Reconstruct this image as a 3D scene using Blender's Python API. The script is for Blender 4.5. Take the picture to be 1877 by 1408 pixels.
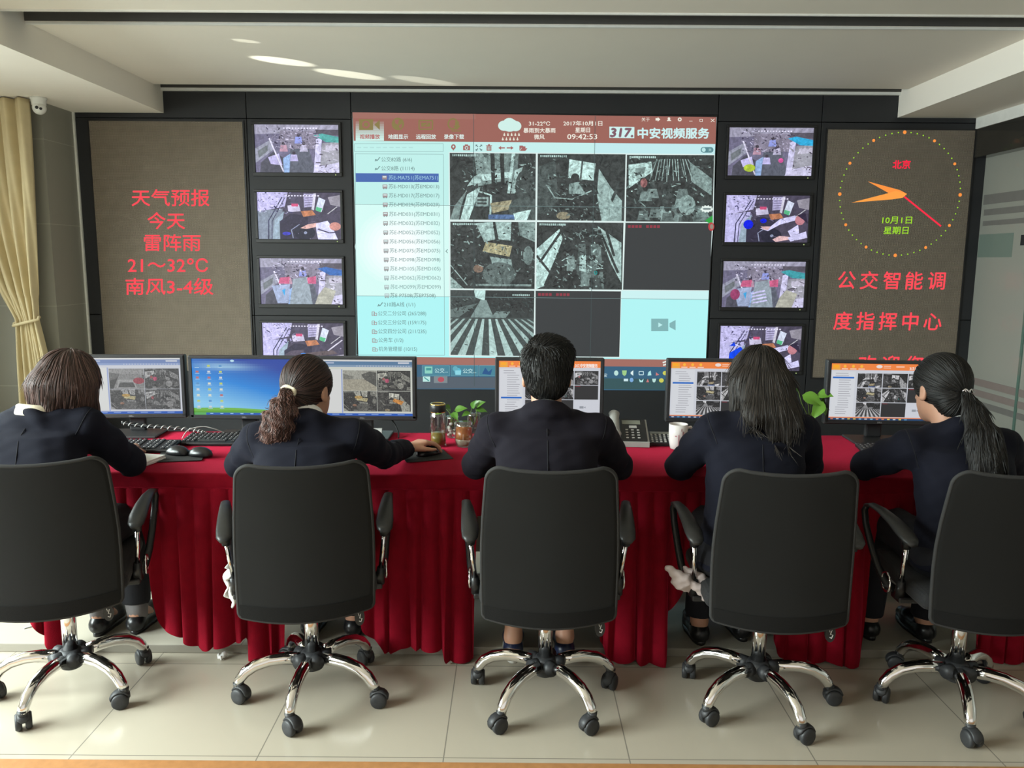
import bpy, bmesh, math, random
import numpy as np
from mathutils import Vector, Matrix, Euler

for _o in list(bpy.data.objects):
    bpy.data.objects.remove(_o)
SC = bpy.context.scene
COL = SC.collection
PI = math.pi
random.seed(11)

# ------------------------------------------------------------------ camera
F_PX, PITCH, YAW, ROLL, CAM_Z = 1485.0, 0.151651, -0.001766, 0.006707, 1.59
def _axes():
    cp, sp, cy, sy = math.cos(PITCH), math.sin(PITCH), math.cos(YAW), math.sin(YAW)
    fw = Vector((sy*cp, cy*cp, -sp)); rt = Vector((cy, -sy, 0)); up = rt.cross(fw)
    c, s = math.cos(ROLL), math.sin(ROLL)
    return c*rt + s*up, -s*rt + c*up, fw
RT, UP, FW = _axes()
cam_d = bpy.data.cameras.new('camera')
cam = bpy.data.objects.new('camera', cam_d); COL.objects.link(cam)
cam_d.sensor_fit = 'HORIZONTAL'; cam_d.sensor_width = 36.0
cam_d.lens = 36.0*F_PX/1877.0
cam_d.clip_start = 0.05; cam_d.clip_end = 100
cam.matrix_world = Matrix(((RT.x, UP.x, -FW.x, 0), (RT.y, UP.y, -FW.y, 0), (RT.z, UP.z, -FW.z, CAM_Z), (0, 0, 0, 1)))
SC.camera = cam
# a sight line of the photograph met with the plane y = Y (walls, displays) - used to read sizes off the picture
def at_y(px, py, Y):
    d = (float(px)-938.5)*RT - (float(py)-704.0)*UP + F_PX*FW
    p = d*(float(Y)/d.y); p.z += CAM_Z
    return p

# ------------------------------------------------------------------ world, daylight, exposure
SC.view_settings.view_transform = 'Standard'
SC.view_settings.look = 'None'
SC.view_settings.exposure = 0.0
SC.view_settings.gamma = 1.0
SC.view_settings.use_curve_mapping = False
SC.cycles.use_denoising = True
SC.cycles.max_bounces = 8
SC.cycles.caustics_reflective = False
SC.cycles.caustics_refractive = False
wd = bpy.data.worlds.new('world'); SC.world = wd; wd.use_nodes = True
_bg = wd.node_tree.nodes['Background']
_bg.inputs[0].default_value = (1.0, 0.95, 0.88, 1); _bg.inputs[1].default_value = 0.90

def area(name, loc, aim, sx, sy, power, color):
    d = bpy.data.lights.new(name, 'AREA'); d.shape = 'RECTANGLE'; d.size = sx; d.size_y = sy
    d.energy = power; d.color = color; d.spread = math.radians(135)
    o = bpy.data.objects.new(name, d); COL.objects.link(o); o.location = loc
    o.rotation_euler = (Vector(aim)-Vector(loc)).to_track_quat('-Z', 'Y').to_euler()
    return o
area('window_daylight', (-4.9, 1.0, 2.25), (0, 2.2, -1.6), 3.4, 1.7, 740, (0.93, 0.98, 1.0))
area('window_daylight_far', (-4.9, 4.3, 2.25), (0, 4.3, -1.6), 2.4, 1.7, 210, (0.93, 0.98, 1.0))

def spot(name, loc, aim, power, size, blend, color):
    d = bpy.data.lights.new(name, 'SPOT'); d.energy = power; d.spot_size = size; d.spot_blend = blend
    d.shadow_soft_size = 0.004; d.color = color
    o = bpy.data.objects.new(name, d); COL.objects.link(o); o.location = loc
    o.rotation_euler = (Vector(aim)-Vector(loc)).to_track_quat('-Z', 'Y').to_euler()
# glints of sun thrown up from outside the window onto the ceiling
spot('sun_glint', (-5.2, 3.6, 1.05), (-1.66, 6.02, 2.975), 2600, math.radians(2.6), 0.5, (1, 0.95, 0.85))
spot('sun_glint', (-5.2, 3.6, 1.05), (-1.27, 6.42, 2.975), 2600, math.radians(2.6), 0.5, (1, 0.95, 0.85))
spot('sun_glint', (-5.2, 3.6, 1.05), (-0.72, 6.62, 2.975), 1500, math.radians(2.2), 0.6, (1, 0.95, 0.85))
spot('sun_glint', (-5.2, 3.6, 1.05), (-1.74, 5.49, 2.975), 900, math.radians(1.2), 0.6, (1, 0.95, 0.85))

# ------------------------------------------------------------------ materials
def lin(c):
    c = c/255.0
    return c/12.92 if c <= 0.04045 else ((c+0.055)/1.055)**2.4
def rgb(r, g, b): return (lin(r), lin(g), lin(b))
MATS = {}
def mat(name, col, rough=0.6, metal=0.0, var=0.10, scale=18.0, bump=0.0, bscale=None, sheen=0.0, trans=0.0, ior=1.45,
        emit=None, estr=0.0, spec=0.5, coat=0.0, alpha=1.0, sss=0.0, tint=None):
    if name in MATS: return MATS[name]
    m = bpy.data.materials.new(name); m.use_nodes = True; MATS[name] = m
    nt = m.node_tree; b = nt.nodes['Principled BSDF']
    tc = nt.nodes.new('ShaderNodeTexCoord')
    nz = nt.nodes.new('ShaderNodeTexNoise'); nz.inputs['Scale'].default_value = scale; nz.inputs['Detail'].default_value = 4
    nt.links.new(tc.outputs['Object'], nz.inputs['Vector'])
    mx = nt.nodes.new('ShaderNodeMix'); mx.data_type = 'RGBA'
    mx.inputs[6].default_value = tuple(max(0, c*(1-var)) for c in col)+(1,)
    mx.inputs[7].default_value = tuple(c*(1+var) for c in col)+(1,)
    nt.links.new(nz.outputs['Fac'], mx.inputs[0])
    nt.links.new(mx.outputs[2], b.inputs['Base Color'])
    b.inputs['Roughness'].default_value = rough; b.inputs['Metallic'].default_value = metal
    b.inputs['Specular IOR Level'].default_value = spec; b.inputs['IOR'].default_value = ior
    b.inputs['Transmission Weight'].default_value = trans; b.inputs['Coat Weight'].default_value = coat
    b.inputs['Alpha'].default_value = alpha
    if sheen:
        b.inputs['Sheen Weight'].default_value = sheen; b.inputs['Sheen Roughness'].default_value = 0.4
        b.inputs['Sheen Tint'].default_value = tuple(min(1, c*6+0.1) for c in col)+(1,) if tint is None else tint+(1,)
    if sss:
        b.inputs['Subsurface Weight'].default_value = sss; b.inputs['Subsurface Radius'].default_value = (0.01, 0.004, 0.002)
    if emit:
        b.inputs['Emission Color'].default_value = tuple(emit)+(1,); b.inputs['Emission Strength'].default_value = estr
    if bump:
        n2 = nt.nodes.new('ShaderNodeTexNoise'); n2.inputs['Scale'].default_value = bscale or scale*6; n2.inputs['Detail'].default_value = 3
        nt.links.new(tc.outputs['Object'], n2.inputs['Vector'])
        bp = nt.nodes.new('ShaderNodeBump'); bp.inputs['Strength'].default_value = bump; bp.inputs['Distance'].default_value = 0.004
        nt.links.new(n2.outputs['Fac'], bp.inputs['Height']); nt.links.new(bp.outputs[0], b.inputs['Normal'])
    return m

def weave_mat(name, col, freq, rough=0.8, depth=0.5, sheen=0.0, ink=0.0):
    """woven cloth or net: two crossing waves drive the bump and a slight colour change"""
    m = mat(name, col, rough, sheen=sheen, var=0.12, scale=9)
    nt = m.node_tree; b = nt.nodes['Principled BSDF']; tc = [n for n in nt.nodes if n.type == 'TEX_COORD'][0]; b.inputs['Specular IOR Level'].default_value = 0.2
    hs = []
    for ax in ('X', 'Z'):
        w = nt.nodes.new('ShaderNodeTexWave'); w.bands_direction = ax; w.inputs['Scale'].default_value = freq
        w.inputs['Distortion'].default_value = 0.3
        nt.links.new(tc.outputs['Object'], w.inputs['Vector']); hs.append(w)
    a = nt.nodes.new('ShaderNodeMath'); a.operation = 'ADD'
    nt.links.new(hs[0].outputs['Fac'], a.inputs[0]); nt.links.new(hs[1].outputs['Fac'], a.inputs[1])
    if ink:
        sc = nt.nodes.new('ShaderNodeMapRange'); sc.inputs[1].default_value = 0.2; sc.inputs[2].default_value = 1.6; sc.inputs[3].default_value = 1-ink; sc.inputs[4].default_value = 1+ink*0.6
        vm = nt.nodes.new('ShaderNodeVectorMath'); vm.operation = 'SCALE'; nt.links.new(a.outputs[0], sc.inputs[0]); nt.links.new(sc.outputs[0], vm.inputs['Scale'])
        nt.links.new(b.inputs['Base Color'].links[0].from_socket, vm.inputs[0]); nt.links.new(vm.outputs[0], b.inputs['Base Color'])
    bp = nt.nodes.new('ShaderNodeBump'); bp.inputs['Strength'].default_value = depth; bp.inputs['Distance'].default_value = 0.002
    nt.links.new(a.outputs[0], bp.inputs['Height']); nt.links.new(bp.outputs[0], b.inputs['Normal'])
    return m

def screen_mat(name, strength, grain=26.0):
    """a lit display: every pixel area gives off its own colour"""
    if name in MATS: return MATS[name]
    m = bpy.data.materials.new(name); m.use_nodes = True; MATS[name] = m
    nt = m.node_tree; b = nt.nodes['Principled BSDF']
    at = nt.nodes.new('ShaderNodeVertexColor'); at.layer_name = 'pix'
    b.inputs['Base Color'].default_value = (0.01, 0.01, 0.012, 1); b.inputs['Roughness'].default_value = 0.45
    b.inputs['Specular IOR Level'].default_value = 0.25
    # camera pictures carry a fine cluttered grain (attribute alpha 0), plain interface areas (alpha 1) do not
    tc = nt.nodes.new('ShaderNodeTexCoord'); nz = nt.nodes.new('ShaderNodeTexNoise'); nz.inputs['Scale'].default_value = grain
    nz.inputs['Detail'].default_value = 7; nz.inputs['Roughness'].default_value = 0.75; nz.inputs['Distortion'].default_value = 2.2
    nt.links.new(tc.outputs['Object'], nz.inputs['Vector'])
    rp = nt.nodes.new('ShaderNodeMapRange'); rp.inputs[1].default_value = 0.37; rp.inputs[2].default_value = 0.64; rp.inputs[3].default_value = 0.28; rp.inputs[4].default_value = 1.75
    n3 = nt.nodes.new('ShaderNodeTexNoise'); n3.inputs['Scale'].default_value = grain*0.35; n3.inputs['Detail'].default_value = 3; n3.inputs['Distortion'].default_value = 3.0
    nt.links.new(tc.outputs['Object'], n3.inputs['Vector']); am = nt.nodes.new('ShaderNodeMix'); am.data_type = 'FLOAT'; am.inputs[0].default_value = 0.5
    nt.links.new(nz.outputs['Fac'], am.inputs[2]); nt.links.new(n3.outputs['Fac'], am.inputs[3]); nt.links.new(am.outputs[0], rp.inputs[0])
    mf = nt.nodes.new('ShaderNodeMix'); mf.data_type = 'FLOAT'; mf.inputs[3].default_value = 1.0
    nt.links.new(at.outputs['Alpha'], mf.inputs[0]); nt.links.new(rp.outputs[0], mf.inputs[2])
    ml = nt.nodes.new('ShaderNodeVectorMath'); ml.operation = 'SCALE'
    nt.links.new(at.outputs['Color'], ml.inputs[0]); nt.links.new(mf.outputs[0], ml.inputs['Scale'])
    nt.links.new(ml.outputs[0], b.inputs['Emission Color']); b.inputs['Emission Strength'].default_value = strength
    return m

def tone_mat(name, c0, c1, rough=0.45, spec=0.5):
    """hair and leaves: colour runs between two shades by the strand's own tone"""
    if name in MATS: return MATS[name]
    m = bpy.data.materials.new(name); m.use_nodes = True; MATS[name] = m
    nt = m.node_tree; b = nt.nodes['Principled BSDF']
    at = nt.nodes.new('ShaderNodeAttribute'); at.attribute_name = 'tone'
    mx = nt.nodes.new('ShaderNodeMix'); mx.data_type = 'RGBA'
    mx.inputs[6].default_value = tuple(c0)+(1,); mx.inputs[7].default_value = tuple(c1)+(1,)
    nt.links.new(at.outputs['Fac'], mx.inputs[0]); nt.links.new(mx.outputs[2], b.inputs['Base Color'])
    b.inputs['Roughness'].default_value = rough; b.inputs['Specular IOR Level'].default_value = spec
    return m

# ------------------------------------------------------------------ object helpers
def link(o, parent=None):
    COL.objects.link(o)
    if parent is not None: o.parent = parent
    return o
def tag(o, label=None, cat=None, group=None, kind=None):
    if label: o['label'] = label
    if cat: o['category'] = cat
    if group: o['group'] = group
    if kind: o['kind'] = kind
    return o
def thing(name, label, cat, loc=(0, 0, 0), rz=0.0, group=None):
    o = bpy.data.objects.new(name, None); o.empty_display_size = 0.05
    o.location = loc; o.rotation_euler = (0, 0, rz); COL.objects.link(o)
    return tag(o, label, cat, group)

class MB:
    """collects shapes and links them as ONE mesh object"""
    def __init__(s): s.v = []; s.f = []; s.mi = []; s.sm = []; s.tone = []; s.m = 0; s.t = 0.5
    def raw(s, vs, fs, smooth=True, m=None, tone=None):
        n = len(s.v); s.v.extend([tuple(p) for p in vs])
        s.tone.extend([s.t if tone is None else tone]*len(vs))
        for f in fs:
            s.f.append(tuple(i+n for i in f)); s.mi.append(s.m if m is None else m); s.sm.append(smooth)
        return s
    def box(s, c, size, bev=0.0, seg=2, rot=None, m=None):
        bm = bmesh.new(); bmesh.ops.create_cube(bm, size=1.0)
        for v in bm.verts: v.co = Vector((v.co.x*size[0], v.co.y*size[1], v.co.z*size[2]))
        if bev > 0: bmesh.ops.bevel(bm, geom=list(bm.edges), offset=min(bev, min(size)*0.49), segments=seg, profile=0.5, affect='EDGES')
        R = Euler(rot).to_matrix() if rot is not None else None
        bm.verts.ensure_lookup_table(); bm.verts.index_update()
        vs = [((R @ v.co) if R else v.co)+Vector(c) for v in bm.verts]
        fs = [[v.index for v in f.verts] for f in bm.faces]; bm.free()
        return s.raw(vs, fs, smooth=False, m=m)
    def span(s, x0, x1, y0, y1, z0, z1, bev=0.0, m=None):
        return s.box(((x0+x1)/2, (y0+y1)/2, (z0+z1)/2), (abs(x1-x0), abs(y1-y0), abs(z1-z0)), bev, m=m)
    def lathe(s, prof, c=(0, 0, 0), seg=24, R=None, m=None, cap=True):
        vs = []; fs = []; n = len(prof)
        for (r, z) in prof:
            for k in range(seg):
                a = 2*PI*k/seg; p = Vector((r*math.cos(a), r*math.sin(a), z))
                if R: p = R @ p
                vs.append(p+Vector(c))
        for i in range(n-1):
            for k in range(seg):
                fs.append((i*seg+k, i*seg+(k+1) % seg, (i+1)*seg+(k+1) % seg, (i+1)*seg+k))
        if cap:
            fs.append(tuple(range(seg-1, -1, -1))); fs.append(tuple((n-1)*seg+k for k in range(seg)))
        return s.raw(vs, fs, m=m)
    def cyl(s, p0, p1, r0, r1=None, seg=16, m=None):
        return s.tube([p0, p1], [r0, r0 if r1 is None else r1], seg, m=m)
    def tube(s, pts, rad, seg=10, m=None, closed=False, flat=1.0, tone=None, cap=True):
        pts = [Vector(p) for p in pts]; n = len(pts)
        if not isinstance(rad, (list, tuple)): rad = [rad]*n
        vs = []; fs = []; prev = None
        for i in range(n):
            a = pts[(i-1) % n] if (closed or i > 0) else pts[i]
            b = pts[(i+1) % n] if (closed or i < n-1) else pts[i]
            t = (b-a); t = t.normalized() if t.length > 1e-9 else Vector((0, 0, 1))
            if prev is None:
                u = t.cross(Vector((0, 0, 1)))
                if u.length < 1e-3: u = t.cross(Vector((1, 0, 0)))
            else:
                u = prev - t*prev.dot(t)
                if u.length < 1e-6: u = t.orthogonal()
            u.normalize(); prev = u; w = t.cross(u)
            for k in range(seg):
                q = 2*PI*k/seg
                vs.append(pts[i]+u*(rad[i]*math.cos(q))+w*(rad[i]*flat*math.sin(q)))
        for i in range(n if closed else n-1):
            j = (i+1) % n
            for k in range(seg):
                fs.append((i*seg+k, j*seg+k, j*seg+(k+1) % seg, i*seg+(k+1) % seg))
        if not closed and cap:
            fs.append(tuple(range(seg))); fs.append(tuple((n-1)*seg+k for k in range(seg-1, -1, -1)))
        return s.raw(vs, fs, m=m, tone=tone)
    def ell(s, c, r, seg=20, rings=12, R=None, m=None):
        vs = []; fs = []
        for i in range(rings+1):
            th = PI*i/rings
            for k in range(seg):
                a = 2*PI*k/seg; p = Vector((r[0]*math.sin(th)*math.cos(a), r[1]*math.sin(th)*math.sin(a), r[2]*math.cos(th)))
                if R: p = R @ p
                vs.append(p+Vector(c))
        for i in range(rings):
            for k in range(seg):
                fs.append((i*seg+k, (i+1)*seg+k, (i+1)*seg+(k+1) % seg, i*seg+(k+1) % seg))
        return s.raw(vs, fs, m=m)
    def grid(s, fn, nu, nv, m=None, smooth=True, closed_u=False):
        vs = [fn(i/nu, j/nv) for j in range(nv+1) for i in range(nu+1)]; w = nu+1
        fs = [(j*w+i, j*w+i+1, (j+1)*w+i+1, (j+1)*w+i) for j in range(nv) for i in range(nu)]
        return s.raw(vs, fs, smooth, m=m)
    def prism(s, poly, y0, y1, m=None):
        """a drawn outline in x-z given real thickness along y"""
        n = len(poly); vs = [(x, y0, z) for x, z in poly]+[(x, y1, z) for x, z in poly]
        fs = [tuple(range(n)), tuple(range(2*n-1, n-1, -1))]+[(i, i+n, (i+1) % n+n, (i+1) % n) for i in range(n)]
        return s.raw(vs, fs, smooth=False, m=m)
    def build(s, name, mats, parent=None, off=None, tone=False):
        me = bpy.data.meshes.new(name)
        vs = s.v if off is None else [(x-off[0], y-off[1], z-off[2]) for x, y, z in s.v]
        me.from_pydata(vs, [], s.f)
        for mm in (mats if isinstance(mats, (list, tuple)) else [mats]): me.materials.append(mm)
        me.polygons.foreach_set('material_index', s.mi); me.polygons.foreach_set('use_smooth', s.sm)
        if tone:
            a = me.attributes.new('tone', 'FLOAT', 'POINT'); a.data.foreach_set('value', s.tone)
        me.validate(clean_customdata=False); me.update()
        o = bpy.data.objects.new(name, me)
        return link(o, parent)

def copy_tree(o, parent=None):
    c = o.copy(); COL.objects.link(c)
    if parent is not None: c.parent = parent
    for ch in o.children: copy_tree(ch, c)
    return c

# ------------------------------------------------------------------ lettering
_TXT = {}
def text_geo(s, bold=0.0):
    key = (s, bold)
    if key in _TXT: return _TXT[key]
    cu = bpy.data.curves.new('t', 'FONT'); cu.body = s; cu.size = 1.0; cu.resolution_u = 2
    cu.align_x = 'CENTER'; cu.align_y = 'CENTER'
    o = bpy.data.objects.new('t', cu); COL.objects.link(o)
    dg = bpy.context.evaluated_depsgraph_get()
    me = bpy.data.meshes.new_from_object(o.evaluated_get(dg))
    vs = [(v.co.x, v.co.y) for v in me.vertices]; fs = [tuple(p.vertices) for p in me.polygons]
    bpy.data.objects.remove(o); bpy.data.curves.remove(cu); bpy.data.meshes.remove(me)
    if vs:
        xs = [v[0] for v in vs]; ys = [v[1] for v in vs]
        cx, cy = (min(xs)+max(xs))/2, (min(ys)+max(ys))/2
        vs = [(x-cx, y-cy) for x, y in vs]; wd_, hg = max(xs)-min(xs), max(ys)-min(ys)
    else: wd_, hg = 1, 1
    _TXT[key] = (vs, fs, wd_, hg)
    return _TXT[key]

class Canvas:
    """draws a screen's picture as thin coloured facets; 'mp' turns drawing coordinates into the panel's own (x, z)"""
    def __init__(s, mp, step=4e-5): s.mp = mp; s.step = step; s.v = []; s.f = []; s.c = []; s.lay = 0; s.clip = None
    def poly(s, pts, col, up=True, raw=False):
        if s.clip is not None and not raw: pts = clip_rect(pts, s.clip)
        if len(pts) < 3: return
        if up: s.lay += 1
        n = len(s.v)
        for p in pts:
            x, z = s.mp(p[0], p[1]); s.v.append((x, -s.lay*s.step, z)); s.c.append(col)
        s.f.append(tuple(range(n, n+len(pts))))
    def rect(s, x0, y0, x1, y1, col, up=True): s.poly([(x0, y0), (x1, y0), (x1, y1), (x0, y1)], col, up)
    def line(s, p, q, w, col, up=False):
        dx, dy = q[0]-p[0], q[1]-p[1]; L = math.hypot(dx, dy) or 1; nx, ny = -dy/L*w/2, dx/L*w/2
        s.poly([(p[0]+nx, p[1]+ny), (q[0]+nx, q[1]+ny), (q[0]-nx, q[1]-ny), (p[0]-nx, p[1]-ny)], col, up)
    def path(s, pts, w, col, up=True):
        if up: s.lay += 1
        for a, b in zip(pts[:-1], pts[1:]): s.line(a, b, w, col)
    def frame(s, x0, y0, x1, y1, w, col):
        s.path([(x0, y0), (x1, y0), (x1, y1), (x0, y1), (x0, y0)], w, col)
    def oval(s, cx, cy, rx, ry, col, up=True, n=18, a0=0, a1=2*PI):
        s.poly([(cx+rx*math.cos(a0+(a1-a0)*k/n), cy+ry*math.sin(a0+(a1-a0)*k/n)) for k in range(n+(a1-a0 < 6.2))], col, up)
    def ring(s, cx, cy, rx, ry, w, col, n=20):
        s.path([(cx+rx*math.cos(2*PI*k/n), cy+ry*math.sin(2*PI*k/n)) for k in range(n+1)], w, col)
    def text(s, st, cx, cy, h, col, bold=0.0, width=None, left=None, slant=0.0):
        vs, fs, w0, h0 = text_geo(st, bold)
        k = h; kx = k if width is None else width/w0
        if left is not None: cx = left+w0*kx/2
        s.lay += 1
        for e, g in (((0, 0),) if not bold else ((-bold, 0), (bold, 0), (0, -bold), (0, bold))):
            n = len(s.v)
            for x, y in vs:
                X, Z = s.mp(cx+x*kx+e*k+slant*y*k, cy-y*k+g*k); s.v.append((X, -s.lay*s.step, Z)); s.c.append(col)
            s.f.extend([tuple(i+n for i in f) for f in fs])
    def build(s, name, m, parent, loc=(0, 0, 0)):
        me = bpy.data.meshes.new(name); me.from_pydata(s.v, [], s.f); me.materials.append(m)
        a = me.color_attributes.new('pix', 'FLOAT_COLOR', 'POINT')
        a.data.foreach_set('color', np.array([tuple(c[:3])+((c[3] if len(c) > 3 else 1.0),) for c in s.c], np.float32).ravel())
        # every facet looks towards the room (-y)
        bm = bmesh.new(); bm.from_mesh(me); bm.normal_update()
        for f in bm.faces:
            if f.normal.y > 0: f.normal_flip()
        bm.to_mesh(me); bm.free(); me.update()
        o = bpy.data.objects.new(name, me); o.location = loc
        return link(o, parent)

def clip_rect(pts, r):
    def cut(ps, f, inter):
        out = []
        for i in range(len(ps)):
            a, b = ps[i], ps[(i+1) % len(ps)]
            fa, fb = f(a), f(b)
            if fa >= 0: out.append(a)
            if (fa >= 0) != (fb >= 0):
                t = fa/(fa-fb); out.append((a[0]+(b[0]-a[0])*t, a[1]+(b[1]-a[1])*t))
        return out
    x0, y0, x1, y1 = r
    for f in (lambda p: p[0]-x0, lambda p: x1-p[0], lambda p: p[1]-y0, lambda p: y1-p[1]):
        pts = cut(pts, f, None)
        if len(pts) < 3: return []
    return pts
# ================================================================== the room
def struct(o, label): return tag(o, label, None, None, 'structure')
def tile_mat(name, col, grout, tx, ty, ox, oy, axes=('X', 'Y'), rough=0.16, gw=0.004, spec=0.5, var=0.04):
    m = mat(name, col, rough, var=var, scale=1.6, spec=spec)
    nt = m.node_tree; b = nt.nodes['Principled BSDF']
    tc = [n for n in nt.nodes if n.type == 'TEX_COORD'][0]; sp = nt.nodes.new('ShaderNodeSeparateXYZ')
    nt.links.new(tc.outputs['Object'], sp.inputs[0]); masks = []
    for ax, size, off in ((axes[0], tx, ox), (axes[1], ty, oy)):
        if size is None: continue
        a = nt.nodes.new('ShaderNodeMath'); a.operation = 'ADD'; a.inputs[1].default_value = off
        nt.links.new(sp.outputs[ax], a.inputs[0])
        w = nt.nodes.new('ShaderNodeMath'); w.operation = 'PINGPONG'; w.inputs[1].default_value = size/2
        nt.links.new(a.outputs[0], w.inputs[0])
        c = nt.nodes.new('ShaderNodeMath'); c.operation = 'LESS_THAN'; c.inputs[1].default_value = gw/2
        nt.links.new(w.outputs[0], c.inputs[0]); masks.append(c)
    out = masks[0].outputs[0]
    if len(masks) > 1:
        mxm = nt.nodes.new('ShaderNodeMath'); mxm.operation = 'MAXIMUM'
        nt.links.new(masks[0].outputs[0], mxm.inputs[0]); nt.links.new(masks[1].outputs[0], mxm.inputs[1]); out = mxm.outputs[0]
    mx = nt.nodes.new('ShaderNodeMix'); mx.data_type = 'RGBA'; mx.inputs[7].default_value = tuple(grout)+(1,)
    src = b.inputs['Base Color'].links[0].from_socket
    nt.links.new(out, mx.inputs[0]); nt.links.new(src, mx.inputs[6]); nt.links.new(mx.outputs[2], b.inputs['Base Color'])
    return m

M_FLOOR = tile_mat('polished_tile', (0.41, 0.365, 0.29), (0.20, 0.18, 0.15), 0.6, 0.6, 0.217, -2.403, rough=0.20)
M_PLAT = tile_mat('platform_tile', (0.42, 0.385, 0.315), (0.26, 0.24, 0.2), 0.8, 0.8, 0.3, -3.09, rough=0.22)
M_WOOD = mat('threshold_wood', (0.36, 0.17, 0.065), 0.4, var=0.25, scale=40)
M_CEIL = mat('ceiling_paint', (0.87, 0.815, 0.735), 0.9, var=0.02, scale=3)
M_SLOT = mat('slot_dark', (0.07, 0.067, 0.062), 0.8)
M_WALLTILE = tile_mat('grey_wall_tile', (0.30, 0.295, 0.255), (0.42, 0.41, 0.36), None, 0.65, 0, -0.55, axes=('X', 'Z'), rough=0.3, gw=0.006)
M_WHITE = mat('white_metal', (0.75, 0.75, 0.72), 0.4)
M_PANEL = mat('dark_wall_panel', (0.024, 0.025, 0.028), 0.45, var=0.15, scale=5, spec=0.35)
M_BEAM = mat('black_glossy_beam', (0.03, 0.028, 0.024), 0.12, var=0.2, scale=4)
M_PLASTER = mat('plaster', (0.62, 0.60, 0.54), 0.9)

b = MB(); b.span(-4.4, 5.0, -3.6, 7.15, -0.12, 0.0)
struct(b.build('floor', M_FLOOR), 'polished cream floor tiles with thin dark joints')
b = MB(); b.span(-3.67, 3.92, 3.09, 6.99, 0.0, 0.036, 0.003)
struct(b.build('trim_1', M_PLAT), 'low tiled dais step under the long desk')
b = MB(); b.span(-4.38, 4.9, 2.12, 2.372, 0.0005, 0.006, 0.002)
struct(b.build('trim_2', M_WOOD), 'brown wooden threshold strip at the bottom edge')

b = MB()
b.span(-2.92, 3.17, -3.6, 4.85, 2.975, 3.12); b.span(-2.92, 3.17, 5.08, 6.82, 2.975, 3.12); b.span(-2.92, 3.17, 6.955, 7.05, 2.975, 3.12)
struct(b.build('ceiling', M_CEIL), 'cream suspended ceiling panels')
for k, (y0, y1) in enumerate(((4.85, 5.08), (6.82, 6.955))):
    b = MB(); b.span(-2.92, 3.17, y0, y1, 3.03, 3.12)
    for yy, s in ((y0, 1), (y1, -1)): b.span(-2.92, 3.17, yy, yy+s*0.006, 2.978, 3.03)
    struct(b.build('trim_%d' % (3+k), M_SLOT), ('dark recessed slot across the ceiling nearer the viewer', 'dark recessed slot along the display wall')[k])
b = MB(); b.span(-2.92, 3.17, 4.835, 4.85, 2.965, 2.976); b.span(-2.92, 3.17, 5.08, 5.1, 2.962, 2.976); b.span(-2.92, 3.17, 6.95, 6.985, 2.955, 2.976)
struct(b.build('trim_5', M_WHITE), 'pale metal lips of the ceiling slots')
b = MB(); b.span(-4.5, -2.92, -3.6, 7.05, 2.78, 3.12)
struct(b.build('trim_6', M_CEIL), 'lowered ceiling soffit on the window side')
b = MB(); b.span(3.17, 4.1, -3.6, 7.05, 2.78, 3.12)
struct(b.build('trim_7', M_CEIL), 'lowered ceiling soffit on the glass partition side')

# display wall: dark panels with narrow joints
b = MB(); b.span(-3.9, 4.2, 7.02, 7.15, 0.0, 3.12)
xs = [-3.675, -2.235, -1.365, 1.685, 2.545, 3.955]
for x0, x1 in zip(xs[:-1], xs[1:]):
    mid = (x0 == -1.365)
    rows = [(0.036, 0.495), (2.79, 2.97)] if mid else [(0.036, 1.105), (1.105, 2.74), (2.74, 2.97)]
    for z0, z1 in rows: b.span(x0+0.003, x1-0.003, 6.985, 7.02, z0+0.003, z1-0.003, 0.002)
struct(b.build('wall_back', M_PANEL), 'dark panelled display wall')

# window side
b = MB(); b.span(-4.5, -3.675, 6.52, 7.05, 0.0, 2.79)
struct(b.build('wall_left_pier', M_WALLTILE), 'grey tiled wall end beside the display wall')
b = MB(); b.span(-3.676, -3.66, 6.965, 6.985, 0.036, 2.78)
struct(b.build('trim_8', M_WHITE), 'thin white corner bead beside the display wall')
b = MB(); b.span(-4.5, -4.4, -3.6, 6.52, 0.0, 0.82); b.span(-4.5, -4.4, -3.6, 6.52, 2.68, 2.79)
for y0, y1 in ((-3.6, -1.1), (2.75, 3.05), (5.6, 6.52)): b.span(-4.5, -4.4, y0, y1, 0.82, 2.68)
struct(b.build('wall_left', M_PLASTER), 'plastered window wall')
def pane_mat():
    m = bpy.data.materials.new('window_glass'); m.use_nodes = True; nt = m.node_tree
    nt.nodes.remove(nt.nodes['Principled BSDF'])
    tr = nt.nodes.new('ShaderNodeBsdfTransparent'); gl = nt.nodes.new('ShaderNodeBsdfGlossy'); gl.inputs['Roughness'].default_value = 0.02
    lw = nt.nodes.new('ShaderNodeLayerWeight'); pw = nt.nodes.new('ShaderNodeMath'); pw.operation = 'POWER'; pw.inputs[1].default_value = 4.0; fr = nt.nodes.new('ShaderNodeMath'); fr.operation = 'MULTIPLY_ADD'; fr.inputs[1].default_value = 0.6; fr.inputs[2].default_value = 0.03; mx = nt.nodes.new('ShaderNodeMixShader')
    nt.links.new(lw.outputs['Facing'], pw.inputs[0]); nt.links.new(pw.outputs[0], fr.inputs[0])
    tr.inputs[0].default_value = (0.93, 0.97, 0.95, 1)
    nt.links.new(fr.outputs[0], mx.inputs[0]); nt.links.new(tr.outputs[0], mx.inputs[1]); nt.links.new(gl.outputs[0], mx.inputs[2])
    nt.links.new(mx.outputs[0], nt.nodes['Material Output'].inputs[0]); return m
M_PANE = pane_mat()
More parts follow.
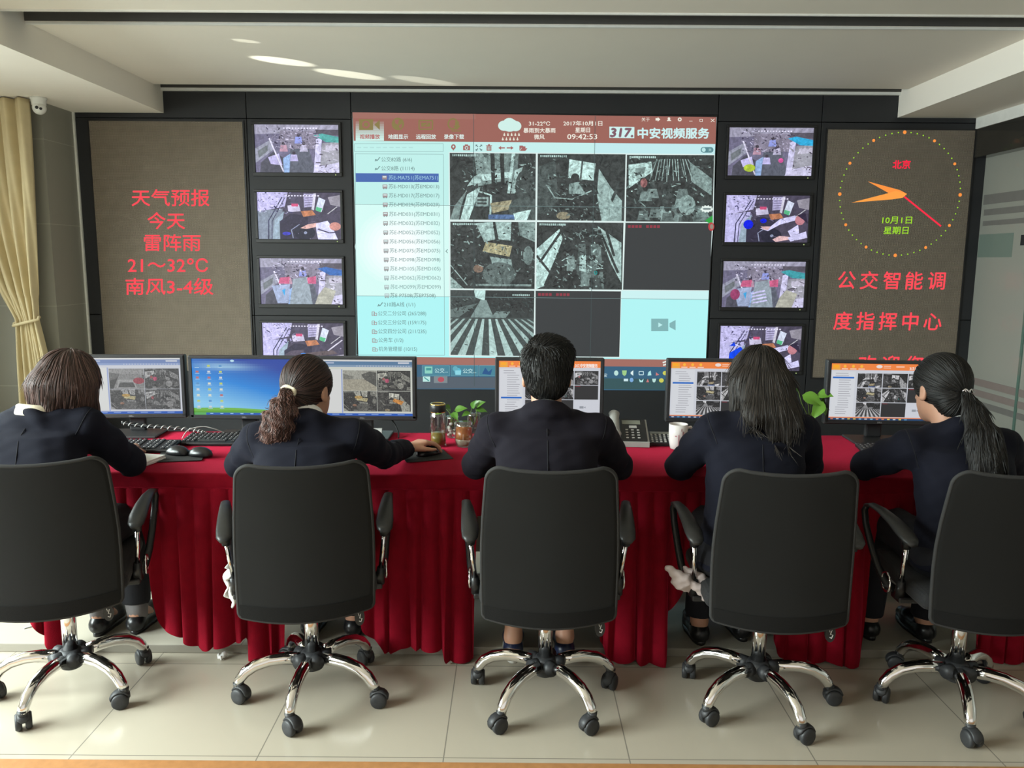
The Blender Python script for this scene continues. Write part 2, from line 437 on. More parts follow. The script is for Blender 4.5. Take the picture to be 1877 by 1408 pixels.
for n, (y0, y1) in enumerate(((-1.1, 2.75), (3.05, 5.6))):
    b = MB()
    for yy in np.linspace(y0, y1, 4): b.span(-4.48, -4.42, max(y0, yy-0.03), min(y1, yy+0.03), 0.82, 2.68)
    b.span(-4.48, -4.42, y0, y1, 0.82, 0.87); b.span(-4.48, -4.42, y0, y1, 2.63, 2.68); b.span(-4.475, -4.425, y0, y1, 2.05, 2.1)
    w = struct(b.build('window_%d' % (n+1), M_WHITE), 'white framed window in the window wall')
    g = MB(); g.span(-4.452, -4.448, y0+0.01, y1-0.01, 0.84, 2.66); g.build('pane', M_PANE, w)

# glass partition on the right
M_FROST = mat('frosted_film', (0.30, 0.305, 0.27), 0.35, var=0.05, scale=1.2, spec=0.5, coat=0.3)
M_CLEAR = mat('clear_green_glass', (0.17, 0.22, 0.19), 0.08, var=0.05, scale=2)
M_STRIPE = mat('grey_film_stripe', (0.17, 0.165, 0.155), 0.4)
M_PINK = mat('dusty_film_stripe', (0.23, 0.19, 0.175), 0.4)
M_EDGE = mat('green_glass_edge', (0.10, 0.17, 0.14), 0.1)
b = MB(); b.span(3.935, 3.95, -3.6, 6.985, 0.036, 2.46)
wr = struct(b.build('wall_right', M_FROST), 'frosted glass partition')
for nm, z0, z1, y1, mm in (('stripe', 2.075, 2.155, 6.96, M_STRIPE), ('stripe', 1.985, 2.035, 6.94, M_STRIPE), ('stripe', 1.90, 1.94, 6.94, M_STRIPE),
                           ('stripe', 0.565, 0.625, 6.95, M_PINK), ('stripe', 0.475, 0.53, 6.95, M_PINK), ('stripe', 0.39, 0.44, 6.95, M_STRIPE)):
    b = MB(); b.span(3.932, 3.936, -3.6, y1, z0, z1); b.build(nm, mm, wr)
b = MB(); b.span(3.932, 3.936, 6.50, 6.975, 1.64, 1.83); b.build('clear_band', M_CLEAR, wr)
b = MB(); b.span(3.931, 3.936, 6.28, 6.40, 1.73, 1.81); b.build('door_lock', M_PANEL, wr)
b = MB(); b.span(3.926, 3.955, 6.235, 6.262, 0.036, 2.46); b.build('glass_edge', M_EDGE, wr)
b = MB(); b.span(3.93, 4.02, -3.6, 7.0, 0.0, 0.036); b.span(3.955, 4.3, 7.0, 7.1, 0, 3.1)
struct(b.build('baseboard_right', M_PANEL), 'dark sill under the glass partition')
b = MB(); b.span(3.83, 3.99, -3.6, 6.98, 2.46, 2.69, 0.004)
struct(b.build('trim_9', M_BEAM), 'black glossy beam over the glass partition')
b = MB(); b.span(3.82, 4.0, -3.6, 6.98, 2.69, 2.79)
struct(b.build('trim_10', M_WHITE), 'pale fascia above the black beam')
b = MB(); b.span(5.3, 5.4, -3.6, 7.1, 0.0, 3.1)
struct(b.build('wall_corridor', M_PLASTER), 'corridor wall behind the glass partition')

# curtain tied back at the end of the window bay
M_CURT = weave_mat('cream_curtain', (0.62, 0.52, 0.32), 300, 0.9, 0.2)
cur = thing('curtain', 'cream curtain tied back beside the grey wall end', 'curtain', (-3.86, 6.34, 0))
def cfn(u, v):
    z = 2.77-v*2.70
    if z > 1.10:
        t = (2.77-z)/1.67; k = t**2.2
        l, r = -4.30+(0.395)*k, -3.680+(-0.050)*k
    else:
        t = (1.10-z)/1.07; k = 1-(1-t)**2
        l, r = -3.905-0.05*k, -3.73+0.10*k
    x = l+(r-l)*u
    amp = 0.035 if z > 1.3 else 0.022
    y = 6.34+amp*math.sin(u*2*PI*5.2+0.5*math.sin(z*2))+0.012*math.sin(u*2*PI*11+z*3)
    return (x, y, z)
b = MB(); b.grid(cfn, 90, 70)
o = b.build('drape', M_CURT, cur, off=cur.location)
sd = o.modifiers.new('thick', 'SOLIDIFY'); sd.thickness = 0.004
b = MB(); b.tube([(-3.82+0.10*math.cos(a), 6.34+0.05*math.sin(a), 1.10+0.025*math.cos(a*1.0)-0.02*(math.sin(a) < 0)) for a in np.linspace(0, 2*PI, 28)[:-1]], 0.012, 8, closed=True)
b.build('tieback', M_CURT, cur, off=cur.location)

# dome camera under the soffit
M_DOME = mat('camera_shell', (0.72, 0.72, 0.68), 0.35)
M_BLACK = mat('black_plastic', (0.012, 0.012, 0.013), 0.35, var=0.2)
dc = thing('security_camera', 'white dome security camera under the left soffit', 'camera', (-3.60, 6.36, 2.78))
b = MB(); b.lathe([(0.058, 0.0), (0.058, -0.012), (0.052, -0.02), (0.05, -0.055), (0.046, -0.06)], seg=28); b.build('base', M_DOME, dc)
b = MB(); b.ell((0.006, -0.008, -0.078), (0.049, 0.049, 0.048)); ball = b.build('ball', M_DOME, dc)
b = MB()
for x, z, r in ((0.012, -0.080, 0.013), (0.036, -0.088, 0.010)):
    c = Vector((x, -0.052 if x < 0.03 else -0.044, z)); b.lathe([(r, -0.004), (r*0.9, 0.006), (0.001, 0.008)], c, 14, Euler((PI/2+0.25, 0, 0.2)).to_matrix())
b.build('lens', M_BLACK, ball)
# ================================================================== wall displays
YW = 6.985
M_SCR = screen_mat('screen_light', 1.0)
M_BEZEL = mat('black_bezel', (0.012, 0.012, 0.013), 0.4, var=0.15)
M_BEZEL2 = mat('monitor_bezel', (0.030, 0.030, 0.032), 0.38, var=0.15, spec=0.4)
M_LED = weave_mat('led_matrix_off', (0.225, 0.19, 0.15), 34, 0.75, 0.8, ink=0.35)
def wall_map(ox, oz, Y=YW):
    def mp(px, py):
        p = at_y(px, py, 7.0); return (p.x-ox, p.z-oz)
    return mp
LEDRED, LEDGRN, LEDORG, LEDHOT = (1.0, 0.075, 0.10), (0.36, 0.75, 0.03), (1.0, 0.30, 0.05), (1.0, 0.02, 0.06)

def led_panel(name, label, x0, x1, z0, z1):
    ox, oz = (x0+x1)/2, (z0+z1)/2
    t = thing(name, label, 'LED display', (ox, 6.985, oz))
    w, h = x1-x0, z1-z0
    b = MB(); f = 0.012
    b.span(-w/2-f, w/2+f, -0.012, 0.0, h/2, h/2+f); b.span(-w/2-f, w/2+f, -0.012, 0.0, -h/2-f, -h/2)
    b.span(-w/2-f, -w/2, -0.012, 0.0, -h/2, h/2); b.span(w/2, w/2+f, -0.012, 0.0, -h/2, h/2)
    b.build('frame', M_BEZEL, t)
    b = MB(); b.span(-w/2, w/2, -0.010, 0.0, -h/2, h/2); b.build('led_matrix', M_LED, t)
    return t, Canvas(wall_map(ox, oz))
led, cv = led_panel('led_display', 'tall LED weather board with red forecast text on the left wall end', -3.545, -2.268, 0.62, 2.712)
for s, cx, cy, w in (('天气预报', 315, 363, 142), ('今天', 307, 405, 68), ('雷阵雨', 318, 445, 103), ('21～32℃', 310, 486, 146), ('南风3-4级', 313, 525, 160)):
    cv.text(s, cx, cy, 33, LEDRED, 0.012, width=w)
cv.build('lettering', M_SCR, led, (0, -0.0105, 0))

led, cv = led_panel('led_display', 'tall LED board with a round dotted clock above red welcome text', 2.597, 3.82, 0.60, 2.68)
ck = at_y(1647, 357, 7.0); cx0, cz0 = 1647.0, 357.0; RC = 105.5
for k in range(60):
    a = 2*PI*k/60
    p = at_y(1647, 357, 7.0); px, py = p.x+0.505*math.sin(a)-led.location.x, p.z+0.505*math.cos(a)-led.location.z
    cvx = Canvas(lambda u, v: (u, v)); r = 0.006 if k % 5 else (0.0155 if k % 15 == 0 else 0.013); col = LEDGRN if k % 5 else LEDORG
    cvx.poly([(px+r*math.cos(q), py+r*math.sin(q)) for q in np.linspace(0, 2*PI, 9)[:-1]], col, False)
    n = len(cv.v); cv.v.extend(cvx.v); cv.c.extend(cvx.c); cv.f.extend([tuple(i+n for i in f) for f in cvx.f])
cv.build('dial_dots', M_SCR, led, (0, -0.0104, 0)); cv = Canvas(cv.mp); cv.line((1655, 361), (1722, 415), 3.2, LEDHOT, True); cv.build('second_hand', M_SCR, led, (0, -0.0105, 0)); cv = Canvas(cv.mp)
cv.poly([(1588, 333), (1647, 349), (1660, 356), (1650, 362), (1640, 362)], LEDORG); cv.build('hour_hand', M_SCR, led, (0, -0.0106, 0)); cv = Canvas(cv.mp)
cv.poly([(1558, 372), (1624, 355), (1640, 350), (1660, 356), (1652, 363), (1632, 366)], (1.0, 0.36, 0.06))
cv.build('minute_hand', M_SCR, led, (0, -0.0107, 0)); cv = Canvas(cv.mp)
cv.text('北京', 1650, 302, 17, LEDHOT, 0.03, width=32, slant=0.1)
cv.text('10月1日', 1642, 404, 15, LEDGRN, 0.01, width=54, slant=0.1); cv.text('星期日', 1640, 422.5, 15, LEDGRN, 0.01, width=45, slant=0.1)
for s, cx, cy, pitch in (('公交智能调', 1632, 514, 41), ('度指挥中心', 1625, 588.5, 41), ('欢迎您', 1630, 668, 43)):
    for k, ch in enumerate(s):
        cv.text(ch, cx+(k-(len(s)-1)/2)*pitch, cy+(k-2)*0.4, 35, LEDRED, 0.014, slant=0.1)
cv.build('lettering', M_SCR, led, (0, -0.0105, 0))

# ------------------------------------------------------------------ pictures on the screens
def mixc(a, b, t): return tuple(a[i]+(b[i]-a[i])*t for i in range(3))
class Quad:
    grain = 1.0
    """unit square (u right, v down) spread over four drawing corners of a canvas"""
    def __init__(s, cv, q): s.cv = cv; s.q = q
    def p(s, u, v):
        a, b, c, d = s.q
        return ((a[0]*(1-u)+b[0]*u)*(1-v)+(d[0]*(1-u)+c[0]*u)*v, (a[1]*(1-u)+b[1]*u)*(1-v)+(d[1]*(1-u)+c[1]*u)*v)
    def poly(s, pts, col, up=True):
        pts = clip_rect(pts, (0, 0, 1, 1))
        if len(pts) >= 3: s.cv.poly([s.p(*x) for x in pts], tuple(col[:3])+(s.grain,), up, raw=True)
    def rect(s, x0, y0, x1, y1, col, up=True): s.poly([(x0, y0), (x1, y0), (x1, y1), (x0, y1)], col, up)
    def line(s, a, b, w, col, up=False):
        dx, dy = b[0]-a[0], b[1]-a[1]; L = math.hypot(dx, dy) or 1; nx, ny = -dy/L*w/2, dx/L*w/2
        s.poly([(a[0]+nx, a[1]+ny), (b[0]+nx, b[1]+ny), (b[0]-nx, b[1]-ny), (a[0]-nx, a[1]-ny)], col, up)
    def path(s, pts, w, col):
        s.cv.lay += 1
        for a, b in zip(pts[:-1], pts[1:]): s.line(a, b, w, col)
    def oval(s, cx, cy, rx, ry, col, up=True, n=14): s.poly([(cx+rx*math.cos(2*PI*k/n), cy+ry*math.sin(2*PI*k/n)) for k in range(n)], col, up)
    def specks(s, rng, n, x0, y0, x1, y1, cols, lo=0.008, hi=0.035):
        for c in cols:
            s.cv.lay += 1
            for _ in range(n):
                u, v = rng.uniform(x0, x1), rng.uniform(y0, y1); a = rng.gauss(0.9, 0.7); l, w = rng.uniform(lo, hi)*rng.choice((0.5, 0.8, 1.3)), rng.uniform(lo*0.35, lo*1.5); k = rng.uniform(0.45, 1.1)
                cc = tuple(q*k for q in c); ca, sa = math.cos(a), math.sin(a)
                s.poly([(u+x*ca-y*sa, v+x*sa+y*ca) for x, y in ((-l, -w*rng.uniform(0.2, 1)), (l*rng.uniform(0.4, 1), -w), (l, w*rng.uniform(0.2, 1)), (-l*rng.uniform(0.3, 1), w))], cc, False)
    def caption(s, col):
        s.cv.lay += 1
        for k in range(14): s.rect(0.03+k*0.022, 0.02, 0.045+k*0.022, 0.05, col, False)

def pic(q, kind, tint, seed, lift=0.0, k=1.0):
    """draws one bus-camera picture; tint colours the lights, lift is how milky its blacks are"""
    rng = random.Random(seed)
    def g(v): return tuple(lift+(tint[i]-lift)*v*k for i in range(3))
    q.grain = 1.0 if kind == 'dark' else (0.55 if kind in ('road', 'street', 'traffic') else 0.12)
    q.rect(0, 0, 1, 1, g(0.03))
    if kind == 'dark': return
    if kind == 'road':                                             # zebra crossing seen from the bus front
        q.rect(0, 0.42, 1, 1, g(0.07)); q.poly([(0, 0), (0.42, 0), (0.38, 0.14), (0.3, 0.17), (0.0, 0.3)], g(0.05))
        q.poly([(0.28, 0.0), (0.42, 0.0), (0.41, 0.16), (0.36, 0.14), (0.3, 0.11)], g(0.9)); q.poly([(0.36, 0.15), (0.43, 0.15), (0.52, 0.42), (0.24, 0.42)], g(0.35))
        q.poly([(0.42, 0), (1, 0), (1, 0.35), (0.46, 0.24)], g(0.02)); q.poly([(0.0, 0.3), (0.33, 0.2), (0.1, 0.42), (0, 0.42)], g(0.18))
        q.poly([(0.55, 0.32), (0.72, 0.32), (0.66, 0.42), (0.48, 0.42)], g(0.3))
        for i, x in enumerate(np.linspace(-1.05, 2.1, 17)):
            a = 0.44+0.62*(x-0.45)/1.6; q.poly([(a-0.012, 0.44), (a+0.014, 0.44), (x+0.045, 1.02), (x-0.055, 1.02)], g(0.75-0.28*abs(x-0.5)), i == 0)
        q.specks(rng, 40, 0.5, 0.05, 1, 0.35, [g(0.08), g(0.12), g(0.0)]); q.specks(rng, 25, 0, 0.12, 0.3, 0.35, [g(0.25), g(0.02)])
        q.specks(rng, 18, 0, 0.5, 1, 1, [g(0.2)], 0.01, 0.02); q.cv.lay += 1
        for kk in range(9): q.rect(0.74+kk*0.024, 0.055, 0.755+kk*0.024, 0.08, g(0.8), False)
        return
    if kind == 'front':                                            # windscreen and door
        q.poly([(0.28, 0.0), (0.58, 0.0), (0.60, 0.42), (0.33, 0.5)], g(0.32)); q.poly([(0.60, 0), (0.8, 0), (0.78, 0.5), (0.62, 0.45)], g(0.22))
        q.poly([(0.12, 1.0), (0.2, 0.62), (0.36, 0.5), (0.30, 0.72), (0.22, 1.0)], g(0.75)); q.poly([(0, 1), (0.05, 0.8), (0.2, 0.55), (0.13, 0.8), (0.1, 1)], g(0.3))
        q.poly([(0.36, 0.32), (0.7, 0.28), (0.7, 0.36), (0.38, 0.42)], g(0.8)); q.poly([(0.28, 0.35), (0.36, 0.3), (0.36, 0.44), (0.2, 0.5)], g(0.7))
        for x in (0.47, 0.58): q.poly([(x, 0), (x+0.05, 0), (x+0.06, 0.55), (x+0.02, 0.55)], g(0.02))
        q.poly([(0.72, 0.0), (0.76, 0.0), (0.70, 0.6), (0.67, 0.6)], g(0.7)); q.poly([(0.76, 0.25), (0.85, 0.2), (0.78, 0.6), (0.71, 0.6)], g(0.6))
        q.path([(0.3, 0.56), (0.48, 0.63), (0.47, 0.95)], 0.022, g(0.8)); q.rect(0.3, 0.66, 0.45, 0.8, g(0.4)); q.rect(0.32, 0.69, 0.43, 0.72, g(0.05)); q.rect(0.32, 0.74, 0.43, 0.77, g(0.05))
        q.poly([(0.47, 0.75), (0.72, 0.7), (0.7, 0.84), (0.5, 0.9)], mixc(g(0.4), (0.40, 0.30, 0.12), 0.6)); q.oval(0.88, 0.5, 0.12, 0.26, g(0.06)); q.oval(0.88, 0.85, 0.2, 0.2, g(0.09))
        q.rect(0.45, 0.92, 0.78, 0.99, mixc(g(0.3), (0.05, 0.12, 0.35), 0.7)); q.poly([(0.74, 0.9), (0.95, 0.84), (0.9, 1), (0.76, 1)], g(0.85)); q.specks(rng, 45, 0.15, 0.0, 1, 0.6, [g(0.5), g(0.0), g(0.25)])
    elif kind == 'cab':                                            # driver seen from behind
        q.poly([(0.36, 0.08), (0.66, 0.14), (0.64, 0.4), (0.35, 0.36)], g(0.85)); q.line((0.51, 0.1), (0.49, 0.4), 0.02, g(0.1), True)
        q.poly([(0.70, 0.22), (0.84, 0.5), (0.97, 0.7), (0.97, 1), (0.74, 1), (0.68, 0.6)], g(0.5)); q.poly([(0.84, 0.68), (0.93, 0.4), (0.93, 0.52), (0.86, 0.72)], g(0.06))
        q.poly([(0.0, 0.2), (0.2, 0.1), (0.24, 0.7), (0.1, 0.9), (0, 0.9)], g(0.08)); q.oval(0.43, 0.36, 0.05, 0.07, g(0.02)); q.poly([(0.36, 0.45), (0.46, 0.42), (0.56, 0.6), (0.36, 0.6)], g(0.4))
        q.path([(0.12, 0.5), (0.2, 0.66), (0.4, 0.68), (0.62, 0.55)], 0.015, g(0.5)); q.oval(0.52, 0.8, 0.15, 0.18, g(0.02)); q.oval(0.3, 0.93, 0.08, 0.06, mixc(g(0.3), (0.3, 0.22, 0.1), 0.6))
        q.specks(rng, 45, 0.1, 0.3, 0.72, 1.0, [g(0.45), g(0.0), g(0.2)]); q.specks(rng, 12, 0, 0, 0.35, 0.4, [g(0.2)])
    elif kind == 'crowd':                                          # packed saloon
        q.poly([(0.02, 0.15), (0.28, 0.1), (0.3, 0.25), (0.03, 0.5)], g(0.8)); q.poly([(0.1, 0.2), (0.22, 0.18), (0.2, 0.28), (0.1, 0.32)], g(0.3)); q.poly([(0.72, 0.1), (0.98, 0.35), (0.98, 0.6), (0.75, 0.4)], g(0.35))
        for pole in range(13): x = 0.28+pole*0.042; q.path([(0.5+(x-0.5)*0.7, 0.06), (x+rng.uniform(-.02, .02), rng.uniform(0.28, 0.45))], 0.009, g(rng.uniform(0.3, 0.8)))
        for _ in range(22):
            x, y = rng.uniform(0.05, 0.95), rng.uniform(0.32, 0.9); v = rng.uniform(0.03, 0.4)
            q.poly([(x-0.07, y+0.2), (x-0.05, y+0.06), (x+0.05, y+0.06), (x+0.08, y+0.2)], g(v)); q.oval(x, y, 0.032, 0.05, g(rng.uniform(0.0, 0.08)))
        q.oval(0.2, 0.42, 0.04, 0.07, mixc(g(0.3), (0.4, 0.05, 0.06), 0.6)); q.oval(0.7, 0.75, 0.1, 0.15, g(0.4)); q.specks(rng, 50, 0, 0.05, 1, 1, [g(0.7), g(0.0), g(0.3)])
    elif kind == 'dash':                                           # table by the windscreen
        q.poly([(0.3, 0.02), (0.5, 0.0), (0.53, 0.26), (0.4, 0.3)], g(0.6)); q.poly([(0.53, 0.0), (0.72, 0), (0.71, 0.28), (0.57, 0.26)], g(0.65)); q.poly([(0.8, 0.0), (1, 0.0), (1, 0.3), (0.82, 0.2)], g(0.35))
        q.poly([(0.42, 0.3), (0.73, 0.36), (0.70, 0.52), (0.38, 0.44)], mixc(g(0.5), (0.46, 0.40, 0.20), 0.8)); q.poly([(0.47, 0.52), (0.72, 0.56), (0.74, 0.72), (0.5, 0.66)], g(0.4)); q.oval(0.58, 0.78, 0.2, 0.18, g(0.14))
        q.oval(0.33, 0.7, 0.06, 0.06, mixc(g(0.3), (0.3, 0.12, 0.05), 0.6)); q.poly([(0.0, 0.82), (0.16, 1.0), (0.0, 1.0)], g(0.5)); q.path([(0.0, 0.65), (0.2, 0.95)], 0.012, g(0.5)); q.oval(0.92, 0.5, 0.06, 0.14, g(0.25))
        q.specks(rng, 60, 0, 0.05, 1, 0.95, [g(0.5), g(0.0), g(0.25)]); q.rect(0.3, 0.93, 0.96, 0.96, g(0.3))
    elif kind == 'aisle':                                          # standing passengers
        q.poly([(0.0, 0.4), (0.26, 0.1), (0.3, 0.25), (0.1, 0.95), (0.0, 1.0)], g(0.8)); q.poly([(0.7, 0.05), (0.98, 0.3), (0.99, 0.9), (0.86, 0.6)], g(0.6))
        for a, c in (((0.04, 0.6), (0.3, 0.1)), ((0.1, 0.95), (0.28, 0.4)), ((0.72, 0.1), (0.95, 0.75)), ((0.8, 0.1), (0.9, 0.5)), ((0.0, 0.5), (0.16, 0.75))): q.path([a, c], 0.03, g(0.03))
        for _ in range(16):
            x, y = rng.uniform(0.28, 0.75), rng.uniform(0.25, 0.75); q.poly([(x-0.05, y+0.3), (x-0.04, y+0.05), (x+0.04, y+0.05), (x+0.06, y+0.3)], g(rng.uniform(0.02, 0.3))); q.oval(x, y, 0.026, 0.045, g(0.02))
        q.poly([(0.5, 0.5), (0.57, 0.48), (0.58, 0.74), (0.5, 0.72)], g(0.7)); q.oval(0.36, 0.9, 0.16, 0.18, g(0.02)); q.specks(rng, 60, 0.2, 0.05, 0.8, 1, [g(0.8), g(0.0), g(0.35)]); q.oval(0.69, 0.75, 0.02, 0.03, (0.02, 0.35, 0.33)); q.oval(0.69, 0.75, 0.01, 0.015, g(0.1))
    elif kind == 'street':                                         # pale road from a bus windscreen
        q.rect(0, 0, 1, 0.45, g(0.55)); q.poly([(0, 0.45), (1, 0.4), (1, 1), (0, 1)], mixc(g(0.45), (0.4, 0.36, 0.26), 0.5)); q.poly([(0.55, 0.2), (0.8, 0.05), (1, 0.1), (1, 0.8), (0.62, 0.42)], g(0.12))
        q.poly([(0, 0.15), (0.3, 0.3), (0.3, 0.42), (0, 0.45)], g(0.3)); q.specks(rng, 22, 0, 0.15, 1, 0.45, [g(0.2), g(0.7)]); return
    elif kind == 'traffic':                                        # car seen ahead
        q.rect(0, 0, 1, 0.3, g(0.5)); q.poly([(0, 0.2), (0.3, 0.25), (0.2, 0.5), (0, 0.6)], g(0.2)); q.poly([(0.3, 0.25), (0.95, 0.3), (1, 1), (0.1, 1)], g(0.38)); q.poly([(0.25, 0.55), (0.7, 0.55), (0.78, 0.95), (0.2, 0.95)], g(0.6)); q.poly([(0.3, 0.68), (0.68, 0.68), (0.74, 0.93), (0.24, 0.93)], g(0.08))
        q.oval(0.84, 0.6, 0.16, 0.16, (0.3, 0.07, 0.09)); q.specks(rng, 20, 0, 0.05, 1, 0.5, [g(0.2), g(0.6)]); return
    if kind != 'dark': q.caption(g(0.7))

LIL = (0.56, 0.52, 0.86)
def lcd_pic(q, kind, seed, teal, bright=1.0):
    """colour bus-camera pictures of the eight small wall screens"""
    rng = random.Random(seed); q.grain = 0.5
    def c(r, g_, b_): return (r*bright, g_*bright, b_*bright)
    if kind == 'saloon':
        q.rect(0, 0, 1, 1, c(0.16, 0.15, 0.24)); q.poly([(0, 0), (1, 0), (1, 0.14), (0, 0.2)], c(0.34, 0.33, 0.44))
        q.poly([(0.3, 0.12), (0.72, 0.12), (0.74, 0.5), (0.3, 0.5)], c(0.24, 0.22, 0.3)); q.poly([(0.42, 0.5), (0.64, 0.5), (0.72, 1), (0.38, 1)], c(0.11, 0.12, 0.16))
        q.poly([(0.0, 0.5), (0.2, 0.3), (0.22, 0.52), (0.0, 0.8)], c(0.30, 0.31, 0.4)); q.poly([(0.03, 0.55), (0.15, 0.42), (0.15, 0.55), (0.04, 0.7)], c(0.16, 0.18, 0.2))
        q.poly([(0.06, 0.8), (0.22, 0.55), (0.34, 0.7), (0.36, 1), (0.05, 1)], c(0.08, 0.08, 0.11)); q.poly([(0.15, 0.68), (0.28, 0.6), (0.32, 0.85), (0.18, 0.82)], LIL)
        q.poly([(0.33, 0.7), (0.42, 0.6), (0.40, 1), (0.33, 1)], c(0.3, 0.45, 0.75)); q.path([(0.17, 0.28), (0.33, 0.98)], 0.018, c(0.7, 0.68, 0.85))
        q.poly([(0.73, 0.3), (0.8, 0.25), (0.77, 0.95), (0.69, 1)], c(0.62, 0.6, 0.85)); q.poly([(0.8, 0.38), (1, 0.36), (1, 0.8), (0.77, 0.85)], c(0.34, 0.34, 0.4)); q.poly([(0.68, 1), (0.78, 0.86), (1, 0.78), (1, 1)], c(0.6, 0.58, 0.8))
        q.poly([(0.84, 0.42), (1, 0.40), (1, 0.52), (0.84, 0.54)], c(0.5, 0.48, 0.6)); q.poly([(0.72, 0.1), (1, 0.1), (1, 0.22), (0.74, 0.2)], c(0.1, 0.09, 0.12))
        q.poly([(0.7, 0.22), (0.8, 0.18), (1, 0.25), (1, 0.37), (0.85, 0.36)], teal)
        for x, y, cc in ((0.46, 0.62, LIL), (0.52, 0.25, c(0.3, 0.35, 0.8)), (0.58, 0.42, c(0.5, 0.48, 0.65)), (0.34, 0.42, c(0.5, 0.3, 0.4))):
            q.poly([(x-0.05, y+0.14), (x-0.035, y), (x+0.035, y), (x+0.05, y+0.14)], cc); q.oval(x, y-0.03, 0.02, 0.035, c(0.06, 0.05, 0.07))
        q.specks(rng, 60, 0.15, 0.05, 0.75, 0.5, [c(0.65, 0.62, 0.85), c(0.06, 0.05, 0.1), c(0.4, 0.36, 0.5)], 0.008, 0.03); q.specks(rng, 14, 0.75, 0.4, 1, 1, [c(0.12, 0.1, 0.15), c(0.7, 0.68, 0.85)], 0.01, 0.05)
    elif kind == 'empty':
        lcd_pic(q, 'saloon', seed, teal, bright); q.poly([(0.40, 0.45), (0.58, 0.4), (0.63, 1), (0.35, 1)], c(0.30, 0.36, 0.42)); q.poly([(0.24, 0.42), (0.36, 0.4), (0.35, 0.55), (0.22, 0.55)], c(0.6, 0.12, 0.25)); q.poly([(0.57, 0.42), (0.68, 0.38), (0.68, 0.55), (0.58, 0.55)], c(0.6, 0.12, 0.25))
        q.poly([(0.14, 0.6), (0.36, 0.56), (0.34, 0.98), (0.2, 0.98)], c(0.35, 0.42, 0.62)); q.poly([(0.7, 0.8), (0.78, 0.62), (0.92, 0.7), (0.86, 1), (0.66, 1)], c(0.42, 0.42, 0.36)); q.poly([(0.26, 0.7), (0.3, 0.66), (0.29, 0.82)], c(0.05, 0.4, 0.8))
    else:                                                          # driver at the wheel from above
        q.rect(0, 0, 1, 1, c(0.07, 0.06, 0.10)); q.poly([(0, 0), (0.37, 0), (0.33, 0.3), (0.0, 0.42)], c(0.55, 0.52, 0.85)); q.poly([(0, 0.4), (0.3, 0.35), (0.3, 0.55), (0.22, 1), (0, 1)], c(0.22, 0.26, 0.34) if kind == 'driver' else c(0.52, 0.5, 0.82))
        q.poly([(0.17, 1), (0.2, 0.6), (0.32, 0.4), (0.28, 0.7), (0.26, 1)], c(0.32, 0.42, 0.52)); q.path([(0.30, 0.1), (0.2, 0.4), (0.13, 0.6), (0.12, 1)], 0.014, c(0.04, 0.04, 0.1)); q.path([(0.33, 0.12), (0.24, 0.4), (0.17, 0.62), (0.16, 1)], 0.010, c(0.04, 0.04, 0.1))
        q.poly([(0.26, 0.62), (0.4, 0.45), (0.6, 0.5), (0.62, 1), (0.26, 1)], c(0.035, 0.03, 0.06)); q.rect(0.40, 0.0, 0.52, 0.4, c(0.08, 0.07, 0.12)); q.poly([(0.56, 0.03), (0.68, 0.03), (0.67, 0.3), (0.56, 0.32)], c(0.45, 0.42, 0.66))
        for kk in range(5): q.line((0.57, 0.07+kk*0.05), (0.67, 0.06+kk*0.05), 0.012, c(0.12, 0.1, 0.2), kk == 0)
        q.poly([(0.36, 0.28), (0.5, 0.26), (0.52, 0.4), (0.37, 0.42)], c(0.55, 0.52, 0.7)); q.rect(0.41, 0.24, 0.49, 0.3, c(0.6, 0.08, 0.2)); q.poly([(0.74, 0.1), (0.82, 0.16), (0.77, 0.42), (0.70, 0.36)], c(0.6, 0.65, 0.8)); q.poly([(0.71, 0.3), (0.78, 0.34), (0.76, 0.42), (0.7, 0.38)], c(0.1, 0.5, 0.25))
        q.poly([(0.68, 0.02), (0.71, 0.02), (0.68, 0.38), (0.65, 0.36)], c(0.6, 0.58, 0.7)); q.poly([(0.52, 0.4), (0.66, 0.38), (0.7, 0.48), (0.55, 0.52)], c(0.5, 0.2, 0.1)); q.poly([(0.85, 0.1), (1, 0.05), (1, 0.3), (0.88, 0.26)], c(0.3, 0.28, 0.34))
        q.path([(0.84, 0.46), (0.96, 0.3)], 0.014, c(0.5, 0.5, 0.55))
        if kind != 'wheel':
            q.oval(0.56, 0.86, 0.13, 0.16, c(0.02, 0.02, 0.04)); q.oval(0.57, 0.86, 0.02, 0.03, c(0.3, 0.34, 0.5)); q.path([(0.42, 0.98), (0.4, 0.8), (0.5, 0.68)], 0.012, c(0.3, 0.34, 0.5))
            if kind == 'driver':
                q.poly([(0.51, 0.76), (0.6, 0.68), (0.74, 0.64), (0.74, 0.72), (0.58, 0.78)], c(0.75, 0.45, 0.42)); q.poly([(0.7, 0.66), (0.84, 0.6), (0.9, 0.75), (0.96, 1), (0.72, 1), (0.7, 0.8)], c(0.68, 0.68, 0.98)); q.oval(0.93, 0.72, 0.07, 0.09, c(0.55, 0.25, 0.22)); q.path([(0.72, 0.78), (0.86, 0.86), (0.98, 0.84)], 0.022, c(0.05, 0.04, 0.1)); q.oval(0.34, 0.88, 0.05, 0.04, c(0.05, 0.05, 0.5))
            else:
                q.poly([(0.42, 0.7), (0.55, 0.66), (0.66, 0.5), (0.84, 0.42), (0.86, 0.52), (0.66, 0.62), (0.52, 0.76)], c(0.66, 0.64, 0.95)); q.poly([(0.43, 0.66), (0.55, 0.66), (0.52, 0.74), (0.46, 0.72)], c(0.75, 0.48, 0.5)); q.poly([(0.58, 0.94), (0.66, 0.86), (0.78, 0.88), (0.78, 0.94), (0.62, 0.99)], c(0.75, 0.48, 0.5))
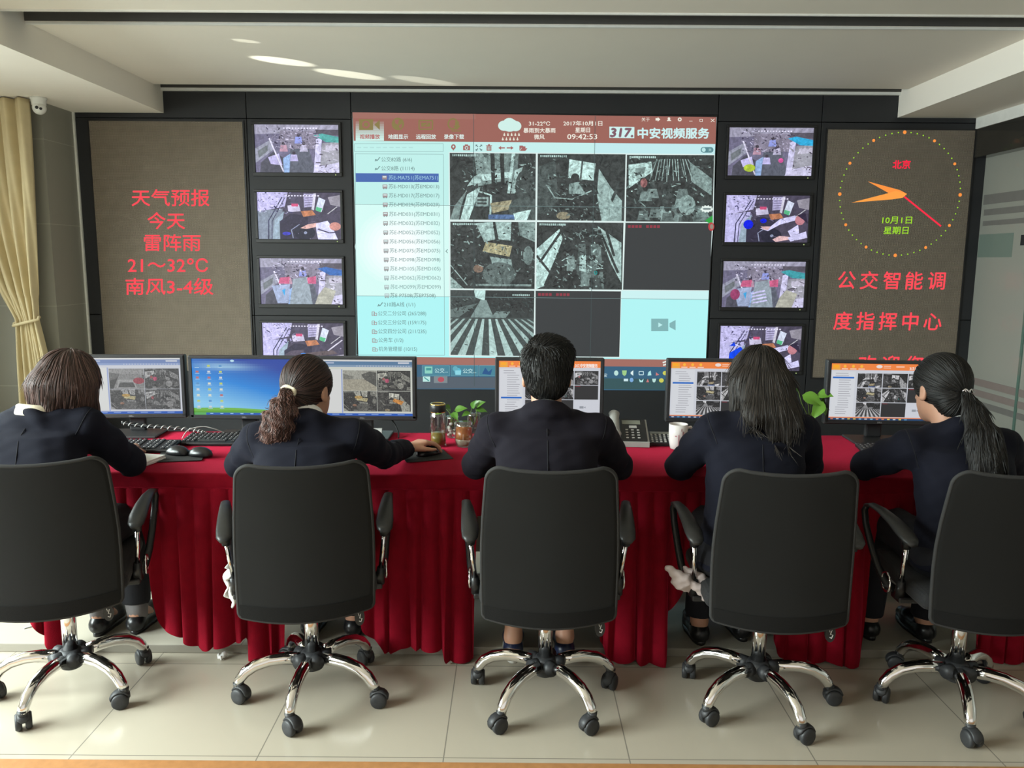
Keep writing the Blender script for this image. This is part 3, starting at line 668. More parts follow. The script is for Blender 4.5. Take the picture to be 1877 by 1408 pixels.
                q.poly([(0.76, 0.9), (0.98, 0.76), (1, 0.9), (0.8, 0.98)], c(0.66, 0.64, 0.95)); q.poly([(0.76, 0.76), (0.88, 0.62), (0.9, 0.8), (0.8, 0.88)], c(0.66, 0.64, 0.95)); q.oval(0.9, 0.52, 0.06, 0.11, c(0.5, 0.2, 0.24)); q.poly([(0.86, 0.42), (0.96, 0.36), (1, 0.6), (0.93, 0.5)], c(0.03, 0.02, 0.05))
                q.oval(0.28, 0.62, 0.06, 0.10, c(0.0, 0.01, 0.75)); q.oval(0.46, 0.54, 0.04, 0.05, c(0.0, 0.01, 0.75))
        else:
            q.poly([(0.27, 0.7), (0.35, 0.62), (0.5, 0.6), (0.5, 0.85), (0.3, 1.0)], c(0.1, 0.08, 0.12)); q.poly([(0.5, 0.68), (0.86, 0.6), (0.92, 0.68), (0.55, 0.78)], c(0.12, 0.09, 0.1)); q.oval(0.5, 0.73, 0.05, 0.06, c(0.05, 0.28, 0.85)); q.poly([(0.55, 0.82), (1, 0.7), (1, 1), (0.55, 1)], c(0.45, 0.42, 0.5)); q.path([(0.8, 0.62), (0.98, 0.38)], 0.02, c(0.65, 0.62, 0.75))
        q.specks(rng, 22, 0, 0, 0.4, 0.45, [c(0.3, 0.28, 0.5), c(0.7, 0.7, 1.0), c(0.05, 0.05, 0.15)], 0.008, 0.03); q.specks(rng, 12, 0.3, 0.4, 1, 1, [c(0.25, 0.22, 0.35), c(0.02, 0.02, 0.04)], 0.006, 0.03)
    q.cv.lay += 1
    for kk in range(12): q.rect(0.34+kk*0.035, 0.06, 0.36+kk*0.035, 0.085, c(0.75, 0.72, 0.9), False)

LCD = [(-1, 0, 'saloon', 'topmost', (0.10, 0.42, 0.40), 'crowded bus aisle with a teal panel'), (-1, 1, 'driver', 'second', None, 'driver in a white shirt with one arm stretched out'), (-1, 2, 'empty', 'third', (0.05, 0.16, 0.5), 'empty bus aisle with pink seats'), (-1, 3, 'wheel', 'lowest', None, 'bus dashboard with a light blue patch'),
       (1, 0, 'saloon', 'topmost', (0.03, 0.40, 0.70), 'bus aisle with a bright blue oval panel'), (1, 1, 'gloves', 'second', None, 'driver in a waistcoat beside two deep blue blobs'), (1, 2, 'empty', 'third', (0.05, 0.33, 0.38), 'bus aisle with sunlight stripes on its floor'), (1, 3, 'gloves', 'lowest', None, 'driver beside a bright blue cloth')]
M_DOT = mat('indicator_light', (0.1, 0.12, 0.05), 0.4, emit=(0.6, 0.8, 0.3), estr=0.6)
for n, (sd, row, kind, ordn, teal, what) in enumerate(LCD):
    cx = -1.82 if sd < 0 else 2.13; zt = 2.692-0.5495*row
    w, h = 0.70, 0.388; cz = zt-h/2
    t = thing('wall_screen', '%s screen in the %s column, %s' % (ordn, 'left' if sd < 0 else 'right', what), 'screen', (cx, 6.985, cz), 0, 'small screens in the %s column' % ('left' if sd < 0 else 'right'))
    b = MB(); f = 0.022
    b.span(-w/2-f, w/2+f, -0.02, 0, h/2, h/2+f, 0.003); b.span(-w/2-f, w/2+f, -0.02, 0, -h/2-f-0.01, -h/2, 0.003); b.span(-w/2-f, -w/2, -0.02, 0, -h/2, h/2, 0.003); b.span(w/2, w/2+f, -0.02, 0, -h/2, h/2, 0.003); b.span(-w/2, w/2, -0.006, 0, -h/2, h/2)
    b.build('bezel', M_BEZEL, t)
    b = MB(); b.cyl((w/2-0.03, -0.0205, -h/2-0.018), (w/2-0.03, -0.022, -h/2-0.018), 0.005, seg=10); b.build('indicator_light', M_DOT, t)
    cv = Canvas(lambda u, v, w=w, h=h: ((u-0.5)*w, (0.5-v)*h), 2e-5)
    q = Quad(cv, ((0, 0), (1, 0), (1, 1), (0, 1)))
    lcd_pic(q, kind, 40+n, teal, 1.15 if sd < 0 else 1.0)
    if n == 4: q.oval(0.26, 0.84, 0.07, 0.08, (0.45, 0.6, 0.05)); q.oval(0.63, 0.68, 0.03, 0.05, (0.7, 0.1, 0.35))
    if n == 6:
        for kk in range(4): q.poly([(0.36+kk*0.01, 0.68+kk*0.07), (0.52+kk*0.01, 0.62+kk*0.07), (0.53+kk*0.01, 0.65+kk*0.07), (0.36, 0.72+kk*0.07)], (0.6, 0.58, 0.9), kk == 0)
        q.oval(0.16, 0.72, 0.06, 0.12, (0.3, 0.05, 0.14))
    if n == 7: q.poly([(0.1, 1), (0.13, 0.6), (0.26, 0.46), (0.33, 0.62), (0.26, 1)], (0.0, 0.06, 0.85)); q.poly([(0.12, 0.45), (0.18, 0.36), (0.2, 0.45)], (0, 0.05, 0.8))
    cv.build('picture', M_SCR, t, (0, -0.0065, 0))

# ------------------------------------------------------------------ the 3 x 3 video wall
VX, VZ = 0.158, 1.645
vw = thing('video_wall', 'huge video wall showing a bus list and nine camera tiles', 'video wall', (VX, 6.985, VZ))
b = MB(); b.span(-1.52, 1.52, -0.005, 0.015, -1.145, 1.145); b.build('housing', M_BEZEL, vw)
wm = wall_map(VX, VZ)
def z2(x, y): return wm(600+x/2.5365, 180+y/2.5365)
cv = Canvas(z2, 2.5e-5)
CY = [[(0.52, 0.86, 0.82), (0.56, 0.86, 0.84), (0.54, 0.82, 0.85)], [(0.66, 0.95, 0.90), (0.60, 0.90, 0.88), (0.60, 0.88, 0.88)], [(0.42, 0.90, 0.90), (0.42, 0.88, 0.88), (0.44, 0.90, 0.90)]]
def L2(x0, x1, t): return x0+(x1-x0)*t
def sx(i, y):      # screen-wide column i/3 at drawing row y
    l = L2(119, 150, (y-70)/1265); r = L2(1806, 1752, (y-88)/1240); return L2(l, r, i)
def sy(j, x):      # row edges, j = 0 top .. 3 bottom
    t = (x-120)/1685; return [L2(68, 90, t), L2(495, 513, t), L2(918, 936, t), L2(1333, 1352, t)][j]
for j in range(3):
    for i in range(3):
        y0, y1 = (68, 500, 925, 1340)[j:j+2]
        q = [(sx(i/3, y0), sy(j, sx(i/3, y0))), (sx((i+1)/3, y0), sy(j, sx((i+1)/3, y0))), (sx((i+1)/3, y1), sy(j+1, sx((i+1)/3, y1))), (sx(i/3, y1), sy(j+1, sx(i/3, y1)))]
        cv.poly(q, CY[j][i], False)
        if j == 1 and i == 0:       # the list shows brightest round the middle
            for kk in range(7): cv.oval(330, 690, 200-kk*20, 180-kk*17, mixc(CY[1][0], (0.93, 1.0, 1.0), (kk+1)/7))
HB = (0.33, 0.125, 0.10)
cv.poly([(119, 68), (1806, 90), (1802, 215), (125, 200)], HB); cv.poly([(119, 68), (690, 75), (690, 100), (120, 96)], (0.35, 0.15, 0.12), True)
cv.poly([(150, 1200), (1755, 1216), (1753, 1250), (151, 1235)], (0.36, 0.15, 0.12))
cv.poly([(149, 1235), (1755, 1250), (1754, 1358), (149, 1350)], (0.035, 0.115, 0.20)); cv.poly([(151, 1292), (960, 1297), (960, 1346), (149, 1350)], (0.085, 0.11, 0.14))
cv.poly([(1200, 1300), (1753, 1306), (1754, 1358), (1200, 1350)], (0.035, 0.09, 0.10))
for kk in range(8): cv.poly([(134, 110+kk*11), (265, 111+kk*11), (265, 200), (134, 200)], mixc(HB, (0.60, 0.86, 0.80), (kk+1)/8))
OL, WT, RD = (0.24, 0.19, 0.06), (0.72, 0.86, 0.82), (0.36, 0.13, 0.12)
cv.poly([(150, 100), (215, 100), (215, 150), (150, 150)], OL); cv.poly([(220, 125), (246, 102), (246, 150)], OL); cv.oval(182, 125, 18, 18, HB); cv.oval(182, 125, 10, 10, OL)
cv.oval(330, 122, 29, 29, OL); cv.poly([(315, 105), (335, 100), (330, 125), (318, 120)], HB); cv.poly([(335, 128), (350, 120), (345, 142), (336, 140)], HB)
cv.frame(428, 106, 490, 146, 6, OL); cv.rect(438, 116, 480, 134, OL); cv.line((450, 132), (470, 118), 4, HB, True)
cv.ring(585, 122, 22, 24, 7, OL); cv.poly([(595, 110), (612, 110), (612, 130), (620, 130), (603, 150), (586, 130), (595, 130)], OL); cv.rect(578, 152, 622, 157, OL)
for s, x, col in (('视频播放', 200, (0.45, 0.10, 0.10)), ('地图显示', 331, WT), ('远程回放', 460, WT), ('录像下载', 590, WT)): cv.text(s, x, 181, 24, col, 0.02, width=92)
for x, y, rx, ry in ((848, 128, 40, 30), (822, 130, 28, 24), (876, 132, 26, 24), (846, 116, 28, 22)): cv.oval(x, y, rx, ry, (0.62, 0.86, 0.80))
for r, y in ((0, 170), (1, 191)):
    for kk in range(5): cv.poly([(823-r*7+kk*17, y-9), (828-r*7+kk*17, y+5), (823-r*7+kk*17, y+8), (818-r*7+kk*17, y+5)], (0.80, 0.78, 0.66), kk == 0)
WW = (0.88, 0.86, 0.76)
for s, x, y, w in (('31-22℃', 986, 120, 98), ('暴雨到大暴雨', 986, 152, 148), ('微风', 985, 182, 48), ('2017年10月1日', 1187, 119, 180), ('星期日', 1186, 150, 68)): cv.text(s, x, y, 25, WW, 0.015, width=w)
cv.text('09:42:53', 1184, 181, 34, WW, 0.015, width=138)
cv.poly([(1310, 134), (1426, 136), (1425, 188), (1310, 186)], (0.62, 0.88, 0.86)); cv.text('317.', 1369, 162, 56, (0.22, 0.11, 0.14), 0.05, width=104, slant=0.15); cv.text('中安视频服务', 1607, 165, 52, (0.60, 0.86, 0.86), 0.035, width=330)
cv.text('关于', 1478, 101, 19, WW, 0, width=38); cv.poly([(1524, 95), (1534, 95), (1534, 90), (1546, 101), (1534, 111), (1534, 106), (1524, 106)], WW); cv.oval(1586, 97, 6, 6, WW); cv.poly([(1575, 108), (1586, 98), (1598, 108)], WW); cv.oval(1636, 101, 9, 9, WW); cv.oval(1636, 101, 4, 4, HB)
cv.rect(1680, 108, 1695, 110, WW); cv.frame(1729, 100, 1741, 111, 2, WW); cv.path([(1780, 98), (1797, 113)], 2.5, WW); cv.path([(1797, 98), (1780, 113)], 2.5, WW)
# tool row
cv.oval(587, 228, 11, 12, RD); cv.poly([(577, 231), (597, 231), (587, 246)], RD); cv.oval(587, 227, 4, 5, CY[0][0]); cv.poly([(632, 222), (664, 222), (664, 244), (632, 244)], RD); cv.rect(640, 217, 655, 223, RD); cv.oval(648, 233, 8, 8, CY[0][0]); cv.oval(648, 233, 5, 5, RD)
for dx, dy in ((-1, -1), (1, -1), (-1, 1), (1, 1)): cv.line((705+dx*4, 232+dy*4), (705+dx*14, 232+dy*13), 4, (0.12, 0.2, 0.2), dx*dy == 1); cv.poly([(705+dx*15, 232+dy*14), (705+dx*15, 232+dy*5), (705+dx*6, 232+dy*14)], (0.12, 0.2, 0.2))
cv.rect(741, 226, 763, 246, RD); cv.rect(738, 221, 766, 225, RD); cv.rect(747, 216, 757, 221, RD)
for kk in (746, 751, 756): cv.rect(kk, 229, kk+2, 243, CY[0][0])
cv.rect(803, 230, 826, 236, RD); cv.poly([(795, 233), (808, 224), (808, 242)], RD); cv.rect(834, 230, 855, 236, RD); cv.poly([(866, 233), (853, 224), (853, 242)], RD); cv.poly([(893, 222), (908, 222), (911, 226), (921, 226), (921, 234), (893, 246)], RD); cv.poly([(900, 235), (930, 235), (920, 247), (893, 247)], RD); cv.line((894, 247), (903, 233), 2, CY[0][0], True)
cv.oval(1745, 242, 12, 13, (0.10, 0.25, 0.28)); cv.oval(1780, 242, 12, 13, (0.10, 0.25, 0.28)); cv.rect(1745, 229, 1780, 255, (0.10, 0.25, 0.28)); cv.oval(1747, 242, 9, 10, (0.5, 0.8, 0.8)); cv.text('关', 1776, 242, 16, (0.5, 0.75, 0.75))
GR, INK = (0.26, 0.42, 0.42), (0.13, 0.22, 0.22)
cv.frame(129, 213, 540, 250, 2, GR); cv.lay += 1
for kk in range(9): cv.rect(140+kk*30, 229, 160+kk*30, 233, (0.42, 0.70, 0.68), False)
cv.path([(137, 1195), (132, 260), (541, 263), (546, 1194), (137, 1192)], 2, GR); cv.path([(561, 703), (552, 712), (561, 720)], 3, INK); cv.poly([(134, 350), (519, 352), (519, 392), (135, 391)], (0.055, 0.13, 0.42))
def bus_icon(x, y, faint): 
    cv.rect(x-11, y-10, x+11, y+8, mixc((0.30, 0.16, 0.17), (0.45, 0.62, 0.62), faint)); cv.rect(x-8, y-7, x+8, y-1, mixc((0.7, 0.8, 0.8), (0.6, 0.8, 0.8), faint)); cv.rect(x-8, y+8, x-3, y+11, INK); cv.rect(x+3, y+8, x+8, y+11, INK)
def line_icon(x, y): cv.path([(x-12, y+8), (x-8, y-2), (x-4, y+6), (x+4, y-2), (x+8, y-9), (x+12, y-9)], 3.5, INK)
def org_icon(x, y): cv.frame(x-11, y-8, x+1, y+9, 2.5, (0.34, 0.18, 0.18)); cv.frame(x+1, y-2, x+11, y+9, 2.5, (0.34, 0.18, 0.18)); cv.rect(x-8, y-3, x-2, y-1, (0.34, 0.18, 0.18)); cv.rect(x-8, y+2, x-2, y+4, (0.34, 0.18, 0.18))
def entry(s, x, y, w, col=INK): cv.text(s, 0, y, 24, col, 0.0, width=w, left=x)
line_icon(236, 287); entry('公交82路 (6/6)', 253, 288, 142); line_icon(236, 328); entry('公交8路 (11/14)', 253, 329, 154); bus_icon(268, 371, 0.2); entry('苏E-MA751(苏EMA751)', 287, 372, 229, (0.35, 0.6, 0.75))
for s, y in zip(('013', '017', '029', '031', '032', '052', '056', '075', '098', '105', '062', '099'), (413, 455, 497, 541, 583, 626, 668, 710, 752, 794, 836, 878)):
    f = 0.25 if y < 560 else (0.45 if y < 830 else 0.75); x = 270+(y-413)*0.017; bus_icon(x, y, f); entry('苏E-MD%s(苏EMD%s)' % (s, s), x+17, y, 234, mixc(INK, (0.4, 0.6, 0.6), f*0.4))
bus_icon(279, 918, 0.8); entry('苏E-P7508(苏EP7508)', 294, 918, 210); line_icon(249, 960); entry('210路A线 (1/1)', 265, 960, 146)
for s, x, y, w in (('公交二分公司 (265/288)', 238, 1001, 223), ('公交三分公司 (159/175)', 238, 1043, 223), ('公交四分公司 (211/235)', 239, 1084, 223), ('公务车 (1/2)', 240, 1125, 115), ('机务管理部 (10/15)', 241, 1166, 178)): org_icon(x-17, y, ); entry(s, x, y, w)
# camera tiles
TILES = [('front', (570, 256), (969, 260), (967, 568), (572, 565)), ('cab', (978, 260), (1385, 263), (1378, 572), (975, 568)), ('crowd', (1391, 265), (1795, 267), (1787, 577), (1385, 574)), ('dash', (573, 575), (966, 577), (963, 887), (574, 884)), ('aisle', (974, 577), (1375, 580), (1368, 890), (970, 887)),
         ('dark', (1384, 580), (1785, 582), (1772, 893), (1373, 890)), ('road', (573, 891), (962, 895), (958, 1198), (574, 1192)), ('dark', (968, 895), (1363, 898), (1355, 1201), (966, 1198))]
TT = (0.60, 0.86, 0.82)
cv.poly([(566, 252), (1798, 262), (1792, 580), (1766, 897), (1366, 894), (1358, 1205), (568, 1198)], (0.72, 0.86, 0.84))
for n, (kind, a, b_, c_, d_) in enumerate(TILES):
    pic(Quad(cv, (a, b_, c_, d_)), kind, TT, 100+n, 0.028)
    if kind == 'dark':
        q = Quad(cv, (a, b_, c_, d_)); q.rect(0, 0, 1, 1, (0.042, 0.046, 0.048)); cv.lay += 1
        for kk in range(9):
            if kk != 4: q.rect(0.03+kk*0.042, 0.035, 0.062+kk*0.042, 0.075, (0.28, 0.04, 0.06), False)
cv.rect(1503, 1024, 1582, 1082, (0.22, 0.45, 0.46)); cv.poly([(1588, 1045), (1616, 1030), (1616, 1078), (1588, 1063)], (0.22, 0.45, 0.46)); cv.poly([(1536, 1042), (1556, 1053), (1536, 1064)], (0.5, 0.85, 0.85))
# a floating service bubble at the right edge
cv.poly([(1735+math.cos(a)*(26+6*(k % 2))+25, 516+math.sin(a)*(13+5*(k % 2))) for k, a in enumerate(np.linspace(0, 2*PI, 25)[:-1])], (0.8, 0.9, 0.85)); cv.rect(1744, 512, 1778, 520, (0.2, 0.25, 0.25)); cv.poly([(1752, 570), (1788, 545), (1788, 600), (1770, 582)], (0.03, 0.36, 0.06)); cv.oval(1781, 598, 14, 20, (0.5, 0.05, 0.06)); cv.oval(1783, 598, 8, 12, (0.3, 0.25, 0.2))
# task bar
for x0, x1 in ((443, 570), (576, 702), (707, 830), (835, 955)): cv.poly([(x0, 1240), (x1, 1241), (x1, 1290), (x0, 1289)], (0.06, 0.22, 0.30)); cv.frame(x0, 1241, x1, 1289, 1.5, (0.2, 0.42, 0.48))
cv.rect(455, 1246, 490, 1278, (0.25, 0.62, 0.52)); cv.rect(461, 1252, 485, 1264, (0.05, 0.3, 0.3)); cv.oval(608, 1268, 16, 16, (0.1, 0.45, 0.6)); cv.oval(596, 1256, 12, 12, (0.12, 0.4, 0.5)); cv.rect(596, 1264, 622, 1284, (0.25, 0.65, 0.75)); cv.poly([(720, 1280), (735, 1250), (750, 1270), (768, 1255), (760, 1284)], (0.02, 0.09, 0.25))
cv.text('公交...', 531, 1264, 24, (0.6, 0.85, 0.85)); cv.text('公交...', 662, 1266, 24, (0.6, 0.85, 0.85))
cv.rect(446, 1292, 480, 1316, (0.5, 0.8, 0.75)); cv.path([(452, 1296), (474, 1312)], 5, (0.05, 0.3, 0.3)); cv.rect(497, 1291, 560, 1322, (0.2, 0.24, 0.26)); cv.oval(530, 1306, 15, 12, (0.45, 0.07, 0.10))
IC = [(0.5, 0.75, 0.7), (0.35, 0.6, 0.25), (0.7, 0.85, 0.85), (0.6, 0.8, 0.85), (0.45, 0.8, 0.8), (0.6, 0.2, 0.2), (0.6, 0.6, 0.1)]
cv.text('安', 1291, 1286, 18, (0.7, 0.85, 0.85)); cv.oval(1341, 1276, 10, 12, IC[0]); cv.poly([(1368, 1264), (1390, 1264), (1388, 1282), (1379, 1290), (1370, 1282)], IC[1]); cv.poly([(1408, 1272), (1420, 1263), (1420, 1288), (1408, 1280)], IC[2]); cv.frame(1447, 1268, 1467, 1284, 3, IC[3]); cv.poly([(1486, 1288), (1490, 1272), (1500, 1264), (1504, 1286)], IC[4]); cv.poly([(1525, 1272), (1540, 1284), (1524, 1288)], IC[5]); cv.oval(1568, 1276, 12, 10, IC[6])
cv.rect(1376, 1302, 1396, 1314, IC[3]); cv.oval(1412, 1308, 9, 10, (0.2, 0.4, 0.7)); cv.poly([(1446, 1302), (1457, 1312), (1468, 1302), (1464, 1318), (1450, 1318)], IC[4]); cv.poly([(1480, 1318), (1487, 1302), (1493, 1318)], IC[5]); cv.poly([(1507, 1302), (1526, 1302), (1522, 1316), (1516, 1320), (1510, 1316)], IC[0]); cv.oval(1550, 1310, 11, 10, IC[6])
cv.path([(1556, 1228), (1574, 1222)], 7, (0.75, 0.8, 0.75)); cv.path([(1558, 1240), (1576, 1234)], 7, (0.75, 0.8, 0.75))
# joints between the nine cubes
for i in (1, 2): cv.path([(sx(i/3, 70), 70+i*8), (sx(i/3, 1335), 1337)], 2.2, (0.06, 0.09, 0.09))
for j in (1, 2): cv.path([(sx(0, sy(j, 130)), sy(j, 130)), (sx(1, sy(j, 1780)), sy(j, 1780))], 1.8, (0.18, 0.28, 0.28))
cv.build('picture', M_SCR, vw, (0, -0.006, 0))
# ================================================================== office chairs
M_MESH = weave_mat('chair_net', (0.0095, 0.0092, 0.0085), 420, 0.85, 0.5, sheen=0.08)
M_MESH.node_tree.nodes['Principled BSDF'].inputs['Specular IOR Level'].default_value = 0.25
M_HEM = mat('chair_hem', (0.0065, 0.0063, 0.006), 0.85, bump=0.2, scale=60)
M_HEM.node_tree.nodes['Principled BSDF'].inputs['Specular IOR Level'].default_value = 0.2
M_PIPE = mat('chair_piping', (0.020, 0.0195, 0.019), 0.8, bump=0.2, scale=80)
M_CHROME = mat('chrome', (0.80, 0.79, 0.78), 0.10, metal=1.0, var=0.03)
M_GREYPL = mat('grey_plastic', (0.026, 0.027, 0.029), 0.5, bump=0.1, scale=40)
M_ARM = mat('armrest_rubber', (0.022, 0.022, 0.021), 0.42, var=0.15)
M_SEAT = mat('seat_cloth', (0.016, 0.016, 0.017), 0.9, sheen=0.2, bump=0.3, scale=60)
M_SCRIPT = mat('white_print', (0.7, 0.7, 0.7), 0.5)

def back_outline(n=26):
    """half-outline points (x, z) of the net back, rounded corners, top edge a little dipped, lower edge bowed down"""
    pts = []
    def corner(cx, cz, r, a0, a1, k=7):
        return [(cx+r*math.cos(math.radians(a0+(a1-a0)*i/k)), cz+r*math.sin(math.radians(a0+(a1-a0)*i/k))) for i in range(k+1)]
    right = corner(0.200, 0.434, 0.020, -82, 0) + [(0.2215, 0.50), (0.223, 0.60), (0.222, 0.68), (0.218, 0.76), (0.212, 0.84)] + corner(0.158, 0.892, 0.05, 0, 85)
    top = [(x, 0.940-0.010*(1-(x/0.16)**2)) for x in np.linspace(0.13, -0.13, 9)]
    bot = [(x, 0.4135-0.018*(1-(x/0.2)**2)) for x in np.linspace(-0.185, 0.185, 13)]
    left = [(-x, z) for x, z in reversed(right)]
    return right+top+left+bot
def back_y(x, z): return -0.262-0.035*((z-0.42)/0.5)+0.016*math.sin((z-0.42)/0.5*PI)+0.75*x*x

def make_chair():
    t = thing('office_chair', 'x', 'chair')
    ol = back_outline(); n = len(ol); cx, cz = 0.0, 0.67
    b = MB(); rings = [1.0, 0.985, 0.93, 0.8, 0.6, 0.4, 0.2]
    for side, dy in ((0, -0.006), (1, 0.006)):
        vs = []; fs = []
        for s in rings: vs += [(x*s, back_y(x*s, cz+(z-cz)*s)+dy*(1 if s < 1 else 0.2), cz+(z-cz)*s) for x, z in ol]
        vs.append((0, back_y(0, cz)+dy, cz))
        for r in range(len(rings)-1):
            for k in range(n):
                f = (r*n+k, r*n+(k+1) % n, (r+1)*n+(k+1) % n, (r+1)*n+k); fs.append(f if side == 0 else f[::-1])
        r = len(rings)-1
        for k in range(n): fs.append((r*n+k, r*n+(k+1) % n, len(vs)-1) if side == 0 else (r*n+(k+1) % n, r*n+k, len(vs)-1))
        b.raw(vs, fs)
    o = b.build('backrest', M_MESH, t)
    p = MB(); p.tube([(x*1.0, back_y(x, z), z) for x, z in ol], 0.007, 8, closed=True); p.build('piping', M_PIPE, o)
    hm = MB()
    hm.grid(lambda u, v: ((u-0.5)*2*(0.212+0.004*v), back_y((u-0.5)*0.43, 0.40+0.05*v)-0.0085, (0.417-0.018*(1-(2*u-1)**2))*(1-v)+v*(0.462-0.012*(1-(2*u-1)**2))), 20, 3)
    hm.build('hem', M_HEM, o)
    b = MB(); b.box((0, 0.03, 0.468), (0.47, 0.46, 0.065), 0.03, 4); b.build('seat', M_SEAT, t)
    b = MB(); b.box((0, 0.0, 0.415), (0.18, 0.26, 0.05), 0.012); b.box((0, -0.16, 0.425), (0.07, 0.19, 0.02), 0.006); b.box((0, -0.244, 0.455), (0.07, 0.014, 0.08), 0.004); b.build('tilt_mechanism', M_BLACK, t)
    b = MB(); b.lathe([(0.0255, 0.150), (0.0255, 0.40)], seg=24); b.lathe([(0.03, 0.39), (0.03, 0.41)], seg=20); b.build('gas_stem', M_CHROME, t)
    b = MB(); b.lathe([(0.026, 0.092), (0.036, 0.098), (0.041, 0.118), (0.043, 0.146), (0.041, 0.158), (0.034, 0.165), (0.029, 0.167)], seg=30)
    for k in range(5):
        a = 2*PI*k/5; b.tube([(0.03*math.cos(a), 0.03*math.sin(a), 0.140), (0.070*math.cos(a), 0.070*math.sin(a), 0.142)], [0.025, 0.0248], 14)
    hub = b.build('hub', M_GREYPL, t)
    # five chrome legs, each carrying its own castor
    prof = [(0.055, 0.142), (0.10, 0.147), (0.15, 0.145), (0.20, 0.132), (0.235, 0.11), (0.256, 0.084), (0.264, 0.062)]
    lm = MB(); lm.tube([(r, 0, z) for r, z in prof], [0.0225, 0.0225, 0.022, 0.0215, 0.0205, 0.019, 0.0175], 16)
    cm = MB()
    for s in (-1, 1):
        cm.lathe([(0.008, -0.0095), (0.023, -0.009), (0.026, -0.005), (0.026, 0.005), (0.022, 0.009), (0.008, 0.0095)], (0.012, s*0.0135, 0.0262), 22, Euler((PI/2, 0, 0)).to_matrix())
    cm.tube([(0.012+0.028*math.cos(a), 0, 0.0275+0.028*math.sin(a)) for a in np.linspace(-0.1, PI*0.95, 9)], [0.006]+[0.0165]*7+[0.006], 10, flat=0.35)
    cm.tube([(0, 0, 0.045), (0, 0, 0.066)], [0.013, 0.0155], 12)
    legs = []
    for k in range(5):
        if k == 0: lo = lm.build('leg', M_CHROME, t); co = cm.build('castor', M_GREYPL, lo); co.location = (0.264, 0, 0); co.scale = (1.12, 1.12, 1.12); l0, c0 = lo, co
        else:
            lo = l0.copy(); COL.objects.link(lo); lo.parent = t; co = c0.copy(); COL.objects.link(co); co.parent = lo
        lo.rotation_euler = (0, 0, 2*PI*k/5)
    for s in (-1, 1):
        X = s*0.268
        b = MB(); b.tube([(X-s*0.004, -0.165, 0.655), (X-s*0.002, -0.145, 0.664), (X, -0.10, 0.677), (X+s*0.008, -0.03, 0.697), (X+s*0.018, 0.05, 0.710), (X+s*0.026, 0.115, 0.710), (X+s*0.030, 0.155, 0.698)], [0.014, 0.027, 0.031, 0.027, 0.021, 0.017, 0.014], 16, flat=0.5)
        ar = b.build('armrest', M_ARM, t)
        b = MB(); b.tube([(X+s*0.029, 0.150, 0.700), (X+s*0.030, 0.172, 0.675), (X+s*0.026, 0.162, 0.625), (X+s*0.018, 0.120, 0.555), (X+s*0.008, 0.07, 0.49), (X-s*0.004, 0.02, 0.450), (X-s*0.03, -0.01, 0.430)], [0.012, 0.013, 0.013, 0.013, 0.014, 0.016, 0.018], 12, flat=0.6); b.build('front_strut', M_BLACK, ar)
        b = MB(); b.tube([(X-s*0.001, -0.115, 0.668), (X-s*0.003, -0.113, 0.628)], [0.019, 0.0145], 12); b.build('collar', M_BLACK, ar)
        b = MB(); b.tube([(X-s*0.003, -0.113, 0.632), (X-s*0.016, -0.070, 0.485)], 0.0085, 12); b.build('chrome_post', M_CHROME, ar)
        b = MB(); b.tube([(X-s*0.015, -0.073, 0.495), (X-s*0.02, -0.05, 0.43)], [0.013, 0.020], 12); b.box((X-s*0.09, -0.04, 0.422), (0.16, 0.07, 0.022), 0.006); b.build('bracket', M_BLACK, ar)
        b = MB(); b.tube([(X+s*0.006, 0.0+0.034*math.cos(a), 0.462+0.034*math.sin(a)) for a in np.linspace(0, 2*PI, 25)[:-1]], 0.0045, 8, closed=True); b.build('chrome_disc', M_CHROME, ar)
    # adjusting paddle with a white scribble, hanging at the lower right of the back
    b = MB(); b.tube([(0.10, -0.06, 0.425), (0.17, -0.17, 0.41), (0.188, -0.215, 0.405)], 0.006, 8)
    b.prism([(0.172+0.017*math.cos(a)*1.0, 0.378+0.030*math.sin(a)) for a in np.linspace(0, 2*PI, 17)[:-1]], -0.222, -0.212)
    pd = b.build('lever_paddle', M_BLACK, t)
    b = MB(); b.tube([(0.166, -0.2225, 0.398), (0.170, -0.2225, 0.384), (0.176, -0.2225, 0.392), (0.172, -0.2225, 0.376), (0.180, -0.2225, 0.374), (0.176, -0.2225, 0.362), (0.170, -0.2225, 0.366)], 0.0016, 6); b.build('script_print', M_SCRIPT, pd)
    return t
CH = [(-1.624, 2.798, 18, 48, 'leftmost black net-backed office chair, cut off by the left edge of the view'),
      (-0.735, 2.800, 12, 51, 'black net-backed office chair under the woman with the wavy ponytail'),
      (0.123, 2.771, 0, 17.5, 'black net-backed office chair in the middle, under the short-haired man'),
      (0.892, 2.752, -3, 71, 'black net-backed office chair under the woman with long loose hair'),
      (1.612, 2.753, -2, 36, 'rightmost black net-backed office chair, cut off by the right edge of the view')]
chair0 = make_chair(); CHAIRS = []
for i, (x, y, rz, la, lab) in enumerate(CH):
    c = chair0 if i == 0 else copy_tree(chair0)
    c.location = (x, y, 0); c.rotation_euler = (0, 0, math.radians(rz)); tag(c, lab, 'chair', 'office chairs at the long desk'); CHAIRS.append(c)
    rr = random.Random(i+3); k = 0
    for ch in c.children:
        if ch.name.startswith('leg') and ch.name[3:4] in ('', '.'):
            ch.rotation_euler = (0, 0, math.radians(la-rz+72*k)); k += 1
            for cc in ch.children: cc.rotation_euler = (0, 0, rr.uniform(0, 2*PI))
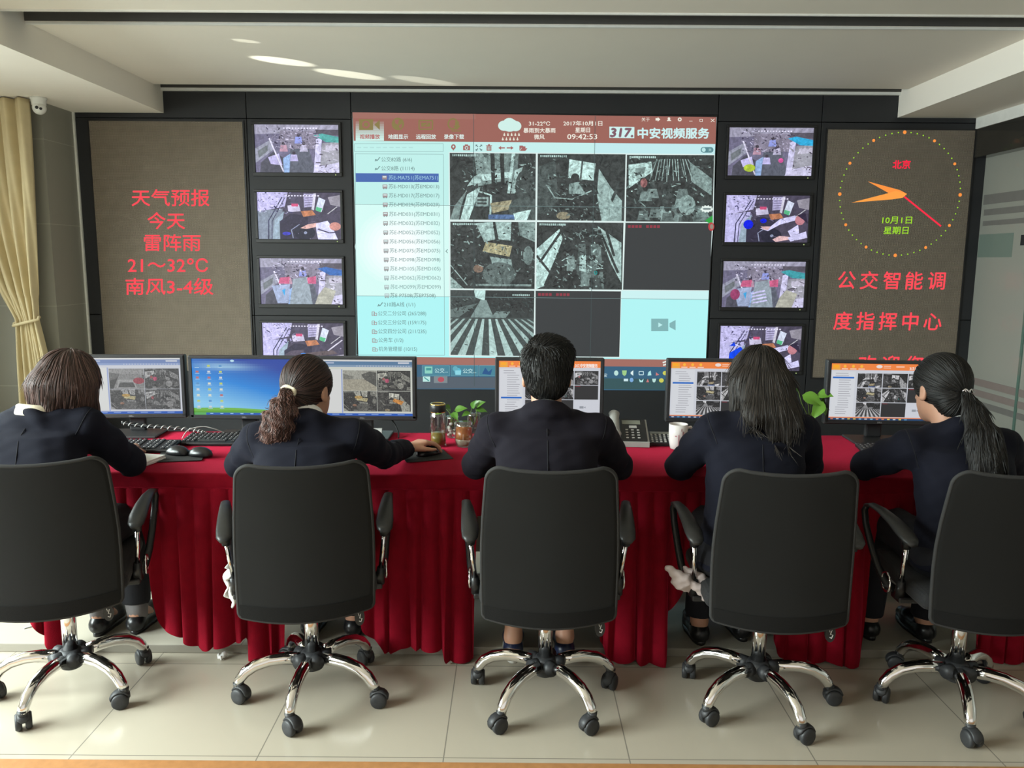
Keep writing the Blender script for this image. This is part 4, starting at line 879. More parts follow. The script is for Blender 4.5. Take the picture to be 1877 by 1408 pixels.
# ================================================================== modelling of bodies: blended solids turned into one continuous skin
def V(*a): return np.array(a, np.float32)
class Field:
    def __init__(s, lo, hi, h):
        s.h = h; s.lo = np.array(lo, np.float32); n = np.ceil((np.array(hi)-np.array(lo))/h).astype(int)+1
        s.n = n; s.d = np.full(tuple(n), 1.0, np.float32)
    def _blk(s, lo, hi, pad):
        i0 = np.clip(np.floor((np.array(lo)-pad-s.lo)/s.h).astype(int), 0, s.n); i1 = np.clip(np.ceil((np.array(hi)+pad-s.lo)/s.h).astype(int)+1, 0, s.n)
        ax = [s.lo[a]+s.h*np.arange(i0[a], i1[a], dtype=np.float32) for a in range(3)]
        return tuple(slice(i0[a], i1[a]) for a in range(3)), ax[0][:, None, None], ax[1][None, :, None], ax[2][None, None, :]
    def put(s, fn, lo, hi, k=0.02, op='u'):
        sl, x, y, z = s._blk(lo, hi, k+3*s.h)
        if 0 in s.d[sl].shape: return
        a = s.d[sl]; dn = fn(x, y, z).astype(np.float32)
        if op == 'u':
            h = np.clip(0.5+0.5*(a-dn)/k, 0, 1); s.d[sl] = a+(dn-a)*h-k*h*(1-h)
        else:
            dn = -dn; h = np.clip(0.5-0.5*(a-dn)/k, 0, 1); s.d[sl] = a+(dn-a)*h+k*h*(1-h)
    def cone(s, a, b, ra, rb, k=0.02, op='u', cap=False, flat=None):
        a, b = V(*a), V(*b); ba = b-a; L2 = float(ba@ba)+1e-9; r = max(ra, rb)
        fl = None if flat is None else (V(*flat[0])/np.linalg.norm(flat[0]), flat[1])
        def fn(x, y, z):
            px, py, pz = x-a[0], y-a[1], z-a[2]; t = np.clip((px*ba[0]+py*ba[1]+pz*ba[2])/L2, 0, 1)
            qx, qy, qz = px-t*ba[0], py-t*ba[1], pz-t*ba[2]
            dd = qx*qx+qy*qy+qz*qz
            if fl is not None:
                e = qx*fl[0][0]+qy*fl[0][1]+qz*fl[0][2]; dd = dd+e*e*(1/fl[1]**2-1)
            d = np.sqrt(dd)-(ra+(rb-ra)*t)
            if cap: d = np.maximum(d, ((x-b[0])*ba[0]+(y-b[1])*ba[1]+(z-b[2])*ba[2])/math.sqrt(L2))
            return d
        s.put(fn, np.minimum(a, b)-r, np.maximum(a, b)+r, k, op)
    def ell(s, c, r, R=None, k=0.02, op='u'):
        c = V(*c); rr = V(*r); M = np.eye(3, dtype=np.float32) if R is None else np.array(R, np.float32); m = max(r)
        def fn(x, y, z):
            px, py, pz = x-c[0], y-c[1], z-c[2]
            q = [M[0, i]*px+M[1, i]*py+M[2, i]*pz for i in range(3)]
            k0 = np.sqrt(sum((q[i]/rr[i])**2 for i in range(3)))+1e-6; k1 = np.sqrt(sum((q[i]/rr[i]**2)**2 for i in range(3)))+1e-6
            return k0*(k0-1)/k1
        s.put(fn, c-m, c+m, k, op)
    def loft(s, stations, k=0.03, op='u', p=2.4):
        """stations: (x, y, z, half width, half depth) from below upwards, read by height"""
        st = np.array(stations, np.float32); zs = st[:, 2]
        def fn(x, y, z):
            zz = np.clip(z, zs[0], zs[-1]).ravel()
            f = [np.interp(zz, zs, st[:, i])[None, None, :] for i in (0, 1, 3, 4)]
            e = (np.abs((x-f[0])/f[2])**p+np.abs((y-f[1])/f[3])**p)**(1/p)
            d = (e-1)*np.minimum(f[2], f[3]); cap = np.maximum(zs[0]-z, z-zs[-1])
            return np.where(cap > 0, np.sqrt(np.maximum(d, 0)**2+cap**2), np.maximum(d, cap))
        m = max(st[:, 3].max(), st[:, 4].max())
        s.put(fn, (st[:, 0].min()-m, st[:, 1].min()-m, zs[0]-0.01), (st[:, 0].max()+m, st[:, 1].max()+m, zs[-1]+0.01), k, op)
    def at(s, P):
        q = (np.asarray(P, np.float32)-s.lo)/s.h; q = np.clip(q, 0, np.array(s.n)-1.001); i = q.astype(int); f = q-i; r = 0
        for a in (0, 1):
            for b_ in (0, 1):
                for c in (0, 1): r = r+s.d[i[:, 0]+a, i[:, 1]+b_, i[:, 2]+c]*(f[:, 0] if a else 1-f[:, 0])*(f[:, 1] if b_ else 1-f[:, 1])*(f[:, 2] if c else 1-f[:, 2])
        return r
    def grad(s, P):
        e = s.h*0.8; g = np.stack([s.at(P+V(*(e*(k == a) for k in range(3))))-s.at(P-V(*(e*(k == a) for k in range(3)))) for a in range(3)], 1)
        return g/(np.linalg.norm(g, axis=1, keepdims=True)+1e-9)
    def warp(s, fn):
        ax = [s.lo[a]+s.h*np.arange(s.n[a], dtype=np.float32) for a in range(3)]
        s.d += fn(ax[0][:, None, None], ax[1][None, :, None], ax[2][None, None, :]).astype(np.float32)
    def mesh(s, smooth=1):
        d = s.d; ins = d < 0
        c = [ins[i:ins.shape[0]-1+i, j:ins.shape[1]-1+j, k:ins.shape[2]-1+k] for i in (0, 1) for j in (0, 1) for k in (0, 1)]
        al = c[0].copy(); an = c[0].copy()
        for q in c[1:]: al &= q; an |= q
        act = np.argwhere(an & ~al); idx = np.full(an.shape, -1, np.int32); idx[tuple(act.T)] = np.arange(len(act))
        val = np.stack([d[act[:, 0]+i, act[:, 1]+j, act[:, 2]+k] for i in (0, 1) for j in (0, 1) for k in (0, 1)], 1)
        off = np.array([(i, j, k) for i in (0, 1) for j in (0, 1) for k in (0, 1)], np.float32)
        P = np.zeros((len(act), 3), np.float32); cnt = np.zeros(len(act), np.float32)
        for a in range(8):
            for bb in range(a+1, 8):
                if np.abs(off[a]-off[bb]).sum() != 1: continue
                m = (val[:, a] < 0) != (val[:, bb] < 0); t = val[:, a]/(val[:, a]-val[:, bb]+1e-12)
                q = off[a][None]+(off[bb]-off[a])[None]*t[:, None]; P[m] += q[m]; cnt[m] += 1
        P = (P/np.maximum(cnt, 1)[:, None]+act)*s.h+s.lo
        F = []
        for ax in range(3):
            A = [slice(None)]*3; B = [slice(None)]*3; A[ax] = slice(0, -1); B[ax] = slice(1, None)
            ch = np.argwhere(ins[tuple(A)] != ins[tuple(B)]); u, w = (ax+1) % 3, (ax+2) % 3
            ch = ch[(ch[:, u] > 0) & (ch[:, w] > 0) & (ch[:, u] < s.n[u]-1) & (ch[:, w] < s.n[w]-1)]
            flip = ins[tuple(ch.T)]; e = np.eye(3, dtype=int); q = []
            for du, dw in ((-1, -1), (0, -1), (0, 0), (-1, 0)): q.append(idx[tuple((ch+du*e[u]+dw*e[w]).T)])
            q = np.stack(q, 1); q[~flip] = q[~flip][:, ::-1]; F.append(q)
        F = np.concatenate(F); F = F[(F >= 0).all(1)]
        for _ in range(smooth):
            S = np.zeros_like(P); n = np.zeros(len(P), np.float32)
            for a in range(4):
                for bb in ((a+1) % 4, (a-1) % 4): np.add.at(S, F[:, a], P[F[:, bb]]); np.add.at(n, F[:, a], 1)
            P = 0.5*P+0.5*S/np.maximum(n, 1)[:, None]
        return P, F
    def build(s, name, mats, parent=None, off=(0, 0, 0), smooth=1, matfn=None, tone=None):
        P, F = s.mesh(smooth); me = bpy.data.meshes.new(name)
        me.vertices.add(len(P)); me.vertices.foreach_set('co', (P-np.array(off, np.float32)).astype(np.float32).ravel())
        me.loops.add(F.size); me.loops.foreach_set('vertex_index', F.astype(np.int32).ravel())
        me.polygons.add(len(F)); me.polygons.foreach_set('loop_start', np.arange(0, F.size, 4, dtype=np.int32)); me.polygons.foreach_set('loop_total', np.full(len(F), 4, np.int32))
        mats = mats if isinstance(mats, (list, tuple)) else [mats]
        for m in mats: me.materials.append(m)
        if matfn is not None: me.polygons.foreach_set('material_index', matfn(P[F].mean(1)).astype(np.int32))
        if tone is not None:
            a = me.attributes.new('tone', 'FLOAT', 'POINT'); a.data.foreach_set('value', tone(P).astype(np.float32))
        me.update(calc_edges=True); me.polygons.foreach_set('use_smooth', np.ones(len(F), bool)); me.validate()
        return link(bpy.data.objects.new(name, me), parent)
# ================================================================== long desk, red cloth and what stands on it
ZT = 0.762
M_DESK = mat('desk_board', (0.30, 0.27, 0.22), 0.5, var=0.1, scale=12)
M_KICK = mat('pale_kickboard', (0.42, 0.41, 0.37), 0.4)
M_VELVET = mat('red_velvet', (0.19, 0.0035, 0.012), 0.9, var=0.22, scale=26, spec=0.08, sheen=0.55, tint=(1.0, 0.05, 0.13), bump=0.25, bscale=260)
dk = thing('desk', 'long desk hidden under the red velvet cloth', 'desk', (0.12, 3.45, 0))
b = MB(); b.span(-2.08, 2.10, -0.35, 0.36, 0.715, 0.752, 0.004); b.build('desktop', M_DESK, dk)
for x in (-2.05, -1.03, 0.98, 2.06):
    b = MB(); b.span(x-0.02, x+0.02, 0.1, 0.34, 0.037, 0.715, 0.003); b.build('leg', M_DESK, dk)
b = MB(); b.span(-2.03, 2.04, 0.29, 0.31, 0.20, 0.70); b.build('modesty_panel', M_DESK, dk)
b = MB(); b.span(-2.03, 2.04, 0.26, 0.285, 0.037, 0.10, 0.004); b.build('kickboard', M_KICK, dk)

tcl = thing('tablecloth', 'red velvet tablecloth with a pleated skirt over the long desk', 'tablecloth', (0.12, 3.45, 0.76))
def topz(x, y): return ZT-0.001+0.0012*math.sin(x*9+y*5)+0.0009*math.sin(x*23-y*17)
b = MB()
def topfn(u, v):
    x = -2.005+u*4.25
    if v < 0.80: y = 3.835-v/0.80*0.762; z = topz(x, y)
    elif v < 0.9: a = (v-0.8)/0.1*PI/2; y = 3.073-0.008*math.sin(a); z = topz(x, 3.07)-0.008*(1-math.cos(a))
    else: y = 3.065-0.002*math.sin(x*30); z = 0.753-(v-0.9)/0.1*0.055
    return (x, y, z)
b.grid(topfn, 220, 40)
b.grid(lambda u, v: (-2.005+u*4.25, 3.837, 0.761-v*0.16), 60, 3)
b.build('cloth_top', M_VELVET, tcl, off=tcl.location)
ZB = [(-2.01, .30), (-1.95, .22), (-1.87, .11), (-1.80, .006), (-1.785, .02), (-1.775, .60), (-1.47, .61), (-1.44, .40), (-1.40, .16), (-1.385, .11), (-1.24, .045), (-1.125, .07), (-1.06, .10), (-1.045, .10), (-1.035, .006), (-.99, .018), (-.95, .012), (-.915, .02), (-.90, .05), (-.885, .60), (-.615, .60), (-.60, .2), (-.585, .12), (-.52, .03), (-.47, .028), (-.44, .055), (-.29, .055), (-.245, .006), (-.16, .008), (-.15, .03), (-.135, .60), (.325, .60), (.34, .09),
      (.385, .006), (.43, .005), (.47, .02), (.52, .008), (.594, .004), (.603, .03), (.62, .22), (.70, .33), (.74, .60), (1.02, .60), (1.035, .10), (1.06, .045), (1.115, .006), (1.25, .01), (1.376, .005), (1.385, .05), (1.40, .45), (1.43, .60), (1.80, .60), (1.83, .10), (1.90, .004), (2.245, .01)]
zbx = [a for a, _ in ZB]; zbz = [c for _, c in ZB]
def skirt(u, v):
    x = -2.005+u*4.25; zb = float(np.interp(x, zbx, zbz)); z = 0.702+(zb-0.702)*v
    dr = (0.702-z)
    ph = x*2*PI/0.062+1.6*math.sin(x*3.1)+1.1*math.sin(x*7.7)+0.6*dr*math.sin(x*19); f = abs(math.sin(ph/2))**0.75
    wide = 0.5+0.5*math.sin(x*11.3+1.7*math.sin(x*4))
    amp = 0.010+0.070*min(dr, 0.45)*(0.45+0.55*wide)
    y = 3.066-amp*f-0.055*dr**1.4*wide
    xx = x+0.02*dr*math.sin(ph*0.5+x*5)
    return (xx, min(y, 3.066), z)
b = MB(); b.grid(skirt, 1300, 28); o = b.build('skirt', M_VELVET, tcl, off=tcl.location)
b = MB(); b.tube([(-2.0+4.24*k/60, 3.0635, 0.7005+0.001*math.sin(k)) for k in range(61)], 0.003, 6); b.build('seam', M_VELVET, tcl, off=tcl.location)

# ------------------------------------------------------------------ monitors
M_MON = screen_mat('monitor_light', 0.92, 130.0)
M_LOGO = mat('grey_logo', (0.35, 0.35, 0.36), 0.4)
def app_orange(cv, seed, hl):
    q = Quad(cv, ((0, 0), (1, 0), (1, 1), (0, 1)))
    q.rect(0, 0, 1, 1, (0.62, 0.64, 0.70)); q.rect(0, 0, 1, 0.115, (0.90, 0.24, 0.055)); q.rect(0.01, 0.02, 0.085, 0.115, (0.88, 0.40, 0.06)); q.rect(0.02, 0.025, 0.07, 0.075, (1.0, 0.42, 0.02))
    for x in (0.13, 0.21, 0.29): q.oval(x, 0.05, 0.014, 0.026, (1.0, 0.5, 0.05)); q.rect(x-0.03, 0.088, x+0.03, 0.104, (0.95, 0.66, 0.5))
    q.oval(0.46, 0.05, 0.03, 0.03, (0.85, 0.75, 0.72)); q.rect(0.5, 0.035, 0.57, 0.05, (0.95, 0.6, 0.45)); q.rect(0.5, 0.065, 0.57, 0.078, (0.95, 0.6, 0.45)); q.rect(0.62, 0.04, 0.70, 0.06, (0.95, 0.6, 0.45)); cv.text('317.中安视频服务', 0.86, 0.078, 0.075, (0.97, 0.86, 0.8), 0.02, width=0.22)
    q.rect(0.01, 0.14, 0.235, 0.95, (0.68, 0.70, 0.74)); q.rect(0.02, hl, 0.225, hl+0.03, (0.02, 0.14, 0.55)); rng = random.Random(seed); cv.lay += 1
    for k in range(19):
        y = 0.17+k*0.04
        if abs(y-hl-0.015) > 0.03:
            x = (0.045 if k in (0, 1) else (0.08 if k < 15 else 0.06)); q.rect(x, y, x+rng.uniform(0.09, 0.13), y+0.010, (0.36, 0.36, 0.40), False)
    kinds = ['front', 'cab', 'crowd', 'dash', 'aisle', 'dark', 'road', 'dark', None]; x0, x1, y0, y1 = 0.255, 0.985, 0.165, 0.945; w, h = (x1-x0)/3, (y1-y0)/3
    for k, kd in enumerate(kinds):
        c, r = k % 3, k//3; a, c0 = x0+c*w+0.004, y0+r*h+0.005
        if kd: pic(Quad(cv, ((a, c0), (a+w-0.008, c0), (a+w-0.008, c0+h-0.01), (a, c0+h-0.01))), kd, (0.68, 0.68, 0.70), seed+k, 0.012)
        if kd == 'dark': q.rect(a+0.01, c0+0.012, a+0.06, c0+0.02, (0.3, 0.03, 0.05))
    q.rect(0.80, 0.80, 0.84, 0.84, (0.3, 0.32, 0.36)); q.poly([(0.845, 0.815), (0.86, 0.803), (0.86, 0.837), (0.845, 0.825)], (0.3, 0.32, 0.36))
    q.rect(0, 0.948, 1, 0.965, (0.85, 0.26, 0.10)); q.rect(0, 0.965, 1, 1, (0.02, 0.06, 0.15)); cv.lay += 1
    for k in range(14): q.rect(0.02+k*0.055, 0.972, 0.045+k*0.055, 0.992, random.Random(seed*3+k).choice([(0.2, 0.5, 0.7), (0.5, 0.55, 0.6), (0.6, 0.2, 0.1), (0.7, 0.55, 0.1), (0.1, 0.3, 0.5)]), False)
def app_client(cv, seed, kinds, left, warm):
    q = Quad(cv, ((0, 0), (1, 0), (1, 1), (0, 1))); base = (0.58, 0.60, 0.66) if not warm else (0.60, 0.62, 0.56)
    q.rect(0, 0, 1, 1, base); q.rect(0, 0, 1, 0.03, (0.65, 0.66, 0.66)); q.rect(0, 0.03, 1, 0.095, (0.17, 0.24, 0.46) if not warm else (0.10, 0.20, 0.34)); q.rect(0, 0.095, 1, 0.13, (0.26, 0.34, 0.56) if not warm else (0.22, 0.32, 0.45)); q.rect(0.03, 0.045, 0.23, 0.07, (0.4, 0.46, 0.6)); q.rect(0.86, 0.04, 0.97, 0.07, (0.55, 0.58, 0.66)); cv.lay += 1
    for k in range(20): q.rect(0.45+k*0.027, 0.105, 0.462+k*0.027, 0.118, (0.6, 0.62, 0.7), False)
    q.rect(0.0, 0.17, left-0.01, 0.93, (0.66, 0.67, 0.66)); cv.lay += 1
    for k in range(15): q.rect(0.03, 0.2+k*0.047, 0.06+0.012*((k*7) % 6), 0.208+k*0.047, (0.35, 0.36, 0.38), False)
    q.rect(left-0.012, 0.17, left, 0.95, (0.3, 0.36, 0.6)); x1, y0, y1 = 0.985, 0.19, 0.925; w, h = (x1-left-0.005)/2, (y1-y0)/2
    for k, kd in enumerate(kinds):
        a, c0 = left+0.006+(k % 2)*w, y0+(k//2)*h; qq = Quad(cv, ((a, c0), (a+w-0.004, c0), (a+w-0.004, c0+h-0.005), (a, c0+h-0.005))); pic(qq, kd, (0.50, 0.50, 0.50) if not warm else (0.58, 0.58, 0.50), seed+k, 0.06 if not warm else 0.03)
        if k == 2: qq.oval(0.45, 0.3, 0.12, 0.08, (0.42, 0.28, 0.1))
        if k == 3 and warm: qq.poly([(0.5, 0.35), (0.8, 0.5), (0.72, 0.68), (0.46, 0.5)], (0.55, 0.24, 0.06))
        if k == 1: qq.oval(0.3, 0.5, 0.06, 0.1, (0.4, 0.08, 0.14))
    q.rect(0, 0.955, 1, 1, (0.02, 0.10, 0.46)); q.rect(0, 0.955, 0.12, 1, (0.25, 0.2, 0.16) if not warm else (0.03, 0.3, 0.5)); cv.lay += 1
    for k in range(6): q.rect(0.2+k*0.13, 0.966, 0.27+k*0.13, 0.982, (0.2, 0.32, 0.66), False)
def desktop_pic(cv):
    q = Quad(cv, ((0, 0), (1, 0), (1, 1), (0, 1))); n = 40; top, mid, low = (0.02, 0.06, 0.36), (0.02, 0.24, 0.70), (0.26, 0.60, 0.85)
    for i in range(n):
        for j in range(24):
            u, v = (i+0.5)/n, (j+0.5)/24; t = v+0.45*(1-u)-0.25; c = mixc(top, mid, min(1, max(0, t/0.45))) if t < 0.45 else mixc(mid, low, min(1, (t-0.45)/0.5))
            s = math.exp(-((v-0.12-0.05*u)/0.06)**2)*math.exp(-((u-0.32)/0.25)**2); c = mixc(c, (0.5, 0.8, 0.9), 0.55*s); q.rect(i/n, j/24, (i+1)/n, (j+1)/24, c, False)
    q.poly([(0, 0.90)]+[(k/20, 0.885-0.022*math.sin(PI*(k/20)*0.9+0.3)+0.07*(k/20)**2) for k in range(21)]+[(1, 0.96), (0, 0.96)], (0.16, 0.46, 0.06)); q.poly([(0, 0.93), (0.5, 0.915), (1, 0.955), (1, 0.97), (0, 0.97)], (0.10, 0.36, 0.03))
    q.rect(0, 0.96, 1, 1, (0.015, 0.10, 0.45)); q.rect(0, 0.96, 0.12, 1, (0.1, 0.4, 0.1)); cv.lay += 1; rng = random.Random(5)
    for k in range(8): q.rect(0.16+k*0.1, 0.968, 0.19+k*0.1, 0.985, (0.3, 0.5, 0.8), False)
    for i in range(3):
        for j in range(8):
            x, y = 0.05+i*0.115, 0.13+j*0.104; c = rng.choice([(0.6, 0.65, 0.7), (0.5, 0.6, 0.15), (0.5, 0.15, 0.15), (0.7, 0.72, 0.6), (0.1, 0.3, 0.6)]); q.rect(x-0.014, y-0.02, x+0.014, y+0.014, c, False); q.rect(x-0.022, y+0.022, x+0.022, y+0.032, (0.4, 0.6, 0.75), False)
    q.oval(0.40, 0.035, 0.02, 0.02, (0.5, 0.75, 0.85))
MON = [(-1.79, 3.73, 4, 'leftmost monitor, beside the woman with bobbed hair', 'client1'), (-1.257, 3.72, 0, 'monitor showing a blue sky desktop over green grass', 'desk'), (-0.705, 3.72, 0, 'monitor with four camera pictures, right of the woman with the wavy ponytail', 'client2'), (0.168, 3.72, 0, 'monitor straight in front of the short-haired man', 'o1'), (0.966, 3.72, -2, 'monitor behind the white mug', 'o2'), (1.703, 3.70, -3, 'rightmost monitor, in front of the woman with the straight ponytail', 'o3')]
for n, (x, y, rz, lab, kind) in enumerate(MON):
    t = thing('monitor', lab, 'monitor', (x, y, ZT), math.radians(rz), 'monitors on the red desk')
    w, h, zc = 0.507, 0.300, 0.232; sw, sh = 0.470, 0.264; so = 0.004
    b = MB(); b.box((0, 0.022, zc), (w, 0.04, h), 0.006, 3); b.box((0, 0.055, zc), (0.36, 0.035, 0.22), 0.012, 3)
    for sx_, x0, x1, z0, z1 in ((0, -w/2+0.004, w/2-0.004, zc+sh/2+so, zc+h/2-0.004), (0, -w/2+0.004, w/2-0.004, zc-h/2+0.004, zc-sh/2+so), (0, -w/2+0.004, -sw/2, zc-h/2+0.01, zc+h/2-0.01), (0, sw/2, w/2-0.004, zc-h/2+0.01, zc+h/2-0.01)): b.span(x0, x1, -0.003, 0.006, z0, z1, 0.0015)
    case = b.build('case', M_BEZEL2, t)
    vs, fs, tw, th = text_geo('DELL', 0.02); k = 0.010; b = MB(); b.raw([(px*k, -0.0035, zc-h/2+0.012+pz*k) for px, pz in vs], fs, False); b.build('logo', M_LOGO, case)
    cv = Canvas(lambda u, v, sw=sw, sh=sh, zc=zc: ((u-0.5)*sw, zc+so+(0.5-v)*sh), 1e-5)
    if kind == 'client1': app_client(cv, 300, ['traffic', 'crowd', 'dash', 'crowd'], 0.30, False)
    elif kind == 'client2': app_client(cv, 330, ['street', 'crowd', 'dash', 'cab'], 0.31, True)
    elif kind == 'desk': desktop_pic(cv)
    else: app_orange(cv, 400+n*20, {'o1': 0.64, 'o2': 0.36, 'o3': 0.235}[kind])
    cv.build('picture', M_MON, t, (0, 0.0015, 0))
    b = MB(); b.box((0, 0.075, 0.15), (0.075, 0.03, 0.28), 0.008); b.build('stand_neck', M_BEZEL2, t)
    b = MB(); b.box((0, 0.02, 0.006), (0.26, 0.185, 0.011), 0.005, 3); b.build('stand_base', M_BEZEL2, t)

# ------------------------------------------------------------------ keyboards, mice, pads
M_KEY = mat('key_caps', (0.028, 0.028, 0.03), 0.35, var=0.2); M_KEYB = mat('keyboard_body', (0.014, 0.014, 0.015), 0.4); M_LEGEND = mat('key_legend', (0.5, 0.5, 0.5), 0.5)
def keyboard(x, y, rz, lab):
    t = thing('keyboard', lab, 'keyboard', (x, y, ZT), math.radians(rz), 'black keyboards on the red desk'); R = (0.09, 0, 0)
    b = MB(); b.box((0, 0, 0.014), (0.45, 0.15, 0.016), 0.005, 2, R); b.build('body', M_KEYB, t)
    b = MB(); g = MB()
    for r in range(6):
        cols = [c for c in range(22) if c not in (15, 19)] if r else [c for c in range(22) if c not in (1, 15, 19, 20, 21)]
        if r == 5: cols = [0, 1, 2, 8, 9, 11, 12, 13, 14, 16, 17, 18, 20, 21]
        for c in cols:
            xx = -0.210+c*0.0200; yy = 0.058-r*0.0215; zz = 0.0235+yy*0.09; wd_ = 0.0165 if not (r == 5 and c == 8) else 0.11
            b.box((xx-(0.04 if wd_ > 0.1 else 0), yy, zz), (wd_, 0.0175, 0.008), 0.002, 1, R)
            if (r*7+c*3) % 4: g.box((xx-0.003, yy+0.002, zz+0.0042), (0.004, 0.005, 0.0006), 0, 1, R)
    kc = b.build('key_caps', M_KEY, t); g.build('legends', M_LEGEND, kc); return t
keyboard(-1.70, 3.45, 2, 'black keyboard half under the right sleeve of the woman with bobbed hair')
keyboard(-1.265, 3.60, 0, 'black keyboard below the monitor with the blue sky desktop')
keyboard(0.985, 3.44, 3, 'black keyboard whose corner shows below the white mug')
keyboard(1.75, 3.46, -4, 'black keyboard whose end shows left of the woman with the straight ponytail')
M_PAD = mat('mouse_mat', (0.022, 0.022, 0.022), 0.85, bump=0.2, scale=80); M_MOUSE = mat('mouse_shell', (0.010, 0.010, 0.011), 0.28, var=0.2)
def pad(x, y, rz, w, d, lab):
    t = thing('mouse_mat', lab, 'mouse mat', (x, y, ZT), math.radians(rz), 'mouse mats'); b = MB(); b.box((0, 0, 0.0022), (w, d, 0.003), 0.001); b.build('mat', M_PAD, t)
pad(-1.400, 3.335, 12, 0.19, 0.20, 'black mouse mat with two black mice lying on it'); pad(-0.375, 3.370, 20, 0.20, 0.19, 'black mouse mat under the hand of the woman with the wavy ponytail')
def mouse(x, y, rz, lab):
    t = thing('computer_mouse', lab, 'mouse', (x, y, ZT+0.0045), math.radians(rz), 'black computer mice')
    f = Field((-0.04, -0.065, -0.01), (0.04, 0.065, 0.05), 0.003); f.ell((0, -0.008, 0.004), (0.031, 0.052, 0.034), k=0.01); f.ell((0, 0.02, 0.002), (0.029, 0.038, 0.024), k=0.02); f.put(lambda X, Y, Z: Z+0*X+0*Y, (-0.04, -0.065, -0.01), (0.04, 0.065, 0.0), 0.003, 's')
    o = f.build('shell', M_MOUSE, t, smooth=1); b = MB(); b.lathe([(0.002, -0.004), (0.009, -0.003), (0.009, 0.003), (0.002, 0.004)], (0, 0.032, 0.022), 14, Euler((0, PI/2, 0)).to_matrix()); b.build('wheel', M_GREYPL, t); return t
mouse(-1.424, 3.354, 65, 'left one of two black mice on the mat'); mouse(-1.318, 3.330, 68, 'right one of two black mice on the mat'); mouse(-0.362, 3.378, -48, 'black mouse under the right hand of the woman with the wavy ponytail')

# ------------------------------------------------------------------ papers
M_PAPER = mat('white_paper', (0.78, 0.78, 0.76), 0.8)
def paper(name, x, y, rz, w, d, h, lab, cat):
    t = thing(name, lab, cat, (x, y, ZT), math.radians(rz)); b = MB(); n = max(1, int(h/0.004))
    for k in range(n): b.box((0.002*math.sin(k*2.1), 0.002*math.cos(k*1.7), 0.0015+h*(k+0.5)/n), (w, d, h/n*0.92), 0.0006, 1, (0, 0, 0.01*math.sin(k*3)))
    b.build('sheets', M_PAPER, t)
paper('paper_pad', -1.555, 3.235, -12, 0.20, 0.13, 0.018, 'white paper pad beside the elbow of the woman with bobbed hair', 'paper')
paper('paper_sheet', -0.085, 3.50, 25, 0.15, 0.11, 0.003, 'white paper sheet left of the short-haired man', 'paper'); paper('paper_sheet', 0.85, 3.60, 20, 0.14, 0.10, 0.02, 'white paper behind the white mug', 'paper')
paper('paper_sheet', -0.60, 3.55, -10, 0.17, 0.10, 0.006, 'white paper just left of the hand on the mouse', 'paper'); paper('notebook', -0.70, 3.70, 8, 0.17, 0.12, 0.022, 'white notebook on the foot of the monitor with four pictures', 'notebook')
bpy.data.objects['notebook'].location.z = ZT+0.0125

# ------------------------------------------------------------------ glassware, mug and plants
def glass_mat(name, col, dens=0.12):
    m = bpy.data.materials.new(name); m.use_nodes = True; nt = m.node_tree; nt.nodes.remove(nt.nodes['Principled BSDF'])
    tr = nt.nodes.new('ShaderNodeBsdfTransparent'); tr.inputs[0].default_value = col+(1,); gl = nt.nodes.new('ShaderNodeBsdfGlossy'); gl.inputs['Roughness'].default_value = 0.05
    lw = nt.nodes.new('ShaderNodeLayerWeight'); lw.inputs['Blend'].default_value = 0.35; ad = nt.nodes.new('ShaderNodeMath'); ad.operation = 'MULTIPLY_ADD'; ad.inputs[1].default_value = 0.55; ad.inputs[2].default_value = dens; mx = nt.nodes.new('ShaderNodeMixShader')
    nt.links.new(lw.outputs['Facing'], ad.inputs[0]); nt.links.new(ad.outputs[0], mx.inputs[0]); nt.links.new(tr.outputs[0], mx.inputs[1]); nt.links.new(gl.outputs[0], mx.inputs[2]); nt.links.new(mx.outputs[0], nt.nodes['Material Output'].inputs[0]); return m
M_GLASS = glass_mat('clear_glass', (0.93, 0.95, 0.93)); M_TEA = mat('green_tea', (0.30, 0.22, 0.045), 0.3, var=0.4, scale=60, trans=0.3); M_TEA2 = mat('amber_tea', (0.55, 0.20, 0.07), 0.25, var=0.35, scale=90, trans=0.35); M_BASEGL = mat('thick_glass_foot', (0.62, 0.55, 0.42), 0.15, trans=0.5, var=0.15)
M_GOLD = mat('gold_rim', (0.75, 0.52, 0.15), 0.2, metal=1.0); M_TLEAF = mat('tea_leaves', (0.10, 0.11, 0.02), 0.7, var=0.5, scale=90)
t = thing('tea_bottle', 'tall glass tea bottle with a black and gold lid', 'bottle', (-0.336, 3.554, ZT))
b = MB(); b.lathe([(0.034, 0.0), (0.036, 0.004), (0.036, 0.135), (0.033, 0.147), (0.031, 0.152), (0.031, 0.160)], seg=28); b.build('glass_body', M_GLASS, t)
b = MB(); b.lathe([(0.032, 0.010), (0.0325, 0.062)], seg=24); b.build('tea', M_TEA, t)
b = MB(); rr = random.Random(2)
for k in range(40): a, r = rr.uniform(0, 2*PI), rr.uniform(0.0, 0.031); b.ell((r*math.cos(a), r*math.sin(a), rr.uniform(0.014, 0.040)), (0.007, 0.004, 0.003), 6, 4)
b.build('tea_leaves', M_TLEAF, t)
b = MB(); b.lathe([(0.035, 0.158), (0.036, 0.161), (0.036, 0.186), (0.034, 0.191)], seg=28); lid = b.build('lid', M_BLACK, t)
b = MB(); b.lathe([(0.0345, 0.1905), (0.0345, 0.195), (0.029, 0.195), (0.027, 0.1925)], seg=28, cap=False); b.lathe([(0.0365, 0.157), (0.0365, 0.160)], seg=28, cap=False); b.build('gold_rim', M_GOLD, lid)
t = thing('tea_glass', 'cut glass tumbler of amber tea right of the tall tea bottle', 'glass', (-0.221, 3.557, ZT))
